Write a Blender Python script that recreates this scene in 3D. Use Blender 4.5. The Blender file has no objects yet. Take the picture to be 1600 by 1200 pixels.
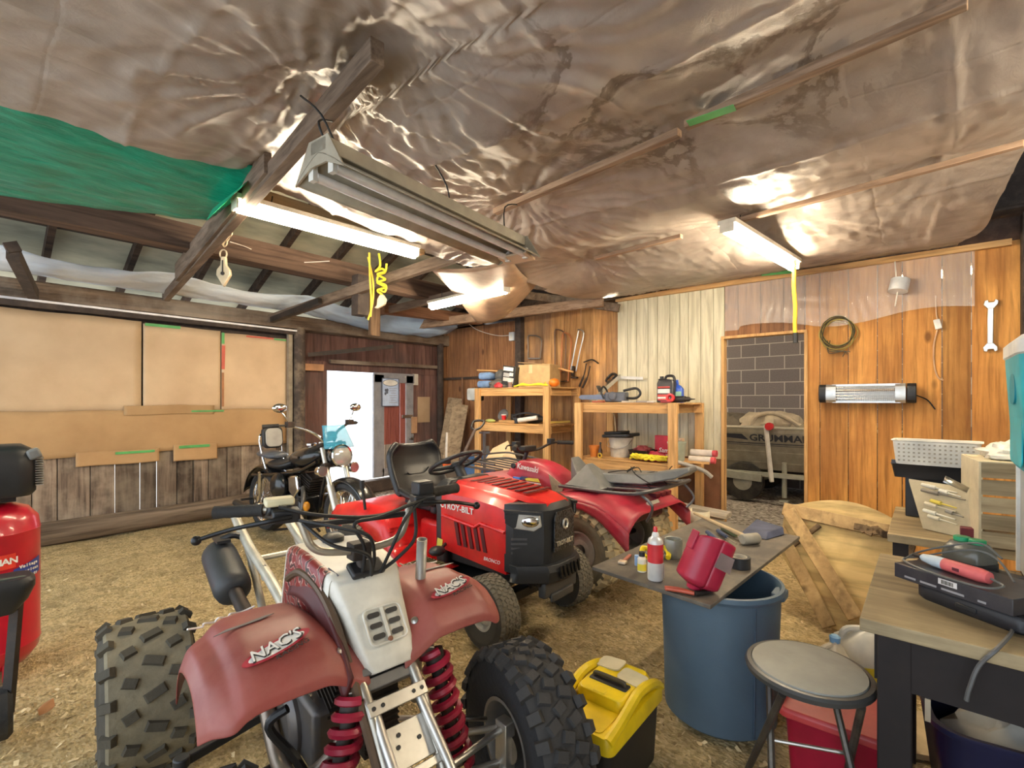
import bpy, bmesh, math, random
from mathutils import Vector, Matrix, Euler, noise
pi=math.pi; rnd=random.Random(7)
S=bpy.context.scene; C=S.collection
H=1.35; FPX=750.; HY=626.
FV=Vector((.7559,.6547,0)); RV=Vector((.6547,-.7559,0)); ZV=Vector((0,0,1)); EYE=Vector((0,0,H))
XR=5.47; YL=6.30; ZC=2.64
# ---------------------------------------------------------------- camera, sky, exposure
cd=bpy.data.cameras.new('camera'); cam=bpy.data.objects.new('camera',cd); C.objects.link(cam)
cam.location=EYE; cam.rotation_euler=(pi/2,0,math.atan2(-FV.x,FV.y))
cd.sensor_fit='HORIZONTAL'; cd.sensor_width=36; cd.lens=36*FPX/1600; cd.shift_y=26/1600; cd.clip_start=.05
S.camera=cam
S.view_settings.view_transform='Standard'; S.view_settings.look='None'; S.view_settings.gamma=1
S.view_settings.use_curve_mapping=False; S.view_settings.exposure=1.35
wd=bpy.data.worlds.new('sky'); S.world=wd; wd.use_nodes=True
bg=wd.node_tree.nodes['Background']; bg.inputs[0].default_value=(.80,.90,1,1); bg.inputs[1].default_value=1.1
sl=bpy.data.lights.new('sun','SUN'); sl.energy=2.5; sl.angle=.03; sl.color=(1,.95,.88)
sun=bpy.data.objects.new('sun',sl); C.objects.link(sun); sun.rotation_euler=(math.radians(-52),0,math.radians(12))
LAMP_E=50.
# ---------------------------------------------------------------- placing helpers
def ray(px,py): return FV+RV*((px-800)/FPX)+ZV*((HY-py)/FPX)
def D(px,py,d): return EYE+ray(px,py)*d
def G(px,py,z=0): r=ray(px,py); return EYE+r*((z-H)/r.z)
def PX(px,py,X=XR): r=ray(px,py); return EYE+r*(X/r.x)
def PY(px,py,Y=YL): r=ray(px,py); return EYE+r*(Y/r.y)
def W(l,d,z=0): return RV*l+FV*d+ZV*z
def rzf(fl,fd): w=W(fl,fd); return math.atan2(-w.x,w.y)
def LM(*a): return Matrix.Translation(Vector(a[:3]))
def RX(a): return Matrix.Rotation(math.radians(a),4,'X')
def RY(a): return Matrix.Rotation(math.radians(a),4,'Y')
def RZ(a): return Matrix.Rotation(math.radians(a),4,'Z')
def basis(o,x,y):                      # matrix from an origin, an x direction and a rough y direction
    x=Vector(x).normalized(); z=x.cross(Vector(y)).normalized(); y=z.cross(x)
    m=Matrix((x,y,z)).transposed().to_4x4(); m.translation=Vector(o); return m
# ---------------------------------------------------------------- materials
MC={}
class NT:
    def __init__(s,name):
        s.m=bpy.data.materials.new(name); s.m.use_nodes=True; s.t=s.m.node_tree; s.n=s.t.nodes
        s.p=s.n['Principled BSDF']; s.tc=s.n.new('ShaderNodeTexCoord'); s.o=s.tc.outputs['Object']
    def L(s,a,b): s.t.links.new(a,b)
    def node(s,k,**kw):
        x=s.n.new('ShaderNode'+k)
        for a,v in kw.items(): setattr(x,a,v)
        return x
    def mapd(s,sc,loc=None,src=None):
        m=s.node('Mapping'); m.inputs['Scale'].default_value=sc; s.L(src or s.o,m.inputs[0])
        if loc is not None: s.L(loc,m.inputs['Location'])
        return m.outputs[0]
    def noise(s,scale,src=None,det=4,rough=.55,dist=0):
        x=s.node('TexNoise'); x.inputs['Scale'].default_value=scale; x.inputs['Detail'].default_value=det
        x.inputs['Roughness'].default_value=rough; x.inputs['Distortion'].default_value=dist
        s.L(src or s.o,x.inputs[0]); return x.outputs[0]
    def ramp(s,fac,stops):
        x=s.node('ValToRGB'); e=x.color_ramp.elements
        while len(e)<len(stops): e.new(.5)
        for i,(p,c) in enumerate(stops):
            e[i].position=p; e[i].color=(*c,1) if len(c)==3 else c
        s.L(fac,x.inputs[0]); return x.outputs[0]
    def mix(s,fac,a,b,mode='MIX'):
        x=s.node('Mix',data_type='RGBA',blend_type=mode)
        for i,v in ((0,fac),(6,a),(7,b)):
            if isinstance(v,(int,float)): x.inputs[i].default_value=v
            elif isinstance(v,tuple): x.inputs[i].default_value=(*v,1)
            else: s.L(v,x.inputs[i])
        return x.outputs[2]
    def math(s,op,a,b=0):
        x=s.node('Math',operation=op)
        for i,v in ((0,a),(1,b)):
            if isinstance(v,(int,float)): x.inputs[i].default_value=v
            else: s.L(v,x.inputs[i])
        return x.outputs[0]
    def bump(s,h,st=.3,d=.01):
        b=s.node('Bump'); b.inputs['Strength'].default_value=st; b.inputs['Distance'].default_value=d
        s.L(h,b.inputs['Height']); s.L(b.outputs[0],s.p.inputs['Normal'])
    def tint(s):
        a=s.node('Attribute',attribute_name='tint'); return a.outputs['Fac']
    def hsvt(s,col,tint,dv=1.0):
        h=s.node('HueSaturation'); s.L(col,h.inputs['Color']); s.L(s.math('ADD',s.math('MULTIPLY',tint,dv),1.),h.inputs['Value']); return h.outputs[0]
    def base(s,c):
        if isinstance(c,tuple): s.p.inputs['Base Color'].default_value=(*c,1)
        else: s.L(c,s.p.inputs['Base Color'])
    def rgh(s,r,m=0): s.p.inputs['Roughness'].default_value=r; s.p.inputs['Metallic'].default_value=m
def M(name,col,rough=.5,metal=0,var=.18,vs=9,bump=0,bs=60,dirt=None,dc=(.25,.19,.11),ds=7,trans=0,coat=0,alpha=1):
    if name in MC: return MC[name]
    t=NT(name); n=t.noise(vs)
    c=t.ramp(n,[(.3,tuple(x*(1-var) for x in col)),(.7,tuple(min(1,x*(1+var)) for x in col))])
    if dirt: c=t.mix(t.math('MULTIPLY',t.ramp(t.noise(ds,det=8,rough=.7),[(.45,(0,0,0)),(.72,(1,1,1))]),dirt),c,dc)
    t.base(c); t.rgh(rough,metal)
    if bump: t.bump(t.noise(bs,det=5),bump)
    if trans: t.p.inputs['Transmission Weight'].default_value=trans
    if coat: t.p.inputs['Coat Weight'].default_value=coat; t.p.inputs['Coat Roughness'].default_value=.08
    if alpha<1: t.p.inputs['Alpha'].default_value=alpha
    MC[name]=t.m; return t.m
def wood(name,dk,lt,axis=2,sc=9,rough=.75,stain=None,sa=.6,knots=True,tv=.8,ss=1.6,bump=.25):
    if name in MC: return MC[name]
    t=NT(name); ti=t.tint()
    off=t.node('CombineXYZ'); 
    for i,k in enumerate((31.7,17.3,43.1)): t.L(t.math('MULTIPLY',ti,k),off.inputs[i])
    s=[sc]*3; s[axis]=sc*.09
    v=t.mapd(s,off.outputs[0]); n=t.noise(1.6,v,8,.65,.6)
    c=t.ramp(n,[(.28,dk),(.5,tuple((a+b)/2 for a,b in zip(dk,lt))),(.68,lt)])
    s2=[sc*3.2]*3; s2[axis]=sc*.16
    g=t.noise(1.5,t.mapd(s2,off.outputs[0]),5,.6)
    c=t.mix(t.ramp(g,[(.36,(.55,.55,.55)),(.52,(0,0,0))]),c,tuple(x*.5 for x in dk))
    if knots:
        k=[3.1]*3; k[axis]=1.5
        vo=t.node('TexVoronoi'); vo.inputs['Scale'].default_value=1; t.L(t.mapd(k,off.outputs[0]),vo.inputs[0])
        c=t.mix(t.ramp(vo.outputs['Distance'],[(.05,(.85,.85,.85)),(.10,(0,0,0))]),c,tuple(x*.35 for x in dk))
    if stain: c=t.mix(t.math('MULTIPLY',t.ramp(t.noise(ss,None,6,.6),[(.42,(0,0,0)),(.68,(1,1,1))]),sa),c,stain)
    c=t.hsvt(c,ti,tv); t.base(c); t.rgh(rough); t.p.inputs['Specular IOR Level'].default_value=.25; t.bump(n,bump,.006)
    MC[name]=t.m; return t.m
# ---------------------------------------------------------------- mesh builder
class B:
    def __init__(s):
        s.b=bmesh.new(); s.ly=s.b.faces.layers.float.new('tint'); s.m=Matrix(); s.t=0.
    def v(s,c): return s.b.verts.new(s.m@Vector(c))
    def f(s,vs):
        try: x=s.b.faces.new(vs); x[s.ly]=s.t; return x
        except ValueError: return None
    def box(s,c,d,R=None,tap=1):
        M0=Matrix.Translation(Vector(c))@(R.to_4x4() if R is not None else Matrix())
        a=[s.v(M0@Vector((x*d[0]/2*(tap if z>0 else 1),y*d[1]/2*(tap if z>0 else 1),z*d[2]/2))) for z in(-1,1) for x,y in((-1,-1),(1,-1),(1,1),(-1,1))]
        for q in((3,2,1,0),(4,5,6,7),(0,1,5,4),(1,2,6,5),(2,3,7,6),(3,0,4,7)): s.f([a[i] for i in q])
        return s
    def bar(s,p,q,w,h,up=(0,0,1)):
        p=Vector(p);q=Vector(q);d=q-p
        m=basis((p+q)/2,d,Vector(up).cross(d) if d.normalized().cross(Vector(up)).length>1e-3 else (0,1,0))
        return s.box((0,0,0),(0,0,0)) if d.length==0 else s._mb(m,(d.length,w,h))
    def _mb(s,m,d):
        o=s.m; s.m=o@m; s.box((0,0,0),d); s.m=o; return s
    def loft(s,rings,caps=True,close=True,cyc=False):
        R=[[s.v(p) for p in r] for r in rings]; n=len(R[0])
        for i in range(len(R)-(0 if cyc else 1)):
            a,b=R[i],R[(i+1)%len(R)]
            for j in range(n if close else n-1): s.f([a[j],a[(j+1)%n],b[(j+1)%n],b[j]])
        if caps and not cyc: s.f(R[0][::-1]); s.f(R[-1])
        return s
    def tube(s,pts,r,n=8,closed=False,caps=True,sy=1):
        pts=[Vector(p) for p in pts]; rr=r if isinstance(r,(list,tuple)) else [r]*len(pts)
        k=len(pts); rings=[]; u=None
        for i in range(k):
            if closed: d=pts[(i+1)%k]-pts[i-1]
            else: d=pts[min(i+1,k-1)]-pts[max(i-1,0)]
            d.normalize()
            if u is None:
                u=d.orthogonal().normalized() if sy==1 else (ZV-d*ZV.dot(d)).normalized()
            u=(u-d*u.dot(d)); u=u.normalized() if u.length>1e-6 else d.orthogonal().normalized()
            w=d.cross(u)
            rings.append([pts[i]+(u*math.cos(2*pi*j/n)*sy+w*math.sin(2*pi*j/n))*rr[i] for j in range(n)])
        return s.loft(rings,caps,True,closed)
    def lathe(s,prof,n=24,m=None,caps=True):
        o=s.m
        if m is not None: s.m=o@m
        s.loft([[(r*math.cos(2*pi*j/n),r*math.sin(2*pi*j/n),z) for j in range(n)] for r,z in prof],caps)
        s.m=o; return s
    def prism(s,poly,h,m=None,z0=0):
        o=s.m
        if m is not None: s.m=o@m
        s.loft([[(x,y,z0) for x,y in poly],[(x,y,z0+h) for x,y in poly]]); s.m=o; return s
    def ball(s,c,r,n=14,k=8):
        r=r if isinstance(r,(tuple,list)) else (r,r,r); c=Vector(c)
        return s.loft([[c+Vector((r[0]*math.sin(a)*math.cos(2*pi*j/n),r[1]*math.sin(a)*math.sin(2*pi*j/n),-r[2]*math.cos(a))) for j in range(n)] for a in [pi*(i+.06)/(k+.12) for i in range(k+1)]])
    def surf(s,fn,nu,nv):
        g=[[s.v(fn(i/nu,j/nv)) for j in range(nv+1)] for i in range(nu+1)]
        for i in range(nu):
            for j in range(nv): s.f([g[i][j],g[i+1][j],g[i+1][j+1],g[i][j+1]])
        return s
    def build(s,name,mat,parent=None,bev=0,sub=0,solid=0,ang=40,seg=2,smooth=True,kind=None,label=None,off=-1):
        bmesh.ops.recalc_face_normals(s.b,faces=s.b.faces) if not solid else None
        me=bpy.data.meshes.new(name); s.b.to_mesh(me); s.b.free(); me.materials.append(mat)
        if smooth:
            me.polygons.foreach_set('use_smooth',[True]*len(me.polygons)); me.set_sharp_from_angle(angle=math.radians(ang))
        o=bpy.data.objects.new(name,me); C.objects.link(o)
        if parent is not None: o.parent=parent
        if solid: 
            q=o.modifiers.new('thick','SOLIDIFY'); q.thickness=solid; q.offset=off
        if bev:
            q=o.modifiers.new('bevel','BEVEL'); q.width=bev; q.segments=seg; q.limit_method='ANGLE'; q.angle_limit=math.radians(35)
        if sub:
            q=o.modifiers.new('sub','SUBSURF'); q.levels=sub; q.render_levels=sub
        if kind: o['kind']=kind
        if label: o['label']=label
        return o
def spl(pts,n=6,closed=False):
    P=[Vector(p) for p in pts]; k=len(P); out=[]
    for i in range(k if closed else k-1):
        a,b,c,d=(P[(i-1)%k],P[i],P[(i+1)%k],P[(i+2)%k]) if closed else (P[max(i-1,0)],P[i],P[i+1],P[min(i+2,k-1)])
        for j in range(n):
            t=j/n; out.append(.5*((2*b)+(c-a)*t+(2*a-5*b+4*c-d)*t*t+(3*b-a-3*c+d)*t**3))
    if not closed: out.append(P[-1])
    return out
def rrect(w,h,r,n=5,cx=0,cy=0):
    o=[]
    for k,(sx,sy) in enumerate(((1,1),(-1,1),(-1,-1),(1,-1))):
        for i in range(n+1):
            a=pi/2*(k+i/n); o.append((cx+sx*(w/2-r)+r*math.cos(a),cy+sy*(h/2-r)+r*math.sin(a)))
    return o
def tag(o,label,cat,group=None,kind=None):
    o['label']=label; o['category']=cat
    if group: o['group']=group
    if kind: o['kind']=kind
    return o
def T(name,label,cat,loc=(0,0,0),rz=0,group=None):
    o=bpy.data.objects.new(name,None); C.objects.link(o); o.location=Vector(loc); o.rotation_euler=(0,0,rz); o.empty_display_size=.1
    return tag(o,label,cat,group)
def text(s,size,mat,parent,m,name='lettering',ext=.0008,shear=0,bold=0,sx=1):
    cu=bpy.data.curves.new(name,'FONT'); cu.body=s; cu.size=size; cu.extrude=ext; cu.shear=shear; cu.offset=bold
    cu.align_x='CENTER'; cu.align_y='CENTER'; cu.resolution_u=2
    o=bpy.data.objects.new('t',cu); C.objects.link(o)
    me=bpy.data.meshes.new_from_object(o.evaluated_get(bpy.context.evaluated_depsgraph_get())); bpy.data.objects.remove(o)
    me.transform(m@Matrix.Diagonal((sx,1,1,1))); me.materials.clear(); me.materials.append(mat); me.name=name
    q=bpy.data.objects.new(name,me); C.objects.link(q); q.parent=parent; return q
def dup(o,loc,rz,label=None,group=None):
    r=o.copy(); C.objects.link(r); r.location=Vector(loc); r.rotation_euler=(0,0,rz)
    if label: r['label']=label
    if group: r['group']=group
    for ch in list(o.children):
        c=ch.copy(); C.objects.link(c); c.parent=r
        for g in ch.children:
            d=g.copy(); C.objects.link(d); d.parent=c
    return r
# ================================================================ materials shared
black_plastic=M('black_plastic',(.018,.018,.02),.42,bump=.05,bs=200)
rubber=M('rubber',(.022,.021,.02),.8,bump=.25,bs=60,dirt=.35,dc=(.12,.10,.07),ds=9)
steel=M('steel',(.55,.54,.52),.32,1,dirt=.2)
chrome=M('chrome',(.75,.75,.75),.12,1)
alum=M('brushed_aluminium',(.62,.60,.56),.38,.9,dirt=.25,dc=(.2,.17,.13))
iron=M('dark_iron',(.045,.038,.034),.6,.6,dirt=.4,dc=(.14,.08,.05))
white_paint=M('white_paint',(.78,.77,.73),.5)
oldblack=M('sooty_timber',(.05,.036,.03),.85,dirt=.5,dc=(.17,.12,.09),bump=.4,bs=20)
pine=wood('pine_lumber',(.50,.27,.10),(.74,.47,.21),0,9,.6,tv=.5)
pineY=wood('pine_lumber_y',(.50,.27,.10),(.74,.47,.21),1,9,.6,tv=.5)
pineZ=wood('pine_lumber_z',(.50,.27,.10),(.74,.47,.21),2,9,.6,tv=.5)
tie_wood=wood('tie_beam_wood',(.12,.08,.055),(.30,.22,.16),1,7,.8,knots=False)
batten=wood('batten_wood',(.26,.16,.10),(.46,.32,.22),1,8,.8,knots=False)
rafter_wood=wood('rafter_wood',(.03,.02,.015),(.12,.075,.05),0,6,.85,knots=False,bump=.3)
yellow=M('yellow_plastic',(.85,.62,.01),.4,dirt=.2,dc=(.4,.25,.05))
redp=M('red_paint',(.62,.02,.025),.28,coat=.5)
blackpaint=M('black_paint',(.012,.012,.013),.25,coat=.4)
grn_tape=M('green_tape',(.10,.42,.12),.5); red_tape=M('red_tape',(.62,.10,.06),.5)
# ================================================================ floor
def floor_z(x,y): return .018*noise.noise(Vector((x*1.3,y*1.3,3)))+.008*noise.noise(Vector((x*5,y*5,1)))-.012
t=NT('dirt_and_chips')
big=t.noise(1.1,det=6); fine=t.noise(24,det=8,rough=.8)
vo=t.node('TexVoronoi'); vo.inputs['Scale'].default_value=105; t.L(t.mapd((1,.6,1)),vo.inputs[0])
chip=t.ramp(vo.outputs['Color'],[(.15,(.36,.26,.125)),(.5,(.74,.56,.28)),(.9,(.95,.79,.48))])
c=t.mix(.55,t.ramp(fine,[(.37,(.22,.15,.07)),(.47,(.70,.53,.26)),(.66,(.92,.75,.43))]),chip)
mid=t.noise(6,det=8,rough=.7,dist=.5); c=t.mix(t.ramp(mid,[(.47,(0,0,0)),(.66,(.50,.50,.50))]),c,(.17,.115,.055))
c=t.mix(t.ramp(big,[(.46,(0,0,0)),(.66,(.55,.55,.55))]),c,t.mix(.45,c,(.26,.18,.09)))
# pale gravel by the door
sx=t.node('SeparateXYZ'); t.L(t.o,sx.inputs[0])
gx=t.math('SUBTRACT',sx.outputs[0],3.9); gy=t.math('SUBTRACT',sx.outputs[1],5.9)
dd=t.math('ADD',t.math('MULTIPLY',gx,gx),t.math('MULTIPLY',gy,gy))
mask=t.ramp(t.math('ADD',t.math('MULTIPLY',dd,.22),t.math('MULTIPLY',big,.3)),[(.35,(1,1,1)),(.75,(0,0,0))])
vg=t.node('TexVoronoi'); vg.inputs['Scale'].default_value=34; t.L(t.o,vg.inputs[0])
grav=t.ramp(vg.outputs['Color'],[(.2,(.22,.19,.16)),(.55,(.48,.43,.37)),(.9,(.72,.67,.60))])
mx=t.ramp(t.math('MULTIPLY',sx.outputs[0],.1),[(.535,(0,0,0)),(.56,(1,1,1))])
c=t.mix(t.math('MAXIMUM',mask,mx),c,grav)
t.base(c); t.rgh(.95); t.p.inputs['Specular IOR Level'].default_value=.1
t.bump(t.math('ADD',t.math('ADD',t.math('MULTIPLY',vo.outputs['Distance'],.6),fine),t.math('MULTIPLY',mid,1.2)),.9,.025); dirt_mat=t.m
b=B(); b.surf(lambda u,v:(-2.2+7.75*u,-2.5+8.95*v,floor_z(-2.2+7.75*u,-2.5+8.95*v)),110,120)
b.build('floor',dirt_mat,kind='structure',ang=180)
b=B(); b.surf(lambda u,v:(5.55+3.4*u,-2.5+8.95*v,-.015),10,10); b.build('floor_boat_bay',dirt_mat,kind='structure')
# wood chips lying on the dirt
b=B()
for i in range(15000):
    x=rnd.uniform(.1,5.2); y=rnd.uniform(-.2,6.0)
    if rnd.random()<.25: x*=.6; y*=.6
    l=rnd.uniform(.004,.017); w=l*rnd.uniform(.2,.6); b.t=rnd.uniform(-.5,.5); z=floor_z(x,y)+.003
    q=LM(x,y,z)@Euler((rnd.uniform(-.5,.5),rnd.uniform(-.5,.5),rnd.uniform(0,6.3))).to_matrix().to_4x4()
    b.f([b.v(q@Vector(p)) for p in((-l,-w,0),(l,-w*.6,0),(l*.8,w,0),(-l*.9,w*.7,0))])
t=NT('chip_wood'); ti=t.tint(); cc=t.ramp(t.math('ADD',ti,.5),[(0,(.26,.17,.07)),(.5,(.60,.44,.22)),(1,(.86,.70,.42))]); t.base(cc); t.rgh(.9)
tag(b.build('wood_chips',t.m,smooth=False),'pale wood chips and shavings strewn over the dirt floor','wood chips',kind='stuff')
# ================================================================ board walls
def planks(b,fn,u0,u1,z0,z1,wmin,wmax,th,jit=.006,tint=.35):
    """vertical boards between u0,u1; fn(u,depth,z)->point"""
    u=u0
    while u<u1-1e-4:
        w=min(rnd.uniform(wmin,wmax),u1-u)
        if u1-(u+w)<wmin*.5: w=u1-u
        b.t=rnd.uniform(-tint,tint); j=rnd.uniform(-jit,jit); g=.003
        pts=[]
        for z in(z0,z1):
            for uu,dp in((u+g,j),(u+w-g,j),(u+w-g,-th),(u+g,-th)): pts.append(b.v(fn(uu,dp,z)))
        for q in((3,2,1,0),(4,5,6,7),(0,1,5,4),(1,2,6,5),(2,3,7,6),(3,0,4,7)): b.f([pts[i] for i in q])
        u+=w
fR=lambda u,dp,z:(XR-dp,u,z)
orange=wood('orange_boards',(.42,.165,.035),(.78,.40,.11),2,6.5,.6,stain=(.28,.115,.04),sa=.6,tv=.75,ss=1.4)
brownb=wood('brown_boards',(.24,.10,.045),(.50,.25,.11),2,9,.7,stain=(.14,.075,.05),sa=.7,tv=.6,ss=1.1)
b=B(); planks(b,fR,-.56,.915,0,2.62,.17,.32,.02); b.build('wall_right',orange,kind='structure',bev=.002)
b=B(); planks(b,fR,.915,1.675,2.02,2.62,.16,.26,.02); b.build('wall_right_header',brownb,kind='structure',bev=.002)
b=B(); planks(b,fR,2.97,4.50,0,2.58,.13,.22,.02); b.build('wall_right_shelf_bay',wood('honey_boards',(.36,.17,.06),(.66,.38,.15),2,8,.65,stain=(.22,.14,.10),sa=.75,tv=.7,ss=1.3),kind='structure',bev=.002)
b=B(); planks(b,fR,4.50,6.30,0,2.55,.09,.12,.02,.002,.14); b.build('wall_right_far',brownb,kind='structure',bev=.002)
# cream grooved panel with brown lower half
t=NT('cream_panel'); n=t.noise(1.5,t.mapd((14,14,1.2)),6,.6,.8)
t.base(t.ramp(n,[(.35,(.50,.46,.32)),(.6,(.70,.66,.49))])); t.rgh(.45); t.bump(n,.15,.003); cream=t.m
b=B(); 
us=[1.675,1.79,1.93,2.07,2.17,2.29,2.44,2.56,2.71,2.83,2.97]
for a,c2 in zip(us,us[1:]): b.box((XR+.006,(a+c2)/2,1.66),(.012,c2-a-.006,1.90)) 
b.box((XR+.015,2.32,1.66),(.006,1.29,1.9)); b.build('wall_right_cream_panel',cream,kind='structure',bev=.0015)
b=B(); b.box((XR+.008,2.32,.35),(.02,1.29,.72)); b.build('wall_right_lower_panel',M('brown_hardboard',(.20,.085,.04),.6,var=.3,vs=4,dirt=.5,dc=(.30,.17,.09)),kind='structure')
# timbers of the right wall
b=B(); b.box((XR-.045,4.55,1.3),(.09,.11,2.6)); b.build('trim_1',oldblack,kind='structure',bev=.004)
b=B(); b.box((XR-.02,5.45,1.72),(.05,1.7,.035)); b.build('trim_2',oldblack,kind='structure')
b=B(); b.box((XR+.03,.905,1.01),(.10,.03,2.02)); b.box((XR+.03,1.69,1.01),(.10,.03,2.02)); b.box((XR+.03,1.30,2.035),(.10,.81,.03)); b.build('trim_3',pineZ,kind='structure',bev=.003)
b=B(); b.box((XR-.05,-.60,1.4),(.14,.10,2.8)); b.build('trim_4',oldblack,kind='structure',bev=.005)
b=B(); planks(b,lambda u,dp,z:(XR+.1-dp,u,z),-2.5,-.65,0,2.7,.2,.3,.02); b.build('wall_right_end',M('pale_board',(.50,.50,.46),.7,dirt=.5),kind='structure')
b=B(); b.bar((XR-.03,-.5,2.60),(XR-.03,2.97,2.62),.05,.05); b.build('trim_5',pineY,kind='structure')
# ---------------- block wall of the boat bay
t=NT('block_wall'); br=t.node('TexBrick'); br.offset=.5
sp=t.node('SeparateXYZ'); t.L(t.o,sp.inputs[0]); cb=t.node('CombineXYZ'); t.L(sp.outputs[1],cb.inputs[0]); t.L(sp.outputs[2],cb.inputs[1]); t.L(cb.outputs[0],br.inputs[0])
for k,v in (('Scale',1),('Mortar Size',.007),('Brick Width',.42),('Row Height',.205),('Bias',0)): br.inputs[k].default_value=v
br.inputs['Color1'].default_value=(.20,.185,.205,1); br.inputs['Color2'].default_value=(.25,.23,.245,1); br.inputs['Mortar'].default_value=(.72,.70,.68,1)
t.base(t.mix(.25,br.outputs[0],t.ramp(t.noise(60),[(.3,(.12,.11,.12)),(.7,(.35,.33,.34))]))); t.rgh(.9); t.bump(t.noise(120),.3,.004)
b=B(); b.box((8.5,2.0,1.4),(.2,9,2.8)); b.build('wall_boat_bay',t.m,kind='structure')
b=B(); b.box((7.0,-2.5,1.4),(3.2,.1,2.8)); b.box((7.0,6.4,1.4),(3.2,.1,2.8)); b.build('wall_boat_bay_ends',oldblack,kind='structure')
# ================================================================ left wall: old boards, log sill, lintels, posts
fL=lambda u,dp,z:(u,YL-dp,z)
oldb=wood('weathered_boards',(.05,.032,.024),(.30,.22,.16),2,6,.85,stain=(.42,.34,.25),sa=.55,knots=False,tv=.7,ss=4.5)
b=B(); planks(b,fL,-.6,2.90,.12,.80,.13,.24,.02,.008,.5); b.build('wall_left',oldb,kind='structure',bev=.003)
b=B(); b.box((.15,YL+.045,.45),(1.7,.02,.9)); b.box((2.25,YL+.045,.45),(1.5,.02,.9)); b.box((1.15,YL+.05,1.55),(3.6,.04,1.6)); b.build('wall_left_backing',oldblack,kind='structure')  # lower pieces are backing added to stop light leaking through board gaps
logm=wood('log_sill',(.09,.06,.04),(.32,.24,.17),0,5,.9,knots=False)
b=B(); b.tube([(-.7,6.24,.09),(.4,6.23,.10),(1.5,6.25,.10),(2.3,6.24,.11),(3.0,6.26,.12)],[.10,.115,.105,.11,.10],12); b.build('baseboard_left',logm,kind='structure')
rough=wood('rough_beam',(.055,.035,.025),(.26,.18,.12),0,6,.85,stain=(.46,.40,.33),sa=.5,knots=False,ss=2.4)
b=B(); b.box((2.2,6.25,2.36),(6.8,.20,.17)); b.build('trim_6',rough,kind='structure',bev=.01)   # wall plate
b=B(); b.tube([(2.92,6.20,0),(2.92,6.20,2.3)],.07,12); b.build('trim_7',M('pole_bark',(.07,.05,.04),.8,dirt=.8,dc=(.36,.27,.18),ds=5,bump=.5,bs=14),kind='structure')
b=B(); b.box((2.81,6.24,1.35),(.05,.06,1.9)); b.build('trim_8',M('grey_jamb',(.35,.29,.21),.8,dirt=.6,dc=(.1,.07,.05)),kind='structure')
b=B(); planks(b,fL,3.0,3.36,.15,1.80,.2,.36,.02); b.box((4.2,YL+.01,1.83),(2.5,.04,.12)); b.box((4.2,YL+.06,2.1),(2.6,.03,.5))
planks(b,fL,4.80,5.47,.15,1.80,.2,.36,.02); b.build('wall_left_door_bay',wood('hazy_red_boards',(.105,.05,.045),(.29,.16,.13),2,6,.85,stain=(.10,.08,.08),sa=.7,knots=False),kind='structure',bev=.003)  # red boards lightened and dulled: the doorway haze is in their colour
b=B(); b.bar((3.35,6.22,1.89),(5.3,6.22,1.91),.05,.05); b.build('trim_9',rough,kind='structure')
b=B(); b.box((4.2,6.22,.09),(2.5,.16,.17)); b.build('trim_10',oldblack,kind='structure',bev=.01)
b=B(); b.tube([(5.30,6.18,0),(5.30,6.18,2.3)],.055,10); b.build('trim_11',oldblack,kind='structure')
# door leaf (closed half), frame of grey stiles, red boards, bleached foot
dm=M('backlit_stile',(.27,.27,.30),.75,dirt=.5,dc=(.38,.36,.34),bump=.3,bs=25)  # grey lifted towards blue to paint in the backlight on the stiles
dr=T('door_1','','',(4.06,6.26,.2)); del dr['label']; del dr['category']; dr['kind']='structure'
b=B(); b.box((.09,0,.77),(.18,.04,1.55)); b.box((.66,0,.77),(.14,.04,1.55)); b.box((.38,0,1.50),(.74,.04,.15)); b.box((.38,0,.06),(.46,.04,.12)); b.build('door_frame',dm,dr,bev=.004)
b=B()
for i,x in enumerate((.24,.335,.43,.535)): b.t=rnd.uniform(-.2,.2); b.box((x,.006,.96),(.09,.02,.96))
b.build('red_board',wood('red_boards',(.24,.06,.05),(.42,.14,.11),2,8,.7,knots=False),dr)
b=B()
for i,x in enumerate((.24,.335,.43,.535)): b.t=rnd.uniform(-.2,.2); b.box((x,.006,.30),(.09,.02,.36))
b.build('bleached_board',wood('bleached_boards',(.30,.26,.22),(.62,.56,.50),2,9,.8,knots=False),dr)
b=B(); b.box((.60,-.03,.90),(.20,.02,.05)); b.box((.66,-.04,.55),(.05,.04,.03)); b.box((.70,-.04,.57),(.02,.04,.09)); b.build('latch',steel,dr,bev=.003)
# outside ground seen through the doorway
b=B(); b.surf(lambda u,v:(-8+26*u,6.42+14*v,.02),8,8); b.build('ground_outside',M('pale_gravel_yard',(.55,.52,.48),.95,bump=.5,bs=30),kind='structure')
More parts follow.
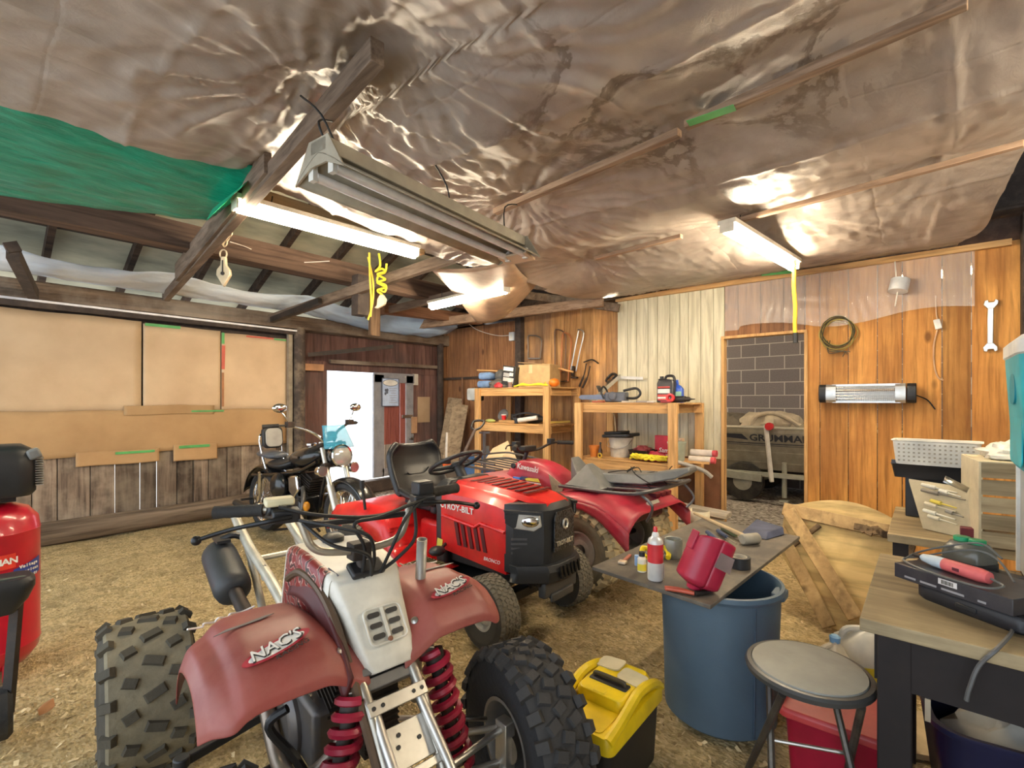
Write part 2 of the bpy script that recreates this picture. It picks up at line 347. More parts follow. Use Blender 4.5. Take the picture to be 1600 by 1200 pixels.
# ================================================================ cardboard on the left wall
t=NT('cardboard'); n=t.noise(2.2,det=6); ti=t.tint()
cbc=t.ramp(n,[(.35,(.50,.35,.215)),(.65,(.60,.44,.28))]); t.base(t.hsvt(cbc,ti,1.)); t.rgh(.8); t.bump(t.noise(1.2,t.mapd((.4,1,60))),.08,.002); cardb=t.m
t=NT('brown_cardboard'); n=t.noise(2.2,det=6); ti=t.tint(); t.base(t.hsvt(t.ramp(n,[(.35,(.48,.285,.13)),(.65,(.60,.375,.18))]),ti,1.)); t.rgh(.8); cardb2=t.m
CB=[]
def sheet(x0,x1,z0,z1,off,tint,label,wav=.006):
    def fn(u,v):
        x=x0+(x1-x0)*u; z=z0+(z1-z0)*v
        return (x,YL-off-wav*noise.noise(Vector((x*1.7,z*1.7,off*90)))-wav*.4,z+.004*math.sin(x*9))
    b=B(); b.t=tint; b.surf(fn,24,10); o=b.build('cardboard_sheet',cardb if z1>2 else cardb2,solid=.005,off=1)
    tag(o,label,'cardboard sheet','cardboard sheets covering the left wall'); CB.append(o); return o
s1=sheet(-.6,1.27,1.23,2.19,.012,.10,'large pale cardboard sheet at the far left of the upper row')
s2=sheet(1.285,2.02,1.23,2.17,.012,.16,'pale cardboard sheet between a dark seam and a red taped seam')
s3=sheet(2.03,2.80,1.23,2.15,.012,.22,'pale cardboard sheet right of the red taped seam beside the post')
s4=sheet(-.6,2.80,.80,1.25,.020,-.12,'long tan cardboard strip running below the pale upper sheets',.010)
s5=sheet(1.12,1.95,1.20,1.30,.030,-.2,'narrow brown cardboard strip over the seam between upper and lower cardboard')
s6=sheet(.75,1.42,.70,.84,.032,-.02,'small cardboard flap hanging over old boards, left of the gap')
s7=sheet(1.55,1.98,.68,.86,.034,-.02,'small cardboard flap with green tape hanging over old boards, right of the gap')
def tape(x0,x1,z0,z1,off,mat,par,tilt=0):
    b=B(); b.box(((x0+x1)/2,YL-off,(z0+z1)/2),(x1-x0,.002,z1-z0),RY(tilt)); b.build('tape',mat,par)
tape(1.30,1.62,2.145,2.175,.028,grn_tape,s2); tape(2.03,2.065,1.72,2.0,.028,red_tape,s3,1); tape(2.03,2.06,2.02,2.15,.028,grn_tape,s3); tape(2.03,2.055,1.28,1.68,.028,M('rust_tape',(.40,.17,.07),.6),s3)
tape(2.3,2.62,2.125,2.145,.028,red_tape,s3); tape(2.63,2.78,2.12,2.14,.028,grn_tape,s3); tape(-.2,.10,1.20,1.225,.044,grn_tape,s4); tape(1.72,2.05,1.222,1.24,.044,grn_tape,s4); tape(1.05,1.38,.80,.825,.046,grn_tape,s6); tape(1.6,1.9,.82,.85,.048,grn_tape,s7)
# white tube / door track along the wall plate and dark header below it
b=B(); b.bar((-.6,6.17,2.27),(2.92,6.17,2.25),.03,.02); b.build('trim_12',M('white_track',(.8,.78,.8),.4),kind='structure')
b=B(); b.box((1.15,6.2,2.235),(3.6,.05,.06)); b.build('trim_13',oldblack,kind='structure')
b=B(); planks(b,lambda u,dp,z:(u,-2.75+dp,z),-2.6,5.6,0,3.0,.2,.3,.02); b.build('wall_near_unseen',oldb,kind='structure')  # unseen wall, added to cut the daylight coming from behind the camera
# ================================================================ roof
roofm=NT('roof_sheets'); rn=roofm.noise(1.4,roofm.mapd((.8,2.4,1)),6)
roofm.base(roofm.ramp(rn,[(.35,(.22,.23,.18)),(.55,(.46,.45,.34)),(.7,(.62,.58,.43))])); roofm.rgh(.8); roofm=roofm.m
def roofz(y): return 2.52+(6.75-y)*.42 if y>1 else 2.52+5.75*.42-(1-y)*.42
b=B()
for y0,y1 in((6.9,1.0),(1.0,-3.2)): b.surf(lambda u,v:(-2.6+8.6*u,y0+(y1-y0)*v,roofz(y0+(y1-y0)*v)+.05),20,12)
b.build('ceiling',roofm,kind='structure',solid=.03,off=1)
b=B(); b.prism([(-3.2,2.62),(6.9,2.62),(6.9,roofz(6.9)+.05),(1.0,roofz(1.0)+.05),(-3.2,roofz(-3.2)+.05)],.03,basis((XR+.14,0,0),(0,1,0),(0,0,1))); b.build('wall_right_gable',oldblack,kind='structure')
b=B(); b.surf(lambda u,v:(5.4+3.4*u,-2.6+9.2*v,2.85),4,4); b.build('ceiling_boat_bay',oldblack,kind='structure',solid=.03,off=1)
k=0
for x in [-1.9+.61*i for i in range(13)]:
    b=B(); b.t=rnd.uniform(-.3,.3); b.bar((x,6.8,roofz(6.8)-.02),(x,1.0,roofz(1.0)-.02),.05,.13); b.bar((x,1.0,roofz(1.0)-.02),(x,-3.1,roofz(-3.1)-.02),.05,.13)
    b.build('trim_rafter',rafter_wood,kind='structure')
for y in (5.9,5.0,4.1,3.2):
    b=B(); b.box((1.7,y,roofz(y)+.03),(8,.09,.03)); b.build('trim_purlin',rafter_wood,kind='structure')
b=B(); b.bar((-2.2,4.63,2.70),(5.45,4.63,2.68),.16,.20); b.build('trim_14',wood('plate_beam',(.05,.03,.022),(.20,.125,.085),0,5,.85,knots=False),kind='structure')
# tie beams and battens that carry the plastic
def tie(a,c,w,h,mat,name): 
    b=B(); b.t=rnd.uniform(-.2,.2); b.bar(a,c,w,h); return b.build(name,mat,kind='structure',bev=.003)
zt=2.60
a=G(590,80,zt); e=PY(258,466,6.22); tie(a+(a-e)*.0,e,.055,.09,tie_wood,'trim_15')
a2=G(432,262,zt); tie(a2+Vector((-.045,0,.03)),a2+(e-a2)*.72+Vector((-.045,0,.03)),.04,.16,tie_wood,'trim_16')
a=G(725,396,zt+.02); e=PY(418,500,6.22); e.z=max(e.z,2.3); tie(a,e,.06,.10,tie_wood,'trim_17')
a=PX(975,446,5.3); tie(Vector((5.25,3.05,2.58)),Vector((4.55,6.1,2.50)),.07,.12,batten,'trim_18')
tie(Vector((3.85,3.1,2.62)),Vector((3.62,6.2,2.50)),.05,.09,tie_wood,'trim_19')
tie(G(774,331,zt),G(1062,207,zt),.045,.035,batten,'trim_20'); tie(G(1072,196,zt),G(1512,2,zt),.045,.035,batten,'trim_21')
tie(G(930,404,zt),G(1065,369,zt),.04,.03,batten,'trim_22'); tie(G(1135,350,zt),G(1600,224,zt),.04,.03,batten,'trim_23')
b=B(); b.bar(Vector((1.23,3.16,2.62)),Vector((2.55,3.2,2.62)),.05,.10); b.build('trim_24',wood('lamplit_beam',(.35,.2,.09),(.6,.38,.18),0,8,.7,knots=False),kind='structure')  # orange lamplight on this beam is put into its wood colour
b=B(); b.bar((XR-.1,1.0,2.74),(XR-.1,6.2,2.62),.09,.14); b.build('trim_25',rafter_wood,kind='structure')
b=B(); b.bar((5.38,2.9,2.5),(5.0,4.6,2.9),.05,.10); b.bar((4.9,3.3,2.7),(4.3,4.4,2.95),.05,.10); b.build('trim_26',rough,kind='structure')
b=B(); b.bar((3.6,5.35,2.55),(5.4,5.35,2.62),.12,.14); b.build('trim_27',wood('reddish_beam',(.16,.07,.04),(.34,.18,.10),0,6,.8,knots=False),kind='structure')
a=PY(560,470,4.5); b=B(); b.box((a.x+.02,4.5,2.45),(.13,.13,.42)); b.build('trim_28',oldblack,kind='structure',bev=.006)
a=PY(585,505,5.2); b=B(); b.box((a.x,5.2,2.43),(.14,.05,.55)); b.build('trim_29',wood('hanger_board',(.16,.09,.05),(.36,.24,.15),2,7,.8,knots=False),kind='structure',bev=.004)
b=B(); b.bar((3.0,6.13,1.95),(4.05,5.75,2.12),.04,.05); b.build('trim_30',iron,kind='structure')
b=B(); b.bar(PY(20,395,5.0),PY(52,460,6.05),.07,.09); b.bar(PY(30,385,5.0),PY(8,388,5.0),.05,.07); b.build('trim_31',oldblack,kind='structure')
b=B(); b.bar(PY(425,500,5.9),PY(500,470,5.0),.05,.06); b.build('trim_32',iron,kind='structure')
# ================================================================ plastic ceiling sheet
t=NT('plastic_sheet'); n=t.noise(2.0,det=7,rough=.6)
c=t.ramp(n,[(.35,(.29,.24,.205)),(.65,(.43,.375,.335))])
sp=t.node('SeparateXYZ'); t.L(t.o,sp.inputs[0])
mx=t.math('SUBTRACT',sp.outputs[0],1.95); my=t.math('SUBTRACT',sp.outputs[1],.78)
dd=t.math('ADD',t.math('MULTIPLY',mx,mx),t.math('MULTIPLY',my,my))
wn=t.noise(1.7,det=8,rough=.62,dist=.5)
ring=t.ramp(wn,[(.47,(0,0,0)),(.485,(1,1,1)),(.515,(.75,.75,.75)),(.54,(0,0,0))])
c=t.mix(t.math('MULTIPLY',ring,t.ramp(dd,[(.20,(.85,.85,.85)),(.85,(0,0,0))])),c,(.11,.075,.05))
my2=t.ramp(t.math('MULTIPLY',sp.outputs[0],.1),[(.40,(0,0,0)),(.52,(1,1,1))])
wn2=t.noise(1.5,t.mapd((2.5,.9,1)),7,.65,.5)
c=t.mix(t.math('MULTIPLY',t.ramp(wn2,[(.50,(0,0,0)),(.56,(.7,.7,.7)),(.66,(0,0,0))]),my2),c,(.13,.085,.05))
t.base(c); t.rgh(.40); t.p.inputs['Specular IOR Level'].default_value=.65
wr=t.noise(1.5,t.mapd((7,16,1)),8,.68,1.2); 
def crease(ax,per,off,am):
    d_=t.math('ABSOLUTE',t.math('SUBTRACT',t.math('FRACT',t.math('DIVIDE',t.math('ADD',t.math('ADD',sp.outputs[ax],off),t.math('MULTIPLY',n,am)),per)),.5)); return t.math('MULTIPLY',d_,per)
dc_=t.math('MINIMUM',crease(0,1.12,.30,.10),crease(1,1.05,.22,.12))
gr_=t.ramp(dc_,[(.0,(1,1,1)),(.012,(0,0,0))])
t.bump(t.math('ADD',t.math('MULTIPLY',wr,1.0),t.math('MULTIPLY',gr_,-.45)),.19,.028); plast=t.m
plast.node_tree.nodes['Principled BSDF'].inputs['Transmission Weight'].default_value=0
pins=[(G(590,78,ZC),.11,1.0,17),(G(467,138,ZC),.10,.55,13),(G(520,178,ZC),.06,.45,15),(G(812,318,ZC),.10,.75,19),(G(430,272,ZC),.07,.6,13),(G(1066,205,ZC),.035,.4,15),(G(1240,330,ZC),.05,.5,15),(G(1170,345,ZC),.04,.5,17),(G(915,412,ZC),.06,.5,13),(G(1460,262,ZC),.03,.5,13),(G(690,415,ZC),.05,.5,11)]
LN=[(G(775,330,0*0+ZC),G(1512,2,ZC)),(G(915,408,ZC),G(1600,222,ZC)),(G(590,80,ZC),G(425,275,ZC)),(Vector((XR,3.2,ZC)),Vector((XR,-.5,ZC)))]
def segd(p,a,c2):
    d=c2-a; tt=max(-.05,min(1.3,((p-a).dot(d))/d.length_squared)); return (p-(a+d*tt)).length
def pz(x,y):
    p=Vector((x,y,ZC)); ds=min(segd(p,*l) for l in LN)
    z=ZC-.085*(1-math.exp(-(ds/.45)**2))
    for q,am,rad,kk in pins:
        dx,dy=x-q.x,y-q.y; r=math.hypot(dx,dy)
        if r<rad*3.2:
            th=math.atan2(dy,dx)+.16*noise.noise(Vector((dx*3,dy*3,kk)))
            w=math.exp(-(r/rad)**2)
            g_=1.9*(r/rad)*math.exp(-1.6*r/rad)
            fold=.55*(abs(math.sin(th*kk*.5+.8*math.sin(th*3)))-.5)+.45*(abs(math.sin(th*kk*1.15+1.3*math.sin(th*2+kk)))-.5)
            z+=am*.50*g_*fold+.05*math.exp(-(r/.12)**2)
    z+=.012*noise.noise(Vector((x*2.2,y*1.4,5)))+.004*noise.noise(Vector((x*9,y*4,2)))+.005*noise.noise(Vector((x*6,y*19,8)))+.006*math.exp(-(ds/.22)**2)*math.sin(x*70+3*math.sin(y*23)+y*8)*0
    z+=.007*math.exp(-(ds/.20)**2)*noise.noise(Vector(((x+y)*11,(y-x)*30,2)))
    # creases of the folded sheet
    for cx in (-.4,.55,1.65,2.75,3.85): z-=.010*math.exp(-((x-cx-.06*math.sin(y*2))/.012)**2)
    for cy in (-.05,.95,2.1): z-=.010*math.exp(-((y-cy-.05*math.sin(x*1.5))/.012)**2)
    return z
def edgeY(x):
    if x<1.2: return 2.88-.02*math.sin(x*6)
    if x<2.5: return 3.08-.10*math.sin((x-1.2)/1.3*pi)
    if x<4.2: return 3.12
    return 3.18
nx,ny=340,190; b=B()
def fn(u,v):
    x=-1.2+(XR-.03+1.2)*u; y=-.40+(edgeY(x)+.40)*v
    if x>3.0: y=max(y,-.36+.11*max(0,x-4.0)+.02*math.sin(x*5))
    return (x,y,pz(x,y))
b.surf(fn,nx,ny)
pl=b.build('plastic_sheeting',plast,ang=180); tag(pl,'large wrinkled translucent brown plastic sheet stapled up as a ceiling','plastic sheet')
b=B(); p0=G(1075,193,2.575); p1=G(1148,168,2.575); b.bar(p0,p1,.05,.003); b.build('tape',grn_tape,pl)
b=B(); b.bar(PX(1190,428,5.40),PX(1238,424,5.40),.004,.04); b.build('tape',grn_tape,pl)
# torn flap hanging where the sheet ends
A=[G(672,420,2.60),G(745,502,2.42),G(838,448,2.60),G(800,408,2.56)]
b=B()
def ff(u,v):
    p=(A[0]*(1-u)+A[1]*u)*(1-v)+(A[3]*(1-u)+A[2]*u)*v
    return p+Vector((0,0,-.10*math.sin(pi*v)*u+.02*math.sin(u*5+v*3)-.05*math.sin(pi*v)))
b.surf(ff,16,16); b.build('hanging_flap',M('tan_plastic',(.46,.33,.23),.4,bump=.1,bs=12),pl,solid=.002)
A=[PX(1050,405,4.9),PX(1170,398,4.75),PX(1170,414,4.72),PX(1110,420,4.8)]
b=B(); b.surf(lambda u,v:(A[0]*(1-u)+A[1]*u)*(1-v)+(A[0]*(1-u)*.9+A[3]*u*(1-u)*1.0+A[2]*u*u+A[0]*(1-u)*.1)*v if False else (A[0].lerp(A[1],u)).lerp(A[0].lerp(A[3],min(1,u*1.9)).lerp(A[2],max(0,u-.5)*2),v)+Vector((0,0,-.02*math.sin(u*pi)*v)),14,5)
b.build('torn_strip',M('cream_strip',(.66,.58,.36),.5),pl,solid=.002)
# clear sheet draped over the upper right wall
t=NT('clear_film'); t.base((.9,.88,.84)); t.rgh(.12); wv=t.noise(1.2,t.mapd((1,7,1.5)),5,.6,1.5); t.bump(wv,.5,.03)
t.p.inputs['Alpha'].default_value=.30; t.p.inputs['Specular IOR Level'].default_value=1.0; film=t.m
def cf(u,v):
    y=1.66-1.95*u; low=2.10+.05*math.sin(u*9)+.04*noise.noise(Vector((u*4,2,2))) if u>.08 else 2.1
    z=2.60+(low-2.60)*v
    g=sum(math.exp(-((y-q)/.30)**2)*math.sin((y-q)*46/(.35+v)) for q in (1.05,.62))
    return (XR-.022-.018*v-abs(.034*g)*v-.012*noise.noise(Vector((y*5,z*5,1))),y,z)
b=B(); b.surf(cf,110,20); tag(b.build('clear_plastic_film',film,ang=180),'clear crinkled plastic film hanging over the top of the right wall','plastic sheet')
# green tarp
t=NT('green_tarp'); n=t.noise(1.4,t.mapd((3,9,3)),7,.65,.3); t.base(t.ramp(n,[(.3,(0,.16,.10)),(.6,(.005,.31,.20)),(.78,(.08,.46,.34))])); t.rgh(.3); t.bump(n,.55,.03); gt=t.m
def gf(u,v):
    x=-.9+2.05*u; y0=2.84; y1=4.45-.45*max(0,(x+.2))/1.3-.25*max(0,x-.6)
    y=y0+(y1-y0)*v; z=2.66-.05*math.sin(pi*v)-.04*v+.02*noise.noise(Vector((x*3,y*3,4)))+.012*noise.noise(Vector((x*4,y*14,4)))
    return (x,y,z)
b=B(); b.surf(gf,60,50); gt_o=b.build('green_tarp',gt,ang=180,solid=.002); tag(gt_o,'shiny green tarp sagging under the roof at the upper left','tarp')
p=[G(388,284,2.6),G(330,330,2.56),G(322,345,2.48),G(345,322,2.5),G(378,292,2.52)]
b=B(); b.loft([[q for q in p],[q+Vector((.01,.01,.02)) for q in p]]); b.build('torn_corner',M('bright_green_tarp',(.02,.42,.22),.4),gt_o)
# blue-white tarp along the wall plate
t=NT('blue_tarp'); n=t.noise(1.2,t.mapd((2,6,14)),6,.6,.8); sp=t.node('SeparateXYZ'); t.L(t.o,sp.inputs[0])
c=t.mix(t.ramp(t.math('MULTIPLY',sp.outputs[0],.2),[(.40,(0,0,0)),(.72,(1,1,1))]),(.66,.70,.74),(.40,.62,.92)); t.base(t.mix(.25,c,t.ramp(n,[(.3,(.35,.42,.5)),(.7,(.9,.94,.98))]))); t.rgh(.4); t.bump(n,.5,.03)
def bt(u,v):
    x=-.9+6.28*u; ph=(x-.1)/1.35; s=abs(math.sin(ph*pi))
    return (x,6.10-.35*(1-v)-.10*s*math.sin(pi*v)+.03*noise.noise(Vector((x*4,v*3,0))),2.44-.11*min(1,max(0,x-2.9))*min(1,max(0,5.4-x)*2.5)*v+.165*(1-v)-.10*s*math.sin(pi*(.25+.75*v))*1.0+.015*noise.noise(Vector((x*5,v*6,4)))+.04)
b=B(); b.surf(bt,140,16); tag(b.build('blue_tarp',t.m,ang=180,solid=.002),'pale blue tarp sagging in a band along the top of the left wall','tarp')
# ================================================================ lamps
def emit(name,col,st):
    m=bpy.data.materials.new(name); m.use_nodes=True; p=m.node_tree.nodes['Principled BSDF']
    p.inputs['Base Color'].default_value=(.9,.9,.9,1); p.inputs['Emission Color'].default_value=(*col,1); p.inputs['Emission Strength'].default_value=st; return m
tube_on=emit('lit_tube',(1,.84,.60),LAMP_E)
housing=M('lamp_housing',(.60,.56,.48),.45,dirt=.3)
def led(name,label,a,c,hang=0):
    a=Vector(a);c=Vector(c); L=(c-a).length; m=(a+c)/2
    t=T(name,label,'lamp',m,math.atan2((c-a).y,(c-a).x),'lit tube lamps')
    b=B(); b.box((0,0,.055),(L+.04,.12,.03)); b.box((-L/2-.012,0,.02),(.016,.09,.07)); b.box((L/2+.012,0,.02),(.016,.09,.07)); b.build('housing',housing,t,bev=.004)
    b=B(); b.tube([(-L/2,0,.0),(L/2,0,.0)],.030,12); b.build('tube',tube_on,t)
    for x in(-L*.35,L*.35): b=B(); b.tube([(x,0,.07),(x+.01,0,ZC-m.z-.01)],.004,6); b.build('hanger',iron,t)
    return t
led('tube_lamp','lit tube lamp below the exposed roof left of the big unlit fixture',(1.09,3.11,2.50),(2.36,3.06,2.50))
led('tube_lamp','lit tube lamp under the plastic ceiling above the doorway to the boat',(3.33,1.0,2.475),(4.63,.86,2.475))
led('tube_lamp','small distant lit tube lamp partly hidden behind the hanging tan flap',(3.66,4.42,2.44),(3.60,3.2,2.46))
# big unlit two-tube fixture hung on cords
a=G(497,270,2.20); c=G(810,405,2.20); L=(c-a).length; m=(a+c)/2
t=T('shop_light','big unlit beige two tube shop light hanging on cords in the middle','lamp',m,math.atan2((c-a).y,(c-a).x))
beige=M('beige_enamel',(.38,.34,.26),.45,dirt=.35,dc=(.25,.19,.12))
def rx(y): return .075-.9*abs(y)*.62
b=B(); pr=[(-.165,-.005),(-.055,.062),(.055,.062),(.165,-.005)]
b.surf(lambda u,v:(-L/2+L*u,-.15+.30*v,(-.012+.085*(1-abs(2*v-1)**1.3))),2,16); b.build('reflector',beige,t,solid=.004,off=1,ang=60)
b=B(); b.box((0,0,.10),(L,.10,.055)); b.build('ballast_channel',beige,t,bev=.004)
for s in(-1,1):
    b=B(); b.prism([(-.153,-.015),(-.06,.13),(.06,.13),(.153,-.015),(.05,.03),(-.05,.03)],.008,basis((s*L/2,0,0),(0,1,0),(0,0,1))); b.build('end_plate',beige,t)
glass_off=M('unlit_tube',(.78,.77,.76),.2,coat=.5)
for y in(-.062,.062):
    b=B(); b.tube([(-L/2+.03,y,.012),(L/2-.03,y,.012)],.019,12); u=b.build('tube',glass_off,t)
    for s in(-1,1):
        b=B(); b.box((s*(L/2-.02),y,.02),(.02,.03,.06)); b.build('socket',M('socket_white',(.7,.68,.62),.5),u)
blkwire=M('black_wire',(.01,.01,.01),.6)
Mi=(Matrix.Translation(m)@Matrix.Rotation(math.atan2((c-a).y,(c-a).x),4,'Z')).inverted()
for q in ([(-L/2+.03,0,.13),(-L/2+.01,.01,.2),Mi@G(520,190,2.55)],[(-L/2+.1,.02,.13),(-L/2+.02,.01,.23),Mi@G(470,150,2.58)],[(.12,.05,.12),(.10,.06,.25),Mi@G(672,245,2.62)],[(L/2-.08,.04,.12),(L/2-.07,.05,.3),Mi@G(812,320,2.6)]):
    b=B(); b.tube(spl(q,4),.0045,6); b.build('cord',blkwire,t)
b=B(); b.box((L/2-.02,0,.0),(.10,.20,.012),RY(10)); b.build('cardboard_patch',cardb,t)
# two unseen lamps added to light the boat and block wall
led('tube_lamp','unseen tube lamp added inside the boat bay to light the boat',(6.4,2.9,2.60),(6.4,4.1,2.60))
led('tube_lamp','unseen tube lamp added at the near end of the boat bay for more light',(6.4,-1.0,2.60),(6.4,.2,2.60))
# unseen lamp added to light the desk and stool from above
led('tube_lamp','unseen tube lamp added over the workbench to light desk and stool',(2.1,-1.0,2.5),(3.4,-1.0,2.5))
# ================================================================ wheels
def tire(name,R,w,ri,c,par,mat,rim,knob=0,kt=1,*,nk=22,rows=((-.36,.10),(-.12,.11),(.12,.11),(.36,.10)),kh=.016,steer=0,hubc=None,dish=.25,side=1,flat=.36):
    """wheel about the local x axis at c; tire part with rim and hub as sub-parts"""
    m=LM(*c)@RZ(steer)@RY(90)
    pr=[(ri,-w*.36),(ri+.012,-w*.42),((R*.55+ri*.45),-w*.50),(R-.05*R/.25,-w*.49),(R*.95,-w*.45),(R*.985,-w*flat),(R*1.0,-w*.2),(R*1.005,0)]
    pr=pr+[(r,-z) for r,z in pr[-2::-1]]
    b=B(); b.lathe(pr+[(ri,w*.36),(ri-.006,0)],44,m,False)
    if knob:
        b.t=1; b.lathe([(r+.0012,z) for r,z in pr if abs(z)<=w*.47 and r>R*.94],44,m,False); b.t=0
    if knob:
        for k in range(nk):
            for j,(zz,kw) in enumerate(rows):
                a=2*pi*(k+(.5 if j%2 else 0))/nk; edge=abs(zz)>.3
                q=m@RZ(math.degrees(a))@LM(R*(.972 if edge else 1.0),0,zz*w)@RY(-38*(1 if zz>0 else -1) if edge else 0)@RX((22 if (j+k)%2 else -22) if not edge else 0)
                o=b.m; b.m=o@q@RY(90); b.t=kt; b.box((0,0,kh*.3),(kw*w*1.9,2*pi*R/nk*knob,kh*1.5),tap=.8); b.t=0; b.m=o
    t=b.build(name,mat,par,ang=35)
    b=B(); s=side*w
    b.lathe([(ri+.004,-w*.40),(ri-.008,-w*.40),(ri-.015,-w*.32),(ri-.02,-w*dish*.3),(ri-.02,w*dish*.3),(ri-.015,w*.32),(ri-.008,w*.40),(ri+.004,w*.40)],36,m,False)
    for zz in (s*dish,):
        b.lathe([(ri-.012,zz-.012),(ri*.72,zz),(ri*.55,zz+side*.012),(ri*.3,zz+side*.014),(.012,zz+side*.016)],30,m)
    rm=b.build('rim',rim,t,ang=35)
    b=B(); b.lathe([(ri*.30,s*dish),(ri*.30,s*dish+side*.035),(ri*.2,s*dish+side*.045),(.004,s*dish+side*.048)],16,m)
    b.build('hub',hubc or iron,t)
    return t
def spring(b,p,q,r,wr,turns,n=12):
    p=Vector(p);q=Vector(q);m=basis(p,q-p,(0,1,0)); L=(q-p).length; pts=[]
    for i in range(int(turns*n)+1):
        a=2*pi*i/n; pts.append(m@Vector((L*i/(turns*n),r*math.cos(a),r*math.sin(a))))
    b.tube(pts,wr,6)
def tread(name,dark,tan,amt):
    t=NT(name); ti=t.tint(); n=t.ramp(t.noise(6,det=7,rough=.65),[(.3,(0,0,0)),(.62,(1,1,1))])
    f=t.math('MULTIPLY',t.math('ADD',t.math('MULTIPLY',ti,.75),.2),t.math('ADD',t.math('MULTIPLY',n,amt),1-amt))
    t.base(t.mix(f,dark,tan)); t.rgh(.8); t.p.inputs['Specular IOR Level'].default_value=.3; t.bump(t.noise(60,det=5),.3); return t.m
# ================================================================ racing quad, facing the camera
qd=T('racing_quad','white and faded red racing quad with no seat, largest and nearest vehicle','quad bike',W(-1.043,2.094,0),rzf(.669,-.743))
mud=tread('muddy_tire',(.022,.021,.022),(.30,.255,.165),.5) if 1 else M('x',(.03,.028,.026),.85,bump=.3,bs=50,dirt=.75,dc=(.13,.115,.09),ds=5)
qrub=tread('quad_tire_rubber',(.02,.02,.022),(.055,.052,.05),.3) if 1 else M('x',(.02,.02,.022),.62,bump=.2,bs=70,dirt=.25,dc=(.11,.10,.09),ds=6)
rimg=M('rim_grey',(.22,.21,.20),.5,.5,dirt=.4)
qsil=M('silver_frame_paint',(.46,.43,.37),.34,.75,dirt=.35,dc=(.24,.19,.13),ds=12)
fade=M('faded_red_plastic',(.29,.062,.052),.45,var=.25,vs=4,dirt=.35,dc=(.46,.22,.17),ds=3)
qwhite=M('aged_white_plastic',(.70,.67,.58),.4,dirt=.35,dc=(.46,.41,.32),ds=4)
maroon=M('shock_red',(.34,.015,.04),.4)
tire('tire',.262,.28,.115,(.44,0,.262),qd,mud,rimg,.34,.1,nk=16,rows=((-.43,.09),(-.24,.085),(-.02,.13),(.22,.085),(.43,.09)),kh=.013,side=1,flat=.42)
tire('tire',.262,.28,.115,(-.44,0,.262),qd,mud,rimg,.34,.1,nk=16,rows=((-.43,.09),(-.24,.085),(-.02,.13),(.22,.085),(.43,.09)),kh=.013,side=-1,flat=.42)
tire('tire',.268,.19,.13,(-.44,1.127,.268),qd,qrub,rimg,.50,1,nk=24,rows=((-.42,.13),(-.19,.12),(.0,.11),(.19,.12),(.42,.13)),kh=.013,steer=-11,side=-1,dish=.2)
tire('tire',.268,.19,.13,(.44,1.127,.268),qd,qrub,rimg,.50,1,nk=24,rows=((-.42,.13),(-.19,.12),(.0,.11),(.19,.12),(.42,.13)),kh=.013,steer=-11,side=1,dish=.2)
b=B(); b.tube([(-.40,0,.262),(.40,0,.262)],.018,10); b.build('rear_axle',steel,qd)
b=B(); b.tube([(.06,0,.27),(.10,.42,.33)],.025); b.tube([(-.06,0,.27),(-.10,.42,.33)],.025); b.box((0,.02,.27),(.16,.10,.10)); b.build('swingarm',qsil,qd,bev=.004)
# frame tubes
b=B()
for s in(-1,1):
    b.tube(spl([(s*.085,.62,.74),(s*.08,.85,.70),(s*.075,1.06,.59),(s*.072,1.16,.47),(s*.07,1.24,.36),(s*.09,1.20,.24),(s*.13,1.0,.20),(s*.14,.6,.20),(s*.13,.38,.28)],6),.0155,10)
b.bar((-.09,1.0,.22),(.09,1.0,.22),.03,.03); b.tube([(-.08,.66,.73),(.08,.66,.73)],.014); b.tube([(-.14,.5,.2),(.14,.5,.2)],.013)
b.build('main_frame',qsil,qd)
b=B()   # front bumper rails running toward the camera with drilled plate
for s in(-1,1): b.tube(spl([(s*.062,1.085,.565),(s*.066,1.16,.50),(s*.068,1.27,.41),(s*.065,1.36,.30),(s*.055,1.36,.20)],5),.0135,10)
b.build('bumper_rails',alum,qd)
b=B(); m=basis((0,1.10,.553),(1,0,0),(0,.72,-.69))
b.m=m; b.box((0,.0,.014),(.17,.035,.006)); b.box((0,.10,-.012),(.12,.10,.004)); b.box((0,.165,.0),(.15,.02,.004))
b.build('bumper_plate',alum,qd,bev=.002)
b=B(); b.m=m
for x,y in((-.07,0),(-.045,0),(.07,0),(.045,0),(-.03,.1),(.03,.1),(.02,.075),(0,.165)): b.lathe([(.0055,.0175 if y==0 else -.009),(.0055,.019 if y==0 else -.007)],8,LM(x,y,0))
b.build('bolt',black_plastic,qd)
b=B(); b.box((0,1.02,.60),(.145,.02,.07),RX(-40)); b.box((0,1.045,.585),(.17,.03,.035),RX(-45)); b.build('nose_bracket',M('grey_bracket',(.20,.19,.18),.5,.4),qd,bev=.003)
# seat rails at the back (no seat)
b=B()
for s in(-1,1):
    b.tube(spl([(s*.10,.50,.64),(s*.10,.30,.69),(s*.10,.05,.735),(s*.10,-.16,.80),(s*.09,-.30,.83)],5),.019,10)
    b.tube(spl([(s*.10,.44,.36),(s*.105,.30,.50),(s*.10,.10,.66),(s*.10,.0,.735)],5),.014,10)
b.tube([(-.10,.14,.715),(.10,.14,.715)],.012); b.tube([(-.09,-.28,.825),(.09,-.28,.825)],.016); b.bar((.10,.24,.66),(.10,.24,.72),.03,.01)
b.build('seat_rails',M('pale_seat_rails',(.58,.55,.46),.4,.35,dirt=.3),qd)
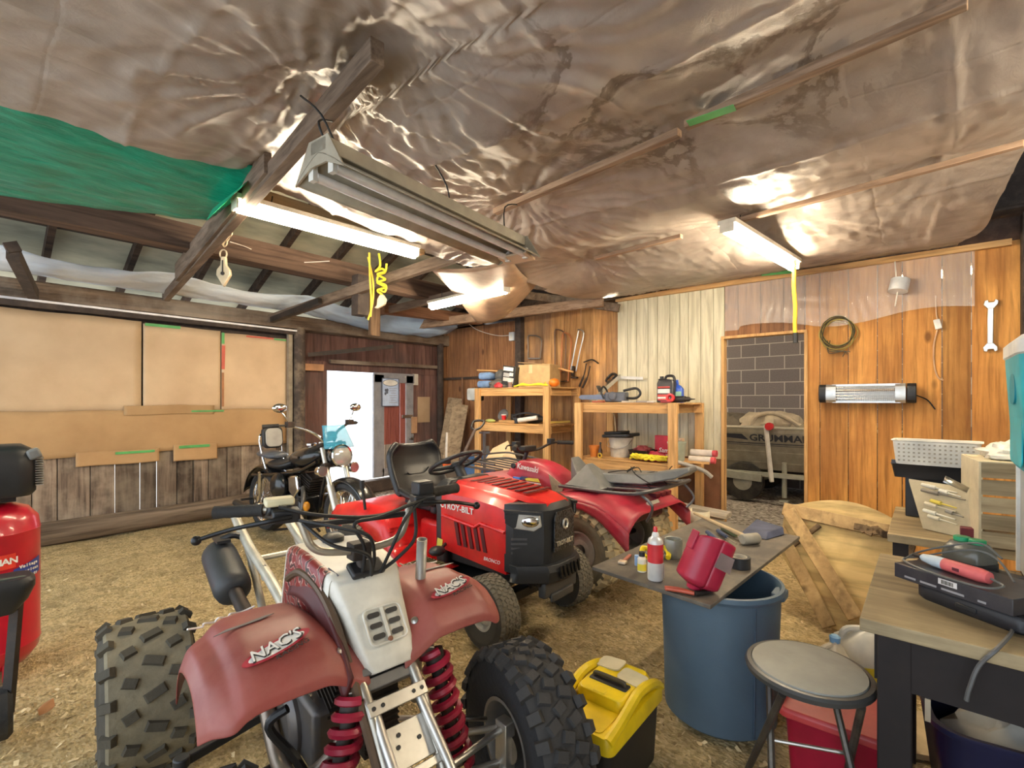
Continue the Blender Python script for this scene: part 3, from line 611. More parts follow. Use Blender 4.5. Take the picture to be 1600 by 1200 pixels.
# muffler and pipe
b=B(); m=basis((.185,-.13,.70),(0.02,.97,-.21),(1,0,0)).to_4x4(); b.m=m@RY(90)
b.lathe([(.02,-.01),(.052,0),(.064,.03),(.066,.06),(.066,.30),(.061,.33),(.045,.345),(.02,.35)],22); mf=b.build('muffler',M('muffler_black',(.035,.036,.038),.5,bump=.1,bs=150),qd,ang=50)
b=B(); b.tube(spl([(.19,.21,.63),(.19,.30,.61),(.18,.42,.57),(.15,.50,.50)],5),[.024]*16,10); b.build('exhaust_pipe',iron,mf)
b=B(); b.tube(spl([(.18,-.08,.76),(.14,-.07,.775),(.10,-.06,.76)],4),.014); b.box((.18,-.08,.762),(.05,.10,.012)); b.build('muffler_bracket',black_plastic,mf)
# engine
b=B(); b.box((0,.66,.34),(.24,.34,.20)); b.lathe([(.10,-.15),(.11,-.13),(.11,.13),(.10,.15)],20,LM(0,.62,.32)@RY(90)); b.build('engine_case',M('engine_grey',(.12,.11,.11),.45,.6,dirt=.4),qd,bev=.02)
b=B()
for k in range(9): b.box((0,.76+.012*k,.44+.022*k),(.16,.16,.008),RX(-25))
b.box((0,.80,.53),(.11,.11,.22),RX(-25)); b.build('cylinder_fins',iron,qd)
b=B(); b.tube(spl([(.02,.93,.52),(.10,1.0,.44),(.17,.92,.33),(.18,.72,.26),(.17,.5,.40)],6),.024,10); b.build('header_pipe',M('burnt_steel',(.26,.21,.17),.4,.8),qd)
b=B(); b.box((0,.99,.46),(.10,.05,.18)); 
for k in range(10): b.box((0,1.018,.385+.016*k),(.10,.012,.004))
b.build('oil_cooler',iron,qd)
# A-arms and tie rods
for s in(-1,1):
    b=B()
    b.tube([(s*.07,1.02,.22),(s*.36,1.12,.22)],.013); b.tube([(s*.07,1.24,.24),(s*.36,1.135,.22)],.013); b.tube([(s*.08,.98,.34),(s*.34,1.11,.33)],.011); b.tube([(s*.08,1.18,.36),(s*.34,1.125,.33)],.011)
    b.box((s*.36,1.127,.27),(.04,.05,.17)); b.build('a_arm',alum if s<0 else iron,qd,bev=.003)
    b=B(); b.tube([(s*.03,.95,.42),(s*.37,1.02,.30)],.008); b.build('tie_rod',steel,qd)
    b=B(); b.lathe([(.05,-.02),(.05,.02)],18,LM(s*.385,1.127,.268)@RY(90)); b.build('brake_drum',steel,qd)
    p=(s*.20,1.11,.29); q=(.10,1.06,.585) if s>0 else (-.165,1.02,.60)
    b=B(); spring(b,p,q,.036,.0115,9); sh=b.build('shock_spring',maroon,qd)
    b=B(); b.tube([p,q],.02,10); b.tube([(Vector(q)*.86+Vector(p)*.14),q],.03,12); b.build('shock_body',iron,sh)
    b=B(); b.bar(Vector(q)+Vector((0,0,-.0)),(s*.075,.98,.62),.03,.03); b.build('shock_mount',qsil,sh,bev=.003)
# foot peg bar on the rider's right
b=B(); b.tube([(.12,.66,.22),(.30,.70,.235),(.46,.66,.25)],.016,8); b.build('foot_peg',iron,qd)
b=B(); b.bar((.13,.45,.27),(.40,.56,.29),.024,.028); b.lathe([(.022,-.008),(.022,.022)],12,LM(.405,.562,.285)); b.build('nerf_bar',black_plastic,qd,bev=.004)
b=B(); b.tube(spl([(.16,1.0,.30),(.20,.93,.40),(.26,.90,.50),(.22,.92,.54)],5),.012); b.build('brake_line',black_plastic,qd)
# nose and tank cover
P=[(1.062,.622),(1.05,.645),(1.03,.675),(.96,.76),(.90,.832),(.87,.85),(.80,.862),(.70,.872),(.58,.868),(.50,.85)]
Wd=[.062,.075,.082,.094,.108,.113,.120,.125,.122,.112]; Dp=[.035,.055,.07,.10,.13,.15,.19,.21,.20,.17]
def nose(u,v):
    f_=u*(len(P)-1); i=min(int(f_),len(P)-2); t_=f_-i
    y=P[i][0]*(1-t_)+P[i+1][0]*t_; z=P[i][1]*(1-t_)+P[i+1][1]*t_; w=Wd[i]*(1-t_)+Wd[i+1]*t_; dp=Dp[i]*(1-t_)+Dp[i+1]*t_
    dy=P[i+1][0]-P[i][0]; dz=P[i+1][1]-P[i][1]; l=math.hypot(dy,dz); ny,nz=-dz/l*1,dy/l*1   # inward normal
    if u>.5: ny,nz=0,-1
    s=2*v-1; a=abs(s)
    if a<.55: x=w*.86*a/.55; d=.006*(a/.55)**2
    elif a<.70: k=(a-.55)/.15; x=w*(.86+.14*math.sin(k*pi/2)); d=.006+.028*(1-math.cos(k*pi/2))
    else: k=(a-.70)/.30; x=w*(1+.16*k); d=.034+dp*k
    return (math.copysign(x,s)-.015,y+ny*d,z+nz*d)
b=B(); b.surf(nose,45,40); ns=b.build('nose_cowl',qwhite,qd,solid=.004,ang=60)
# cable well, vents with a moulded frame, screw
b=B(); b.box((-.015,.885,.846),(.105,.06,.022),RX(-25)); b.build('cable_well',black_plastic,ns,bev=.008)
vm=basis((-.018,1.0,.716),(-1,0,0),(0,-.64,.77)); vm.translation+=vm.to_3x3()@Vector((0,0,.004))
b=B(); b.m=vm
for i in range(16):
    pass
pts=[(x,y,.001) for x,y in rrect(.112,.098,.016,4)]; b.tube(pts,.0035,6,True); b.bar((0,-.046,.001),(0,.046,.001),.009,.004)
b.build('vent_frame',qwhite,ns)
for cx in(-.028,.028):
    for cy in(-.028,.002,.031):
        b=B(); b.m=vm; b.prism(rrect(.036,.014,.006,3,cx,cy),.003); b.build('vent_slot',black_plastic,ns)
b=B(); b.m=vm; b.lathe([(.007,.0),(.007,.005),(.003,.007)],10,LM(0,-.043,0)); b.build('screw',M('rusty_screw',(.25,.1,.05),.6),ns)
# red and dark graphic on the tank side
def side(u,v): 
    p=nose(.58+.36*u,.985-.235*v) ; return Vector(p)+Vector((.005,0,.001))
t=NT('tank_graphic'); wv=t.node('TexWave'); wv.wave_type='RINGS'; wv.inputs['Scale'].default_value=9; wv.inputs['Distortion'].default_value=9; wv.inputs['Detail'].default_value=2; wv.inputs['Detail Scale'].default_value=2; t.L(t.o,wv.inputs[0])
t.base(t.ramp(wv.outputs[0],[(.30,(.22,.02,.02)),(.55,(.30,.03,.03)),(.70,(.62,.50,.42)),(.82,(.28,.03,.03)),(.97,(.03,.03,.03))])); t.rgh(.35); gm=t.m
b=B(); b.surf(side,14,8); b.build('red_graphic',gm,ns)
b=B(); g1=[nose(.52,.72),nose(.50,.93),nose(.60,.86),nose(.62,.74)]; b.f([b.v(Vector(p)+Vector((.005,.003,.003))) for p in g1]); b.build('dark_graphic',M('graphic_dark',(.05,.03,.03),.3),ns)
b=B(); b.lathe([(.035,0),(.036,.018),(.02,.028),(.008,.03)],18,LM(-.02,.62,.868)); b.build('gas_cap',black_plastic,qd)
# front fenders
def fend(s):
    Y=[.615,.64,.69,.77,.86,.925,.985,1.035,1.062,1.066]; Zz=[.63,.69,.735,.752,.756,.750,.733,.70,.668,.645]
    X=[.05,.10,.135,.165,.25,.325,.35,.372,.41,.432]; dz=[-.10,-.06,-.025,.0,.005,.0,-.014,-.042,-.055,-.10]
    def fn(u,v):
        a=u*9; i=min(int(a),8); k=a-i; y=Y[i]*(1-k)+Y[i+1]*k; z=Zz[i]*(1-k)+Zz[i+1]*k
        c=v*9; j=min(int(c),8); q=c-j; x=X[j]*(1-q)+X[j+1]*q; d=dz[j]*(1-q)+dz[j+1]*q
        sh=.04*(1-v) if u>.5 else 0
        if v>.8: y=.86+(y-.86)*(1-.32*(v-.8)/.2)
        return (s*x,y-sh*.3-.03*(1-v)*0,z+d*(1-.45*u)+(.006*s*-1))
    b=B(); b.surf(fn,27,27); f=b.build('front_fender',fade,qd,solid=.005,sub=1,off=-s,ang=70)
    return f,fn
lab=M('decal_white',(.80,.78,.74),.4); dkr=M('decal_red',(.42,.03,.05),.4); dkb=M('decal_black',(.03,.03,.03),.4)
for s in(1,-1):
    f,fn=fend(s)
    def on(u,v,up=.006):
        p=Vector(fn(u,v)); e=.02; tx=(Vector(fn(u,v+e))-Vector(fn(u,v-e)))*(-s); ty=Vector(fn(u-e,v))-Vector(fn(u+e,v))
        m=basis(p,tx,ty); m.translation+=m.to_3x3()@Vector((0,0,up)); return m
    m=on(.66,.46,.0075)
    b=B(); b.m=m; b.prism([(.085*math.cos(a),.022*math.sin(a)+.02*math.cos(a)) for a in [2*pi*i/28 for i in range(28)]],.0012); b.build('decal',dkr,f)
    b=B(); b.m=m; b.prism([(.07*math.cos(a),.016*math.sin(a)+.016*math.cos(a)) for a in [2*pi*i/28 for i in range(28)]],.002); b.build('decal',lab,f)
    text("NAC'S",.045,dkb,f,m@LM(-.002,.002,.0035)@RZ(13),shear=.25,bold=.001,sx=1.05,ext=.0006)
    text("NAC'S",.044,lab,f,m@LM(-.004,.004,.005)@RZ(13),shear=.25,bold=.0003,sx=1.05,ext=.0004)
    text("RACING",.017,dkb,f,m@LM(.028,-.024,.003)@RZ(13),shear=.2,sx=1.4,ext=.0006)
    m=on(.42,.52,.0075); b=B(); b.m=m; b.prism([(-.075,-.014),(-.04,-.006),(.04,.0),(.075,.014),(.05,.016),(0,.008),(-.045,.006)],.0015); b.build('decal',M('scuffed_decal',(.17,.15,.15),.5),f)
    ms=on(.20,.55,.009); b=B(); b.m=ms; b.tube(spl([(-.085,-.012,0),(-.05,.012,0),(-.045,-.010,0),(-.02,.010,0),(-.01,-.010,0),(.015,.012,0),(.02,-.008,0),(.05,.012,0),(.085,.004,0)],5),.0028,5); b.build('script_decal',lab,f)
    b=B(); b.lathe([(.011,0),(.011,.005),(.004,.008)],12,on(.72,.16,.004)); b.build('screw',steel,f)
# dark inner guard beside the nose
b=B(); b.surf(lambda u,v:(.100+.02*v,.62+.44*u,.775-.02*u-.12*u*u-.055*v+.05*math.sin(u*pi)),16,4); b.build('inner_guard',M('dark_guard',(.10,.018,.018),.5),qd,solid=.012)
b=B(); b.tube(spl([(.12,.60,.77),(.115,.70,.815),(.105,.82,.80),(.10,.93,.74),(.095,1.05,.61),(.09,1.16,.47),(.085,1.26,.34)],5),.0125,8); b.build('guard_edge',M('brown_edge',(.12,.075,.045),.5,.3),qd)
# handlebar (turned a little), grips, levers, cables
hb=LM(-.0,.86,0)@RZ(-11); hbp=lambda *p:hb@Vector(p)
b=B(); b.tube(spl([hbp(.37,-.10,1.035),hbp(.24,-.04,1.04),hbp(.17,-.005,1.02),hbp(.13,.01,.93),hbp(.06,.015,.905),hbp(-.06,.015,.905),hbp(-.13,.01,.93),hbp(-.17,-.005,1.02),hbp(-.24,-.04,1.04),hbp(-.37,-.10,1.035)],7),.0115,10)
hbo=b.build('handlebar',M('tan_handlebar',(.42,.38,.31),.35,.7),qd)
b=B(); b.tube([hbp(.155,0,.99),hbp(-.155,0,.99)],.010,8); b.build('cross_bar',black_plastic,hbo)
b=B(); b.box((0,.87,.90),(.06,.05,.05)); b.tube([(0,.87,.9),(0,.93,.70),(0,.98,.5)],.014); b.build('stem',iron,hbo,bev=.004)
for s in(1,-1):
    b=B(); g=[hbp(s*(.37-.012*i),-.10+.0055*i,1.035+.0004*i) for i in range(11)]; b.tube(g,[.0185]+[.0165+.0012*(i%2) for i in range(1,10)]+[.019],14); b.build('grip',rubber,hbo)
    b=B(); b.tube(spl([hbp(s*.19,.045,1.03),hbp(s*.25,.05,1.025),hbp(s*.33,.0,1.005),hbp(s*.405,-.015,.985)],5),[.007]*8+[.006]*7+[.005],8); b.ball(hbp(s*.41,-.016,.983),.013,10,6); b.build('brake_lever',M('black_lever',(.02,.02,.022),.35,.5),hbo)
    b=B(); b.box(hbp(s*.20,.015,1.03),(.07,.055,.035),RZ(-11)); b.lathe([(.019,-.02),(.019,.02)],12,LM(*hbp(s*.225,-.03,1.04))@RY(80)); b.build('lever_clamp',black_plastic,hbo,bev=.005)
b=B(); b.box(hbp(.215,.0,1.068),(.075,.05,.022),RZ(-8)); b.build('fluid_reservoir',M('yellowed_cap',(.74,.68,.45),.4),hbo,bev=.006)
b=B(); b.box(hbp(-.21,-.01,1.065),(.06,.05,.045)); b.build('switch_box',black_plastic,hbo,bev=.006)
for pts in ([hbp(.17,.05,1.02),hbp(.08,.10,1.00),hbp(-.0,.12,.97),(-.01,.95,.90),(-.02,.91,.83)],[hbp(.16,.05,1.01),hbp(.10,.12,.96),(.03,.99,.92),(-.01,.93,.84)],[hbp(-.18,.04,1.03),hbp(-.12,.08,.99),hbp(-.08,.10,.93),(-.04,.93,.84)],[hbp(-.2,.04,1.04),hbp(-.05,.08,1.01),hbp(.03,.09,1.0),(.02,.95,.93),(.005,.90,.83)],[hbp(-.17,.02,1.02),hbp(-.16,.06,.93),(-.09,.95,.88),(-.05,.90,.83)],[hbp(.22,.04,1.06),hbp(.12,.06,1.03),hbp(-.05,.03,1.0),hbp(-.18,.02,1.03)]):
    b=B(); b.tube(spl(pts,6),.0055,6); b.build('cable',blkwire,hbo)
# loose upright pipe standing by the far fender
g=G(668,1010,0); b=B()
# open steel pipe held in the quad's far nerf bar
b.tube([(-.235,.80,.32),(-.20,.90,.90)],.017,14,caps=False); b.build('upright_pipe',M('pipe_grey',(.36,.33,.30),.45,.6),qd,solid=.003)
# ================================================================ red riding mower
mw=T('riding_mower','bright red riding mower with black seat and slotted hood','riding mower',W(-.8,3.70,0),rzf(.762,-.647))
mred=M('mower_red',(.66,.014,.014),.34,coat=.25)
mblk=M('mower_black_plastic',(.022,.023,.025),.45,bump=.05,bs=120)
turf=tread('turf_tire',(.035,.033,.03),(.20,.175,.13),.4) if 1 else M('x',(.05,.046,.042),.8,dirt=.5,dc=(.16,.14,.11),ds=9)
wrim=M('pale_rim',(.55,.52,.45),.5,dirt=.4)
R4=((-.36,.10),(-.12,.10),(.12,.10),(.36,.10))
tire('tire',.19,.15,.085,(.37,1.2,.19),mw,turf,wrim,.66,nk=36,rows=((-.38,.08),(-.22,.08),(-.07,.08),(.07,.08),(.22,.08),(.38,.08)),kh=.006,side=1,steer=-8)
tire('tire',.19,.15,.085,(-.37,1.2,.19),mw,turf,wrim,.66,nk=36,rows=((-.38,.08),(-.22,.08),(-.07,.08),(.07,.08),(.22,.08),(.38,.08)),kh=.006,side=-1,steer=-8)
tire('tire',.25,.21,.11,(.40,0,.25),mw,turf,wrim,.66,nk=40,rows=((-.38,.08),(-.22,.08),(-.07,.08),(.07,.08),(.22,.08),(.38,.08)),kh=.007,side=1)
tire('tire',.25,.21,.11,(-.40,0,.25),mw,turf,wrim,.66,nk=40,rows=((-.38,.08),(-.22,.08),(-.07,.08),(.07,.08),(.22,.08),(.38,.08)),kh=.007,side=-1)
b=B(); b.box((0,1.2,.22),(.60,.07,.06)); b.box((0,1.2,.30),(.12,.10,.14)); b.build('front_axle',mblk,mw,bev=.008)
b=B(); b.box((0,.55,.36),(.36,1.7,.10)); b.build('chassis',iron,mw,bev=.01)
# hood: cross-sections from the dash to the nose
def sec(y,w,zt,zb,sh): return [(w*.98,y,zb),(w,y,zb+.12),(w,y,zt-.10),(w*.97,y,zt-.05),(w*.80,y,zt-.012+sh),(w*.62,y,zt+sh),(0,y,zt+sh+.012),(-w*.62,y,zt+sh),(-w*.80,y,zt-.012+sh),(-w*.97,y,zt-.05),(-w,y,zt-.10),(-w,y,zb+.12),(-w*.98,y,zb)]
b=B(); b.loft([sec(.66,.245,.80,.40,.0),sec(.70,.25,.812,.40,.0),sec(.95,.258,.808,.385,0),sec(1.15,.262,.79,.37,0),sec(1.225,.262,.775,.365,0)],True,False)
hd=b.build('hood',mred,mw,sub=0,ang=35)
b=B(); tp=[(.66,.803),(.70,.83),(.95,.832),(1.15,.815),(1.30,.79),(1.40,.765)]; wd_=[.12,.165,.175,.165,.145,.115]
b.loft([[(w*sx,y,z-.028 if abs(sx)==1 else z) for sx in(1,.82,0,-.82,-1)] for (y,z),w in zip(tp,wd_)],True,False); b.loft([[(w*sx,y,z-.03) for sx in(1,-1)] for (y,z),w in zip(tp,wd_)],False,False); b.build('hood_top',mred,hd,ang=30)
for i in range(8):
    y=.80+.062*i; b=B(); b.prism([(-.12,y),(.12,y),(.112,y+.030),(-.112,y+.030)],.005,LM(0,0,.831-.028*max(0,(y-.95))/.2*.55)); b.build('hood_slot',M('slot_dark',(.10,.004,.006),.5),hd)
for i in range(5):
    y=.80+.055*i; b=B(); b.prism([(y,.60),(y+.028,.60),(y+.06,.46),(y+.032,.46)],.003,basis((.2615,0,0),(0,1,0),(0,0,1))); b.build('side_vent',M('slot_dark',(.10,.004,.006),.5),hd)
b=B()
b.tube([(.262,.69,.62),(.264,.98,.595),(.266,1.03,.625),(.267,1.22,.605)],.010,8); b.build('side_crease',mred,hd)
text('TROY-BILT',.052,lab,hd,basis((.2655,.84,.685),(0,1,0),(0,0,1))@RZ(-1),shear=0,bold=.0012,sx=1.05)
b=B(); b.tube([(.2635,.695+.018*math.cos(a),.695+.020*math.sin(a)) for a in [2*pi*i/12 for i in range(12)]],.004,6,True); b.build('emblem',lab,hd)
text('BRONCO',.03,lab,hd,basis((.2655,1.12,.425),(0,1,0),(0,0,1)),shear=.2,sx=1)
# grille: black nose with chamfered corners, headlights, mesh, bumper
def front(z,k=1.0,d=0): return [(.262,1.215,z),(.262*k,1.27+d,z),(.15*k,1.40+d,z),(.08*k,1.425+d,z),(-.08*k,1.425+d,z),(-.15*k,1.40+d,z),(-.262*k,1.27+d,z),(-.262,1.215,z)]
b=B(); b.loft([front(.385),front(.40,1.02,.01),front(.62,1.0,.01),front(.73,.96),front(.765,.9,-.025)],True,True); gr=b.build('grille',mblk,mw,ang=25)
b=B(); m=basis((0,1.441,.60),(-1,0,0),(0,0,1)); b.m=m
t=NT('honeycomb'); v_=t.node('TexVoronoi'); v_.inputs['Scale'].default_value=70; t.L(t.o,v_.inputs[0]); t.base(t.ramp(v_.outputs['Distance'],[(.3,(.002,.002,.002)),(.6,(.05,.05,.052))])); t.rgh(.35); t.bump(v_.outputs['Distance'],.8,.004)
b.prism([(-.075,.12),(.075,.12),(.095,.09),(.10,-.10),(-.10,-.10),(-.095,.09)],.006); b.build('grille_mesh',t.m,gr)
b=B(); b.tube([m@Vector((.022*math.cos(a),.045+.027*math.sin(a),.012)) for a in [2*pi*i/8 for i in range(8)]],.0065,6,True); b.build('emblem',M('badge_silver',(.72,.68,.58),.3,.6),gr)
text('TROY-BILT',.036,M('badge_silver',(.72,.68,.58),.3,.6),gr,m@LM(0,-.06,.008),bold=.001,ext=.002,sx=.95)
for s in(1,-1):
    lm=basis((s*.222,1.325,.685),(-s*.13*s,.0,0) if False else (-(.112)*1,.13*s*1,0) if s>0 else (-.112,-.13,0),(0,0,1))
    b=B(); b.m=lm; b.prism([(-.105,.043),(.09,.030),(.10,-.035),(.055,-.062),(-.06,-.044),(-.105,-.015)],.018); hl=b.build('headlight',M('headlight_glass',(.62,.61,.56),.22,.25,coat=1),gr,bev=.006)
    b=B(); b.m=lm; b.ball((.035,-.008,.014),(.052,.032,.012)); b.build('reflector',chrome,hl)
    b=B(); b.m=lm; b.prism([(-.105,.041),(-.03,.036),(-.045,-.036),(-.06,-.042),(-.105,-.013)],.020); b.build('headlight_bezel',mblk,hl)
    b=B(); b.m=lm; b.prism([(-.115,.060),(.10,.044),(.09,.030),(-.105,.043)],.026); b.build('headlight_brow',mblk,hl)
    b=B()
    for k in range(4): b.box((s*.240,1.305,.50+.026*k),(.09,.004,.012),RZ(-49*s))
    b.build('corner_vent',M('vent_grey',(.07,.07,.075),.5),gr)
b=B(); b.loft([[(x*1.04,y+d,z) for x,y,_ in front(0)] for z,d in((.33,-.06),(.34,.045),(.40,.055),(.435,.04))],True,True); bp=b.build('bumper',mblk,mw,ang=25,bev=.006)
for k in range(6):
    b=B(); x=.09-.036*k; b.box((x,1.485,.393),(.014,.01,.07),RY(14)); b.build('bumper_slot',M('pit_black',(.004,.004,.004),.6),bp)
b=B(); b.box((0,1.40,.29),(.32,.05,.09)); b.box((0,1.43,.24),(.22,.02,.05)); b.build('front_plate',M('plate_grey',(.06,.06,.06),.5),mw,bev=.01)
# dash, steering wheel
b=B(); b.loft([[(.235,.60,z) if 0 else (sx*.235*k,y,z) for sx,y in((1,.56+o),(1,.69),(-1,.69),(-1,.56+o))] for z,k,o in((.30,1,.03),(.62,1,.03),(.78,.95,0),(.835,.75,.03))]); b.build('dash',mblk,mw,bev=.02)
b=B(); b.tube([(0,.62,.80),(0,.55,.90)],.035,10); b.build('steering_column',mblk,mw)
sw=LM(0,.535,.915)@RX(28)
b=B(); b.tube([sw@Vector((.185*math.cos(a),.185*math.sin(a),0)) for a in [2*pi*i/36 for i in range(36)]],.014,10,True)
for a in(pi/2+.0,pi*7/6,pi*11/6): b.tube([sw@Vector((.02*math.cos(a),.02*math.sin(a),-.02)),sw@Vector((.18*math.cos(a),.18*math.sin(a),0))],[.018,.011],8)
b.lathe([(.045,-.03),(.05,-.01),(.03,.004),(.01,.006)],16,sw); b.build('steering_wheel',mblk,mw)
# seat: bucket with ribbed back
sb=M('black_vinyl',(.018,.018,.02),.34,bump=.06,bs=150)
def seat(u,v):
    a=2*v-1; w=.235*(1-.10*u*u) if u<.5 else .235*(1-.35*max(0,(u-.86)/.14)**2)
    if u<.5: k=u/.5; y=.57-.40*k; z=.675-.025*math.sin(k*pi)+.02*k
    else: k=(u-.5)/.5; y=.17-.12*k-.03*math.sin(k*pi); z=.695+.33*k
    bol=abs(a)**3*.055
    if u<.5: z+=bol*(1 if u>.1 else .6)
    else: y+=bol
    return (w*a,y,z-.012*math.sin(u*60)*(1-a*a)*.15)
b=B(); b.surf(seat,36,20); st=b.build('seat',sb,mw,solid=.05,sub=1,off=-1,ang=70)
b=B(); b.tube(spl([(.10,.125,.82),(.06,.105,.80),(-.06,.105,.80),(-.10,.12,.84)],5),.006,6); b.build('seat_seam',sb,st)
b=B(); b.box((0,.30,.62),(.30,.30,.07)); b.box((0,.52,.635),(.40,.06,.09)); b.build('seat_base',mblk,mw,bev=.015)
# fender deck and step-through
def deck(u,v):
    x=-.47+.94*v; y=-.35+.80*u
    z=.56+.06*math.sin(min(1,u/.9)*pi)+(.0 if abs(x)<.3 else -.0)
    z-=.16*max(0,(abs(x)-.38)/.09)**2
    z-=.20*max(0,(u-.80)/.2)**1.5
    return (x,y,z)
b=B(); b.surf(deck,24,24); b.build('rear_fender',mred,mw,solid=.006,ang=50)
for s in(1,-1):
    b=B(); b.surf(lambda u,v:(s*(.20+.27*v),.44+.34*u,.30+.10*max(0,1-u*4)**2-.012*max(0,(v-.9)*10)),16,8); b.build('foot_deck',mred,mw,solid=.006,ang=50)
b=B(); b.box((0,.50,.42),(.42,.22,.26)); b.build('centre_tunnel',mred,mw,bev=.03)
for k in range(6):
    b=B(); b.box((.335,.36-.0*k,.40+.022*k),(.19,.02,.007),RX(20)); b.build('deck_rib',mred,mw)
for s in(1,-1):
    b=B(); b.box((s*.35,.62,.312),(.20,.20,.010)); 
    for k in range(7): b.box((s*.35,.54+.026*k,.32),(.19,.010,.008))
    b.build('foot_mat',M('olive_mat',(.17,.15,.07),.8),mw)
b=B(); b.tube([(.24,.70,.44),(.33,.74,.42)],.010); b.ball((.34,.73,.42),(.055,.05,.03)); b.build('brake_pedal',mblk,mw)
b=B(); b.prism([(.0,.0),(.05,0),(.06,.05),(.01,.055)],.002,basis((.2475,.62,.41),(0,1,0),(0,0,1))); b.build('warning_sticker',M('sticker_yellow',(.75,.68,.10),.4),mw)
b=B(); b.tube([(.44,.10,.60),(.45,.08,.76)],.010); b.tube([(.45,.08,.745),(.452,.077,.80)],.018,8); b.build('shift_lever',mblk,mw)
b=B(); b.tube([(.30,1.05,.20),(.31,.7,.16)],.02); b.lathe([(.46,.12),(.50,.14),(.50,.22),(.40,.25),(.10,.26)],30,LM(0,.62,0)@Matrix.Diagonal((.95,.72,1,1))); b.build('mower_deck',mblk,mw)
# ================================================================ red utility ATV facing away
kv=T('utility_atv','dusty red utility four wheeler with torn grey seat and racks','quad bike',W(.785,3.75,0),rzf(-.714,.70))
kred=M('dusty_red_plastic',(.46,.025,.055),.35,var=.25,vs=3,dirt=.4,dc=(.40,.16,.15),ds=4)
ktire=tread('dusty_knobbly_tire',(.045,.043,.038),(.72,.60,.36),.3) if 1 else M('x',(.06,.055,.045),.9,dirt=.95,dc=(.42,.34,.19),ds=2.2,bump=.3,bs=40)
krub=M('atv_sidewall',(.035,.034,.032),.8,dirt=.5,dc=(.2,.17,.12))
for s in(1,-1):
    for y,R,w in((0,.275,.24),(1.12,.265,.20)):
        tire('tire',R,w,.135,(s*.345,y,R),kv,ktire,M('dusty_rim',(.36,.34,.30),.5,.3,dirt=.5),.55,.8,nk=22,rows=((-.40,.14),(-.14,.16),(.14,.16),(.40,.14)),kh=.018,side=s)
b=B(); b.tube([(-.33,0,.275),(.33,0,.275)],.022); b.tube([(-.3,1.12,.265),(.3,1.12,.265)],.02); b.box((0,.0,.30),(.18,.2,.16)); b.build('axle',iron,kv,bev=.01)
b=B(); b.box((0,.55,.40),(.28,.55,.28)); b.box((0,.1,.42),(.18,.5,.06)); b.build('engine',M('engine_dark',(.06,.055,.05),.6,.4,dirt=.5),kv,bev=.02)
# rear fender with squared skirts
def kf(u,v,y0,y1,zc,arch,wi=.47,drop=.16):
    x=-wi+2*wi*v; y=y0+(y1-y0)*u; a=abs(2*v-1)
    z=zc+.03*math.sin(u*pi)+arch*(math.sin(u*pi))
    k=max(0,(a-.62)/.38); z-=drop*max(0,(u-.70)/.30)**1.3*(1 if y1<y0 else 1)*(.4+k)
    z-=.05*k**3
    return (x,y,z)
b=B(); b.surf(lambda u,v:kf(u,v,.42,-.42,.60,.05,.46,.05),24,24); rf=b.build('rear_fender',kred,kv,solid=.006,ang=40)
for s in(1,-1):
    b=B(); b.surf(lambda u,v:(s*(.46+.0*v),.42-.84*u,(.60+.08*math.sin(u*pi)-.05*max(0,(u-.7)/.3)**1.3*1.4-.05)-(.05+.09*max(0,(u-.55)/.45)+.07*max(0,.3-u)/.3)*v),16,3); b.build('fender_skirt',kred,rf,solid=.006)
b=B()
for i in range(2):
    for j in range(3): b.box((.12+.09*j,-.20-.09*i,.655-.02*i),(.07,.07,.03))
b.build('fender_pocket',M('pocket_dark_red',(.16,.01,.02),.6),rf,bev=.006)
b=B(); b.box((-.02,-.36,.60),(.16,.012,.05),RX(-30)); b.build('tail_sticker',M('sticker_cream',(.7,.65,.55),.5),rf)
b=B(); b.surf(lambda u,v:kf(u,v,.80,1.45,.62,.03,.42,.14),24,24); ff_=b.build('front_fender',M('pale_pink_fender',(.60,.17,.21),.35,dirt=.4,dc=(.66,.42,.45),ds=3),kv,solid=.006,ang=40)
b=B(); b.box((0,-.05,.52),(.5,.5,.10)); b.build('rear_mud_guard',M('mud_guard_dark',(.10,.025,.03),.7),kv,bev=.02)
# tank and body shell
def ring(y,w,z0,z1,f=.7): return [(w,y,z0),(w,y,z0+(z1-z0)*.6),(w*f,y,z1-.01),(w*f*.6,y,z1),(-w*f*.6,y,z1),(-w*f,y,z1-.01),(-w,y,z0+(z1-z0)*.6),(-w,y,z0)]
b=B(); b.loft([ring(.40,.13,.55,.63),ring(.52,.15,.55,.72),ring(.66,.155,.55,.80),ring(.86,.16,.55,.835),ring(1.02,.165,.55,.825),ring(1.12,.15,.56,.74),ring(1.2,.13,.58,.66)]); tk=b.build('tank_shell',kred,kv,sub=1,ang=60)
m=basis((-.166,.84,.735),(0,-1,0),(0.18,0,1))
text('Kawasaki',.068,lab,tk,m@LM(.0,.03,.004)@RZ(-4),bold=.0015,sx=1.0)
b=B(); b.m=m; b.lathe([(.026,0),(.024,.014),(.01,.018)],14,LM(-.17,.035,-.0)); b.build('fuel_knob',black_plastic,tk)
for poly,mm in (([(-.03,-.055),(.13,-.045),(.16,-.075),(.0,-.075)],M('stripe_yellow',(.78,.62,.05),.4)),([(-.06,-.045),(.02,-.045),(-.03,-.075),(-.08,-.07)],M('stripe_navy',(.05,.06,.16),.4)),([(.0,-.083),(.17,-.083),(.17,-.092),(.0,-.092)],lab)):
    b=B(); b.m=m; b.prism(poly,.004,LM(0,0,.002)); b.build('stripe',mm,tk)
b=B(); b.m=m; b.box((-.10,-.095,.012),(.085,.075,.03)); b.build('blue_cap',M('bright_blue',(.03,.16,.55),.35),tk,bev=.006)
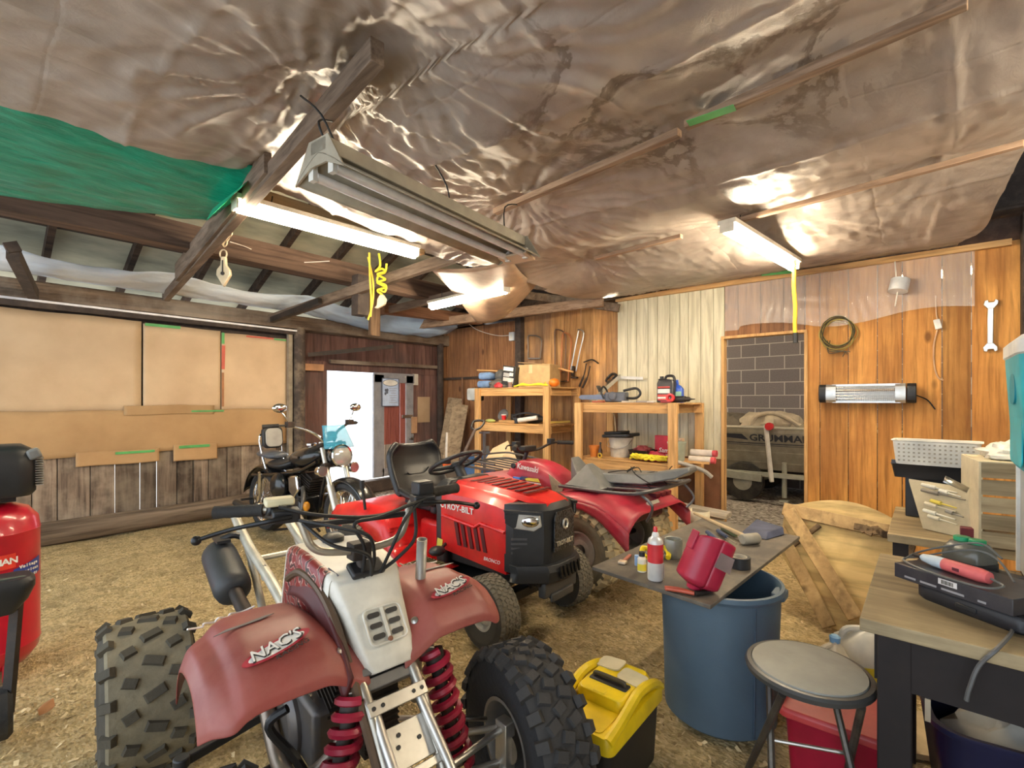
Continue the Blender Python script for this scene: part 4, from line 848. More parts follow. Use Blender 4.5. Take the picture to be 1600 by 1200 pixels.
b=B(); b.prism([(.60,.74),(.44,.66),(.47,.58),(.56,.60)],.006,basis((-.162,0,0),(0,-1,0),(0,0,1))@Matrix.Diagonal((-1,1,1,1))); b.build('side_plate',M('grubby_plate',(.34,.31,.20),.6,dirt=.8,dc=(.08,.07,.05),ds=14),tk)
tk.location.y=-.09
# torn seat pieces
kg=M('grey_vinyl',(.13,.135,.135),.35,dirt=.3,dc=(.33,.32,.30),ds=5)
b=B(); b.loft([[(-.34,.22,.71),(-.02,.24,.71),(-.06,.20,.74),(-.28,.18,.74)],[(-.35,.06,.71),(.0,.06,.71),(-.13,.10,.87),(-.20,.10,.87)],[(-.34,-.12,.71),(.0,-.12,.71),(-.06,-.08,.74),(-.28,-.08,.74)]]); se=b.build('seat',kg,kv,bev=.01)
b=B(); b.loft([[(.14*k-.02,y,z) ,(-.14*k-.02,y,z),(-.11*k-.02,y+.01,z+t_),(.11*k-.02,y+.01,z+t_)] for y,z,t_,k in((.34,.70,.19,.5),(.25,.72,.06,.9),(-.05,.735,.07,1.1),(-.35,.755,.07,1.1),(-.58,.82,.06,.85),(-.66,.87,.03,.5))]); b.build('seat_cover',kg,se,bev=.012)
b=B(); 
for k in range(7):
    a=rnd.uniform(0,6); c0=Vector((rnd.uniform(-.15,.12),-.22+rnd.uniform(-.22,.15),.84)); b.tube(spl([c0+Vector((.07*math.cos(a+1.2*i),.10*math.sin(a+1.5*i),.03*math.sin(i*2+k)-.02*i)) for i in range(5)],5),.004,5)
b.build('cord_tangle',blkwire,se)
# racks
rk=M('grey_rack_tube',(.12,.12,.125),.4,.5)
b=B(); zr=.695
b.tube(spl([(.34,.26,zr),(.36,-.30,zr+.02),(.30,-.48,zr+.05),(-.30,-.48,zr+.05),(-.36,-.30,zr+.02),(-.34,.26,zr)],5),.013,8)
for x in(-.24,-.12,0,.12,.24): b.tube([(x,.20,zr),(x,-.47,zr+.045)],.009,6)
for y in(.2,-.1): b.tube([(-.345,y,zr),(.345,y,zr)],.010,6)
b.tube(spl([(.33,-.40,zr+.04),(.34,-.50,.62),(.30,-.46,.54)],4),.010); b.tube(spl([(-.33,-.40,zr+.04),(-.34,-.52,.66),(-.30,-.46,.54)],4),.010)
b.build('rear_rack',rk,kv)
b=B()
b.tube(spl([(.30,1.02,.73),(.33,1.35,.74),(.27,1.52,.75),(-.27,1.52,.75),(-.33,1.35,.74),(-.30,1.02,.73)],5),.012,8)
b.tube(spl([(.30,1.02,.78),(.33,1.35,.80),(.27,1.50,.81),(-.27,1.50,.81),(-.33,1.35,.80),(-.30,1.02,.78)],5),.010,8)
for x in(-.2,-.1,0,.1,.2): b.tube([(x,1.02,.73),(x,1.52,.75)],.008,6)
b.build('front_rack',rk,kv)
# handlebar
b=B(); b.tube(spl([(.38,.70,.955),(.25,.80,.96),(.12,.88,.90),(-.12,.88,.90),(-.25,.80,.96),(-.38,.70,.955)],6),.012,8); kh=b.build('handlebar',iron,kv)
for s in(1,-1):
    b=B(); b.tube([(s*.40,.685,.955),(s*.28,.78,.96)],.019,10); b.build('grip',rubber,kh)
    b=B(); b.tube(spl([(s*.24,.85,.965),(s*.30,.86,.96),(s*.42,.76,.95)],4),.007,6); b.box((s*.235,.82,.97),(.06,.05,.05)); b.build('brake_lever',black_plastic,kh,bev=.005)
b=B(); b.box((0,.90,.915),(.16,.08,.05)); b.tube([(0,.9,.9),(0,.98,.72)],.02); b.build('stem',black_plastic,kh,bev=.012)
# ================================================================ cruiser motorcycle
mb=T('motorcycle','black cruiser motorcycle with sissy bar backrest parked near the bright doorway','motorcycle',W(-2.62,5.08,0),rzf(.80,-.60))
bk_rub=M('street_tire',(.025,.025,.027),.7,dirt=.3,dc=(.12,.11,.10))
def spoked(y,R,w,n):
    m=LM(0,y,R)@RY(90); b=B()
    b.lathe([(R-.075,-w*.34),(R-.05,-w*.5),(R-.02,-w*.44),(R-.004,-w*.2),(R,0),(R-.004,w*.2),(R-.02,w*.44),(R-.05,w*.5),(R-.075,w*.34)],40,m,False); t=b.build('tire',bk_rub,mb)
    b=B(); b.lathe([(R-.07,-w*.36),(R-.085,-w*.33),(R-.092,0),(R-.085,w*.33),(R-.07,w*.36)],36,m,False); b.lathe([(.03,-.07),(.05,-.06),(.05,-.04),(.025,-.03),(.025,.03),(.05,.04),(.05,.06),(.03,.07)],16,m); b.build('rim',chrome,t)
    b=B()
    for k in range(n):
        a=2*pi*k/n; c2=a+(.32 if k%2 else -.32); z=.045*(1 if k%4<2 else -1)
        b.tube([m@Vector((.04*math.cos(c2),.04*math.sin(c2),z)),m@Vector(((R-.085)*math.cos(a),(R-.085)*math.sin(a),0))],.0028,5)
    b.build('spokes',chrome,t)
spoked(1.50,.325,.12,36); spoked(.10,.315,.15,32)
b=B(); b.lathe([(.12,-.004),(.12,.004)],24,LM(.075,1.50,.325)@RY(90)); b.build('brake_disc',steel,mb)
for s in(1,-1):
    b=B(); b.tube([(s*.095,1.50,.30),(s*.095,1.36,.62)],.032,12); b.tube([(s*.095,1.38,.56),(s*.095,1.22,.98)],.021,12); b.build('fork_leg',M('fork_alloy',(.66,.63,.56),.3,.7),mb)
b=B(); b.box((0,1.235,.95),(.26,.07,.035),RX(20)); b.box((0,1.30,.78),(.26,.07,.035),RX(20)); b.build('triple_clamp',iron,mb,bev=.006)
def ffd(u,v):
    a=math.radians(150-115*u-5); r=.355; x=(2*v-1); return (x*.078,1.50+r*math.cos(a)*1.0-(.0),.325+r*math.sin(a)-.03*abs(x)**2.5)
b=B(); b.surf(ffd,24,8); b.build('front_fender',blackpaint,mb,solid=.004)
def rfd(u,v):
    a=math.radians(20+150*u); r=.36; x=(2*v-1); return (x*.10,.10+r*math.cos(a),.34+r*math.sin(a)-.04*abs(x)**2.5)
b=B(); b.surf(rfd,24,8); b.build('rear_fender',blackpaint,mb,solid=.004)
b=B(); b.loft([[(w*math.cos(a),y,z+h*math.sin(a)) for a in [2*pi*i/16 for i in range(16)]] for y,w,h,z in((.60,.05,.03,.78),(.66,.10,.07,.79),(.80,.15,.105,.80),(.95,.155,.12,.815),(1.08,.12,.10,.84),(1.16,.05,.04,.86))]); ta=b.build('fuel_tank',blackpaint,mb,sub=1,ang=60)
b=B(); b.box((.152,.88,.83),(.006,.13,.022),RZ(-5)); b.build('tank_badge',chrome,ta)
b=B(); b.lathe([(.05,0),(.05,.015),(.03,.022)],16,LM(0,.90,.93)); b.build('gas_cap',chrome,ta)
b=B(); b.loft([[(w*math.cos(a),y,z+h*math.sin(a)) for a in [2*pi*i/14 for i in range(14)]] for y,w,h,z in((.28,.10,.03,.72),(.34,.16,.055,.72),(.50,.15,.045,.70),(.62,.10,.05,.73),(.68,.05,.03,.76))]); b.build('rider_seat',sb,mb,sub=1,ang=60)
b=B(); b.loft([[(w*math.cos(a),y,z+h*math.sin(a)) for a in [2*pi*i/14 for i in range(14)]] for y,w,h,z in((-.02,.07,.03,.80),(.04,.12,.045,.80),(.26,.13,.045,.79),(.36,.08,.03,.79))]); b.build('passenger_seat',M('grey_blue_vinyl',(.10,.11,.13),.35),mb,sub=1,ang=60)
m=basis((0,.14,.97),(-1,0,0),(0,-.12,1)); b=B(); b.prism(rrect(.21,.23,.06,5),.05,m); bq=b.build('backrest',black_plastic,mb,bev=.012)
m2=basis((0,.195,.97),(-1,0,0),(0,-.12,1)); b=B(); b.prism(rrect(.17,.19,.05,5),.012,m2); b.build('backrest_pad',M('backrest_grey',(.34,.33,.31),.5),bq,bev=.004)
b=B(); b.tube(spl([(.10,.24,.66),(.10,.16,.80),(.09,.10,1.0),(-.09,.10,1.0),(-.10,.16,.80),(-.10,.24,.66)],5),.010,8); b.build('sissy_bar',chrome,bq)
# engine: two cylinders, cases, covers, pipes
b=B(); b.box((0,.78,.36),(.26,.50,.22)); b.lathe([(.12,-.17),(.14,-.15),(.14,.15),(.12,.17)],20,LM(0,.62,.34)@RY(90)); b.lathe([(.10,-.16),(.115,-.15),(.115,.15),(.10,.16)],20,LM(0,.92,.34)@RY(90)); b.build('engine_case',blackpaint,mb,bev=.02)
for y,t_ in((.68,20),(.90,-22)):
    b=B(); 
    for k in range(8): b.box((0,y-math.sin(math.radians(t_))*(.02*k),.48+.022*k),(.17,.17,.008),RX(t_))
    b.box((0,y-.02*math.sin(math.radians(t_))*4,.56),(.12,.12,.20),RX(t_)); b.build('cylinder',iron,mb)
b=B(); b.ball((.14,.58,.53),(.07,.13,.13)); b.build('side_cover',blackpaint,mb)
b=B(); b.prism([(-.05,.10),(.10,.12),(.13,-.02),(.05,-.10),(-.04,-.04)],.05,basis((.10,.80,.54),(0,1,0),(0,0,1))); b.build('air_cleaner',chrome,mb,bev=.015)
b=B(); b.tube(spl([(.10,.94,.55),(.16,1.04,.42),(.17,.98,.27),(.17,.70,.22),(.18,.2,.24),(.18,-.25,.27)],6),[.022]*20+[.035]*11,10); b.build('exhaust_pipe',M('dull_exhaust',(.12,.115,.11),.4,.7),mb)
b=B(); b.tube(spl([(0,1.22,.85),(0,1.10,.55),(0,.98,.28),(0,.5,.24),(0,.1,.32)],5),.022,8); b.tube(spl([(.1,1.16,.80),(.12,.9,.70),(.12,.4,.62),(.12,.0,.58)],5),.016,8); b.tube(spl([(-.1,1.16,.80),(-.12,.9,.70),(-.12,.4,.62),(-.12,.0,.58)],5),.016,8); b.build('frame',blackpaint,mb)
b=B(); b.tube([(.10,.10,.315),(.12,.18,.62)],.030,12); b.build('rear_shock',chrome,mb)
b=B(); b.tube([(.15,.52,.30),(.28,.50,.31)],.014); b.bar((.16,.50,.31),(.30,.48,.31),.05,.02); b.bar((.18,.12,.36),(.28,.10,.36),.04,.02); b.build('foot_peg',black_plastic,mb)
b=B(); m=LM(0,1.37,.86)@RX(-82); b.lathe([(.03,-.14),(.075,-.11),(.095,-.04),(.098,.02),(.09,.03)],22,m); hl=b.build('headlight',blackpaint,mb)
b=B(); b.lathe([(.098,.02),(.104,.03),(.098,.042),(.088,.036)],22,m,False); b.build('headlight_ring',chrome,hl)
b=B(); b.lathe([(.088,.034),(.06,.046),(.02,.052)],22,m); b.build('headlight_lens',M('lens_glass',(.5,.52,.5),.08,.4,coat=1),hl)
for s in(1,-1):
    b=B(); m=LM(s*.16,1.34,.74)@RX(-85); b.lathe([(.02,-.06),(.045,-.04),(.05,.01),(.044,.016)],16,m); b.tube([(s*.1,1.30,.78),(s*.16,1.33,.75)],.012); b.build('spotlight',chrome,mb)
    b=B(); b.ball((s*.15,1.08,.40),(.03,.03,.045)); b.build('indicator',M('amber',(.75,.30,.02),.25),mb)
    b=B(); b.tube(spl([(s*.05,1.20,.98),(s*.12,1.14,1.06),(s*.26,1.08,1.12),(s*.36,1.00,1.13)],5),.0125,8); hbb=b.build('handlebar',chrome if s>0 else iron,mb)
    b=B(); b.tube([(s*.36,1.0,1.13),(s*.47,.93,1.125)],.018,10); b.build('grip',rubber,hbb)
    b=B(); b.tube([(s*.29,1.09,1.135),(s*.43,1.02,1.13)],.007); b.box((s*.30,1.07,1.14),(.06,.06,.05)); b.build('lever',iron,hbb,bev=.006)
    b=B(); b.tube(spl([(s*.30,1.06,1.14),(s*.33,1.06,1.20),(s*.37,1.04,1.26)],4),.006); b.loft([[(s*.38+.065*math.cos(a)*k,1.04+d,1.285+.04*math.sin(a)*k) for a in [2*pi*i/16 for i in range(16)]] for d,k in((0,.9),(.012,1),(.03,.75),(.04,.3))]); b.build('mirror',chrome,hbb,ang=60)
b=B(); b.lathe([(.06,0),(.06,.05),(.05,.06)],18,LM(0,1.22,1.0)@RX(25)); b.build('speedometer',blackpaint,mb)
# clear tinted windscreen
b=B(); b.surf(lambda u,v:((2*u-1)*(.15-.04*v),1.36+.04*(1-(2*u-1)**2)-.10*v,.93+.20*v),10,8); b.build('windscreen',M('blue_screen',(.06,.36,.56),.15,alpha=.5),mb,solid=.004)
b=B(); b.bar((-.02,.15,0.0),(-.22,.35,.02),.02,.02); b.tube([(-.08,.60,.28),(-.26,.62,.01)],.012); b.build('kickstand',iron,mb)
def one(b,name,mat,label,cat,group=None,**k): return tag(b.build(name,mat,**k),label,cat,group)
def cyl(b,c,r,h,n=18,r2=None): return b.lathe([(r,0),(r if r2 is None else r2,h)],n,LM(*c))
# ================================================================ lumber shelf units
def shelf(label,x0,x1,y0,y1,zt,zm,postw=.09):
    t=T('wooden_shelf',label,'shelf',((x0+x1)/2,(y0+y1)/2,0)); cx,cy=(x0+x1)/2,(y0+y1)/2; hx,hy=(x1-x0)/2,(y1-y0)/2
    for sx in(-1,1):
        for sy in(-1,1):
            b=B(); b.t=rnd.uniform(-.25,.25); b.box((sx*(hx-.02),sy*(hy-postw/2),zt/2),(.04,postw,zt)); b.build('post',pineZ,t,bev=.003)
    for z,nm in((zt,'shelf_board'),(zm,'shelf_board')):
        b=B()
        for i in range(4):
            b.t=rnd.uniform(-.3,.3); w=(2*hx-.1)/4; b.box((-hx+.05+w*(i+.5),0,z-.010+(0.004)),(w-.003,2*hy-.02,.018))
        b.build(nm,pineY,t,bev=.002)
        for s in(-1,1):
            b=B(); b.t=rnd.uniform(-.2,.25); b.box((s*(hx-.058 if z==zm else hx-.02) if 0 else s*(hx-.055),0,z-.062),(.036,2*hy-.01,.088)); b.build('rail',pineY,t,bev=.002)
            b=B(); b.t=rnd.uniform(-.2,.2); b.box((0,s*(hy-.108),z-.062),(2*hx-.16,.036,.088)); b.build('rail',pine,t,bev=.002)
    return t
shelf('taller wooden shelf unit near the corner, with a cardboard box on its top',4.70,5.40,3.48,4.76,1.52,1.045)
shelf('pale wooden shelf unit in front of the cream panel, behind the utility four wheeler',4.61,5.38,1.86,3.05,1.325,.705)
Z1=1.5235+.001; Z2=1.0485+.001; Z3=1.3285+.001; Z4=.7085+.001
def at(px,py,z): return G(px,py,z)
def atX(px,X): a=(px-800)/FPX; d=X/(FV.x+RV.x*a); return d*(FV.y+RV.y*a)      # Y of a pixel column on plane X
carton=M('carton',(.52,.36,.18),.8,dirt=.2,dc=(.4,.26,.12))
# --- top of the tall shelf
t=T('cardboard_box','tan cardboard box with flaps open on top of the tall shelf','box',(5.10,3.93,Z1),math.radians(12))
b=B(); b.box((0,0,.15),(.34,.46,.30)); b.build('body',carton,t,bev=.003)
b=B(); b.box((-.01,.0,.31),(.35,.47,.006),RX(6)); b.build('flap',carton,t)
b=B(); b.box((-.171,.05,.24),(.002,.05,.11)); b.build('tape',M('box_tape',(.66,.50,.27),.3),t)
t=T('retail_box','tilted black and white printed box leaning on the cardboard box','box',(4.86,4.22,Z1+.02),math.radians(6))
b=B(); b.box((0,0,.135),(.14,.21,.26),RX(8)); b.build('body',M('box_print_black',(.03,.03,.03),.35),t,bev=.003)
for y,z,w,h,mm in((.0,.225,.16,.05,lab),(.03,.15,.10,.05,M('print_grey',(.42,.42,.42),.4)),(-.05,.15,.06,.045,lab),(.0,.085,.17,.05,M('print_pale',(.6,.58,.55),.4)),(-.05,.04,.05,.02,M('print_pale',(.6,.58,.55),.4))):
    b=B(); b.box((-.072,y-.02*(z-.135),z),(.002,w,h),RX(8)); b.build('print',mm,t)
t=T('power_tool','dark grey bench tool lying behind the printed box','tool',(5.0,4.46,Z1+.0))
b=B(); b.lathe([(.07,0),(.085,.02),(.085,.12),(.05,.16)],20,LM(0,0,.14)@RY(-70)); b.box((.02,-.05,.08),(.14,.2,.16)); b.build('body',M('tool_grey',(.10,.10,.10),.5),t,bev=.015)
b=B(); b.lathe([(.05,.0),(.05,.012),(.02,.02)],18,LM(-.02,0,.15)@RY(-70)); b.build('fan_cover',steel,t)
def blob(c,r,seed,amp=.25,n=26,k=14,fl=.4):
    b=B(); c=Vector(c)
    def fn(u,v):
        a=2*pi*u; h=pi*v; d=Vector((math.sin(h)*math.cos(a),math.sin(h)*math.sin(a),-math.cos(h)))
        s=1+amp*noise.noise(d*2.2+Vector((seed,0,0)))+amp*.4*noise.noise(d*6+Vector((0,seed,0)))
        p=Vector((d.x*r[0]*s,d.y*r[1]*s,d.z*r[2]*s)); p.z=max(p.z,-r[2]*fl); return c+p+Vector((0,0,r[2]*fl))
    b.surf(fn,n,k); return b
one(blob((4.88,4.40,Z1),(.11,.24,.09),3),'tool_bag',M('olive_bag',(.16,.14,.12),.7,bump=.3,bs=30),'dark olive bag slumped on the tall shelf in front of printed box','bag')
one(blob((4.80,4.38,Z1),(.06,.08,.05),9),'red_hat',M('cap_red',(.62,.04,.05),.6),'red hat lying at the front edge of the tall shelf','hat')
for i,(dz,l) in enumerate(((0,'lower of two blue folded cushions at the left end of the tall shelf'),(.115,'upper of two blue folded cushions at the left end of the tall shelf'))):
    b=B(); b.box((0,0,.055),(.30,.22,.10)); o=b.build('cushion',M('blue_cloth',(.20,.33,.58),.8,var=.3,bump=.3,bs=20),bev=.04,seg=4); o.location=(4.93,4.70-.02*i,Z1+dz); o.rotation_euler=(0,0,.1*i); tag(o,l,'cushion','blue cushions on the tall shelf')
b=B(); b.t=-.2; b.box((0,0,0),(.22,.34,.02)); o=b.build('wood_plank',pineY,bev=.002); o.location=(4.93,4.66,Z1+.245); o.rotation_euler=(.06,0,.2); tag(o,'short thin plank lying on the blue cushions','plank')
t=T('flood_lamp','clear and black work lamp hanging off the left end of the tall shelf','lamp',(4.80,4.83,1.36))
b=B(); b.prism(rrect(.19,.17,.03),.09,basis((0,0,.08),(0,-1,0),(0,0,1))); b.build('lamp_glass',M('hazy_glass',(.55,.58,.58),.15,alpha=.8),t,bev=.01)
b=B(); b.prism(rrect(.21,.19,.03),.05,basis((.05,0,.08),(0,-1,0),(0,0,1))); b.tube(spl([(.06,.0,.17),(.06,-.01,.24),(.08,-.10,.17)],4),.006); b.build('lamp_housing',black_plastic,t,bev=.01)
b=B(); 
for k in range(5): b.tube(spl([(4.80+.02*k,4.12-.02*k,Z1+.012+.006*k),(4.78+.01*k,3.98,Z1+.03+.008*(k%3)),(4.80,3.86,Z1+.025),(4.79+.015*k,3.72,Z1+.03+.01*(k%2)),(4.83,3.60+.01*k,Z1+.02),(4.90,3.68,Z1+.03+.006*k)],5),.011,6)
one(b,'yellow_strap',M('strap_yellow',(.80,.70,.04),.6),'bundle of yellow ratchet straps along the front of the tall shelf','strap')
b=B(); b.ball((4.95,3.58,Z1+.055),(.07,.07,.055)); one(b,'orange_ball',M('orange_plastic',(.80,.22,.02),.4),'orange round cap at the right end of the tall shelf','ball')
t=T('candle_jar','small glass jar with white lid at the front of the tall shelf','jar',(4.79,4.18,Z1)); b=B(); cyl(b,(0,0,0),.032,.07); b.build('body',M('jar_brown',(.25,.15,.12),.2),t); b=B(); cyl(b,(0,0,.07),.034,.02); b.build('lid',white_paint,t)
b=B(); b.t=.1; b.bar((5.26,4.0,Z1+.33),(5.26,3.5,Z1+.20),.03,.02); one(b,'wooden_stick',pineY,'thin wooden stick leaning across the back of the cardboard box','stick')
# --- middle board of the tall shelf
b=B(); b.lathe([(.085,-.01),(.09,0),(.085,.012),(.03,.016)],26,LM(4.95,4.45,Z2+.10)@RY(-70)); one(b,'pot_lid',M('pewter',(.25,.26,.27),.35,.6),'round grey metal lid standing on the middle shelf of the tall unit','lid')
b=B(); b.box((5.0,4.28,Z2+.06),(.06,.09,.12)); one(b,'black_box',black_plastic,'small black box beside the round grey lid','box',bev=.004)
t=T('red_cup','red cup with white rim in front of the round grey lid','cup',(4.83,4.33,Z2+.042)); b=B(); cyl(b,(0,0,0),.028,.06,16,.034); b.build('body',redp,t); b=B(); cyl(b,(0,0,.06),.035,.012); b.build('rim',white_paint,t)
b=B(); b.t=.2; b.box((4.82,4.23,Z2+.02),(.10,.28,.04)); one(b,'wood_block',pineY,'flat wooden block under the red cup','block',bev=.003)
b=B(); b.ball((4.80,4.55,Z2+.025),(.04,.09,.025)); one(b,'tape_measure',M('lime',(.55,.60,.18),.5),'lime green tool on the middle shelf of the tall unit','tool')
t=T('caulk_gun','black and white caulking gun on the middle shelf of the tall unit','caulking gun',(4.85,3.92,Z2+.04),math.radians(20)); b=B(); b.tube([(0,.14,0),(0,-.12,.04)],.03,12); b.build('tube',white_paint,t); b=B(); b.tube(spl([(0,.16,.0),(0,.22,.05),(0,.05,.10),(0,-.15,.075)],5),.012); b.box((0,.17,0),(.03,.05,.07)); b.build('frame',black_plastic,t)
b=B(); b.ball((5.0,3.95,Z2+.06),(.09,.18,.06)); one(b,'black_pouch',sb,'black pouch behind the caulking gun','pouch')
for k,(y,l,c_) in enumerate(((3.62,'yellow scrap of wood at the right end of the middle shelf','yellow_scrap'),(3.70,'brown scrap of wood at the right end of the middle shelf','brown_scrap'))):
    b=B(); b.bar((4.95+.1*k,y+.06,Z2+.02+.02*k),(5.2,y-.1+.12*k,Z2+.03+.02*k),.05,.025); one(b,'wood_scrap',M(c_,(.62,.45,.10) if k==0 else (.22,.12,.07),.7),l,'wood scrap')
# --- top of the pale shelf
t=T('chainsaw','grey and black chainsaw lying on the pale shelf','chainsaw',(4.84,2.66,Z3),math.radians(8))
b=B(); b.box((0,-.02,.06),(.14,.24,.11)); b.lathe([(.05,0),(.05,.03)],18,LM(-.09,.0,.07)@RY(90)); b.build('engine_body',M('saw_grey',(.10,.11,.14),.45),t,bev=.02)
b=B(); b.tube(spl([(0,-.12,.05),(0,-.24,.05),(0,-.29,.10),(0,-.24,.155),(0,-.10,.13)],6),.014,8); b.build('rear_handle',black_plastic,t)
b=B(); b.tube(spl([(.07,.10,.04),(.08,.13,.14),(.0,.14,.18),(-.08,.13,.12),(-.08,.10,.04)],6),.011,8); b.bar((.0,.17,.12),(.0,.20,.19),.10,.012); b.build('front_handle',black_plastic,t)
b=B(); b.prism([(0,-.03),(.30,-.025),(.33,0),(.30,.025),(0,.03)],.012,basis((-.04,.10,.06),(0,1,0),(0,0,1))); b.build('guide_bar',M('bar_blue_grey',(.16,.18,.24),.4,.5),t)
t=T('oil_jug','black oil jug with red and white label standing on the pale shelf','jug',(4.85,2.06,Z3))
b=B(); b.loft([[(x*kx,y*ky+oy,z) for x,y in rrect(.11,.19,.03,4)] for z,kx,ky,oy in((0,1,1,0),(.005,1,1,0),(.20,1,1,0),(.235,.8,.85,0),(.25,.4,.35,.055))]); b.build('body',M('jug_black',(.03,.03,.035),.35),t,bev=.004)
b=B(); b.tube(spl([(0,.02,.24),(0,-.0,.275),(0,-.07,.27),(0,-.085,.20)],5),.014,8); b.build('handle',black_plastic,t)
b=B(); cyl(b,(0,.055,.25),.02,.025); b.build('cap',black_plastic,t)
for z,h,mm in((.125,.055,lab),(.155,.025,M('label_red',(.60,.06,.04),.4)),(.055,.06,M('label_red',(.60,.06,.04),.4)),(.05,.02,lab)):
    b=B(); b.box((-.0575-.0005*(z==.05),.01,z),(.002,.13,h)); b.build('label_print',mm,t)
t=T('blue_bottle','blue plastic bottle with a green and white label on the pale shelf','bottle',(4.88,1.945,Z3))
b=B(); b.loft([[(x*k,y*k+o,z) for x,y in rrect(.06,.10,.022,4)] for z,k,o in((0,1,0),(.005,1,0),(.14,1,0),(.17,.75,.01),(.185,.4,.022),(.21,.4,.022))]); b.build('body',M('bottle_blue',(.03,.10,.52),.3),t)
b=B(); b.box((-.032,0,.075),(.002,.075,.08)); b.build('label_print',M('label_green',(.30,.52,.38),.4),t)
b=B(); cyl(b,(0,.022,.21),.017,.025); b.build('cap',M('bottle_blue',(.03,.10,.52),.3),t)
b=B(); b.lathe([(.02,0),(.042,.004),(.045,.02),(.042,.036),(.02,.04)],20,LM(4.72,1.96,Z3+.046)@RY(-80),False); one(b,'red_reel',redp,'small red reel lying in front of the blue bottle','reel',solid=.004)
t=T('drill','black cordless drill lying at the right end of the pale shelf','drill',(4.74,1.87,Z3+.035),math.radians(-6)); b=B(); b.tube([(0,.08,0),(0,-.05,0)],.032,12); b.bar((0,.06,0),(.10,.09,-.01),.04,.03); b.build('body',black_plastic,t,bev=.004); b=B(); b.lathe([(.026,0),(.022,.04),(.008,.06),(.004,.10)],12,LM(0,-.05,0)@RX(90)); b.build('chuck',iron,t)
for i,(y,x,w,l,c_,nm) in enumerate(((2.42,4.74,.16,.10,(.55,.50,.42),'paper_scrap'),(2.28,4.76,.20,.10,(.30,.28,.27),'steel_ruler'),(2.80,4.72,.14,.06,(.40,.10,.06),'sanding_block'),(2.16,4.70,.07,.10,(.62,.60,.55),'rag'),(1.99,4.66,.10,.05,(.30,.03,.04),'marker_box'))):
    b=B(); b.box((x,y,Z3+.009),(l,w,.018),RZ(7*i-12)); one(b,nm,M('clutter_%s'%nm,c_,.6),['crumpled paper scrap in front of the chainsaw','grey steel ruler between chainsaw and black jug','rust red sanding block left of the chainsaw','pale rag at the left foot of the black jug','dark red box at the foot of the blue bottle'][i],nm.replace('_',' '),bev=.003)
# framing square and handsaw leaning on the wall above the pale shelf
b=B(); b.bar((4.80,2.96,Z3),(5.42,2.90,1.66),.05,.004,(0,1,0)); b.bar((5.42,2.93,1.64),(5.42,2.60,1.62),.004,.035); one(b,'framing_square',M('square_steel',(.58,.56,.52),.35,.5),'pale steel framing square leaning over the left end of the pale shelf','square')
t=T('handsaw','handsaw with a black handle leaning beside the framing square','saw',(5.1,3.02,1.33)); b=B(); b.f([b.v(p) for p in((.30,-.03,.30),(.30,.05,.27),(-.02,.05,0),(-.04,.02,0))]); b.build('blade',steel,t,solid=.002); b=B(); b.tube(spl([(.28,.06,.27),(.34,.08,.30),(.36,.02,.36),(.32,-.06,.34),(.28,-.03,.29)],5),.016,8,False); b.build('handle',black_plastic,t)
# --- middle board of the pale shelf
t=T('white_bucket','dirty white bucket holding a black tray on the middle of the pale shelf','bucket',(4.98,2.66,Z4)); b=B(); b.lathe([(.005,.0),(.115,0),(.135,.21),(.142,.21),(.142,.225),(.13,.225),(.11,.01),(.005,.01)],26); b.build('body',M('bucket_white',(.60,.56,.48),.5,dirt=.5,dc=(.3,.25,.18)),t)
b=B(); b.tube(spl([(0,.14,.2),(-.10,.12,.13),(-.14,0,.10),(-.10,-.12,.13),(0,-.14,.2)],5),.004); b.build('handle',steel,t)
b=B(); b.prism(rrect(.30,.36,.05),.035,LM(4.96,2.65,Z4+.228)@RX(-4)); b.prism(rrect(.24,.24,.05),.03,LM(4.96,2.70,Z4+.26)@RX(-4)); one(b,'black_tray',black_plastic,'black plastic tray lying across the white bucket','tray',bev=.01)
t=T('flower_pot','orange flower pot at the left end of the pale shelf middle board','pot',(4.80,2.90,Z4)); b=B(); b.lathe([(.045,0),(.06,.10),(.066,.10),(.066,.125),(.055,.125),(.045,.02),(.01,.02)],20); b.build('body',M('pot_orange',(.78,.25,.04),.5),t)
t=T('brown_bottle','slim brown bottle beside the orange pot','bottle',(4.76,2.80,Z4)); b=B(); b.lathe([(.022,0),(.024,.01),(.024,.08),(.012,.11),(.01,.15)],16); b.build('body',M('bottle_brown',(.07,.03,.015),.2),t); b=B(); cyl(b,(0,0,.15),.012,.02); b.build('cap',black_plastic,t)
b=B(); b.tube([(4.68,2.76+.022*math.cos(a),Z4+.03+.024*math.sin(a)) for a in [2*pi*i/12 for i in range(12)]],.009,6,True); one(b,'brass_ring',M('brass',(.75,.52,.08),.3,.6),'yellow brass ring standing in front of the brown bottle','ring')
t=T('black_bin','black bin full of dark red parts behind the yellow straps','bin',(4.92,2.36,Z4)); b=B(); b.loft([[(x*k,y*k,z) for x,y in rrect(.26,.24,.03)] for z,k in((0,.85),(.10,1),(.105,1.04),(.105,.98),(.03,.8))]); b.build('body',black_plastic,t); 
b=blob((0,0,.07),(.10,.09,.05),5,.5); b.build('parts',M('parts_dark_red',(.28,.05,.06),.5,bump=.5,bs=30),t)
t=T('red_book','red paperback box with white script standing on the pale shelf','box',(5.05,2.17,Z4)); b=B(); b.box((0,0,.13),(.06,.20,.26)); b.build('body',M('book_red',(.55,.02,.04),.35),t,bev=.003); text('Sam',.07,lab,t,basis((-.0325,.0,.10),(0,-1,0),(0,0,1)),bold=.001,shear=.25); b=B(); b.box((-.0315,0,.055),(.002,.09,.012)); b.build('print',lab,t)
b=B(); b.box((5.06,2.02,Z4+.12),(.07,.10,.24)); one(b,'printed_box',M('print_tan',(.45,.32,.22),.5,var=.6,vs=25),'small tan printed box right of the red box','box',bev=.003)
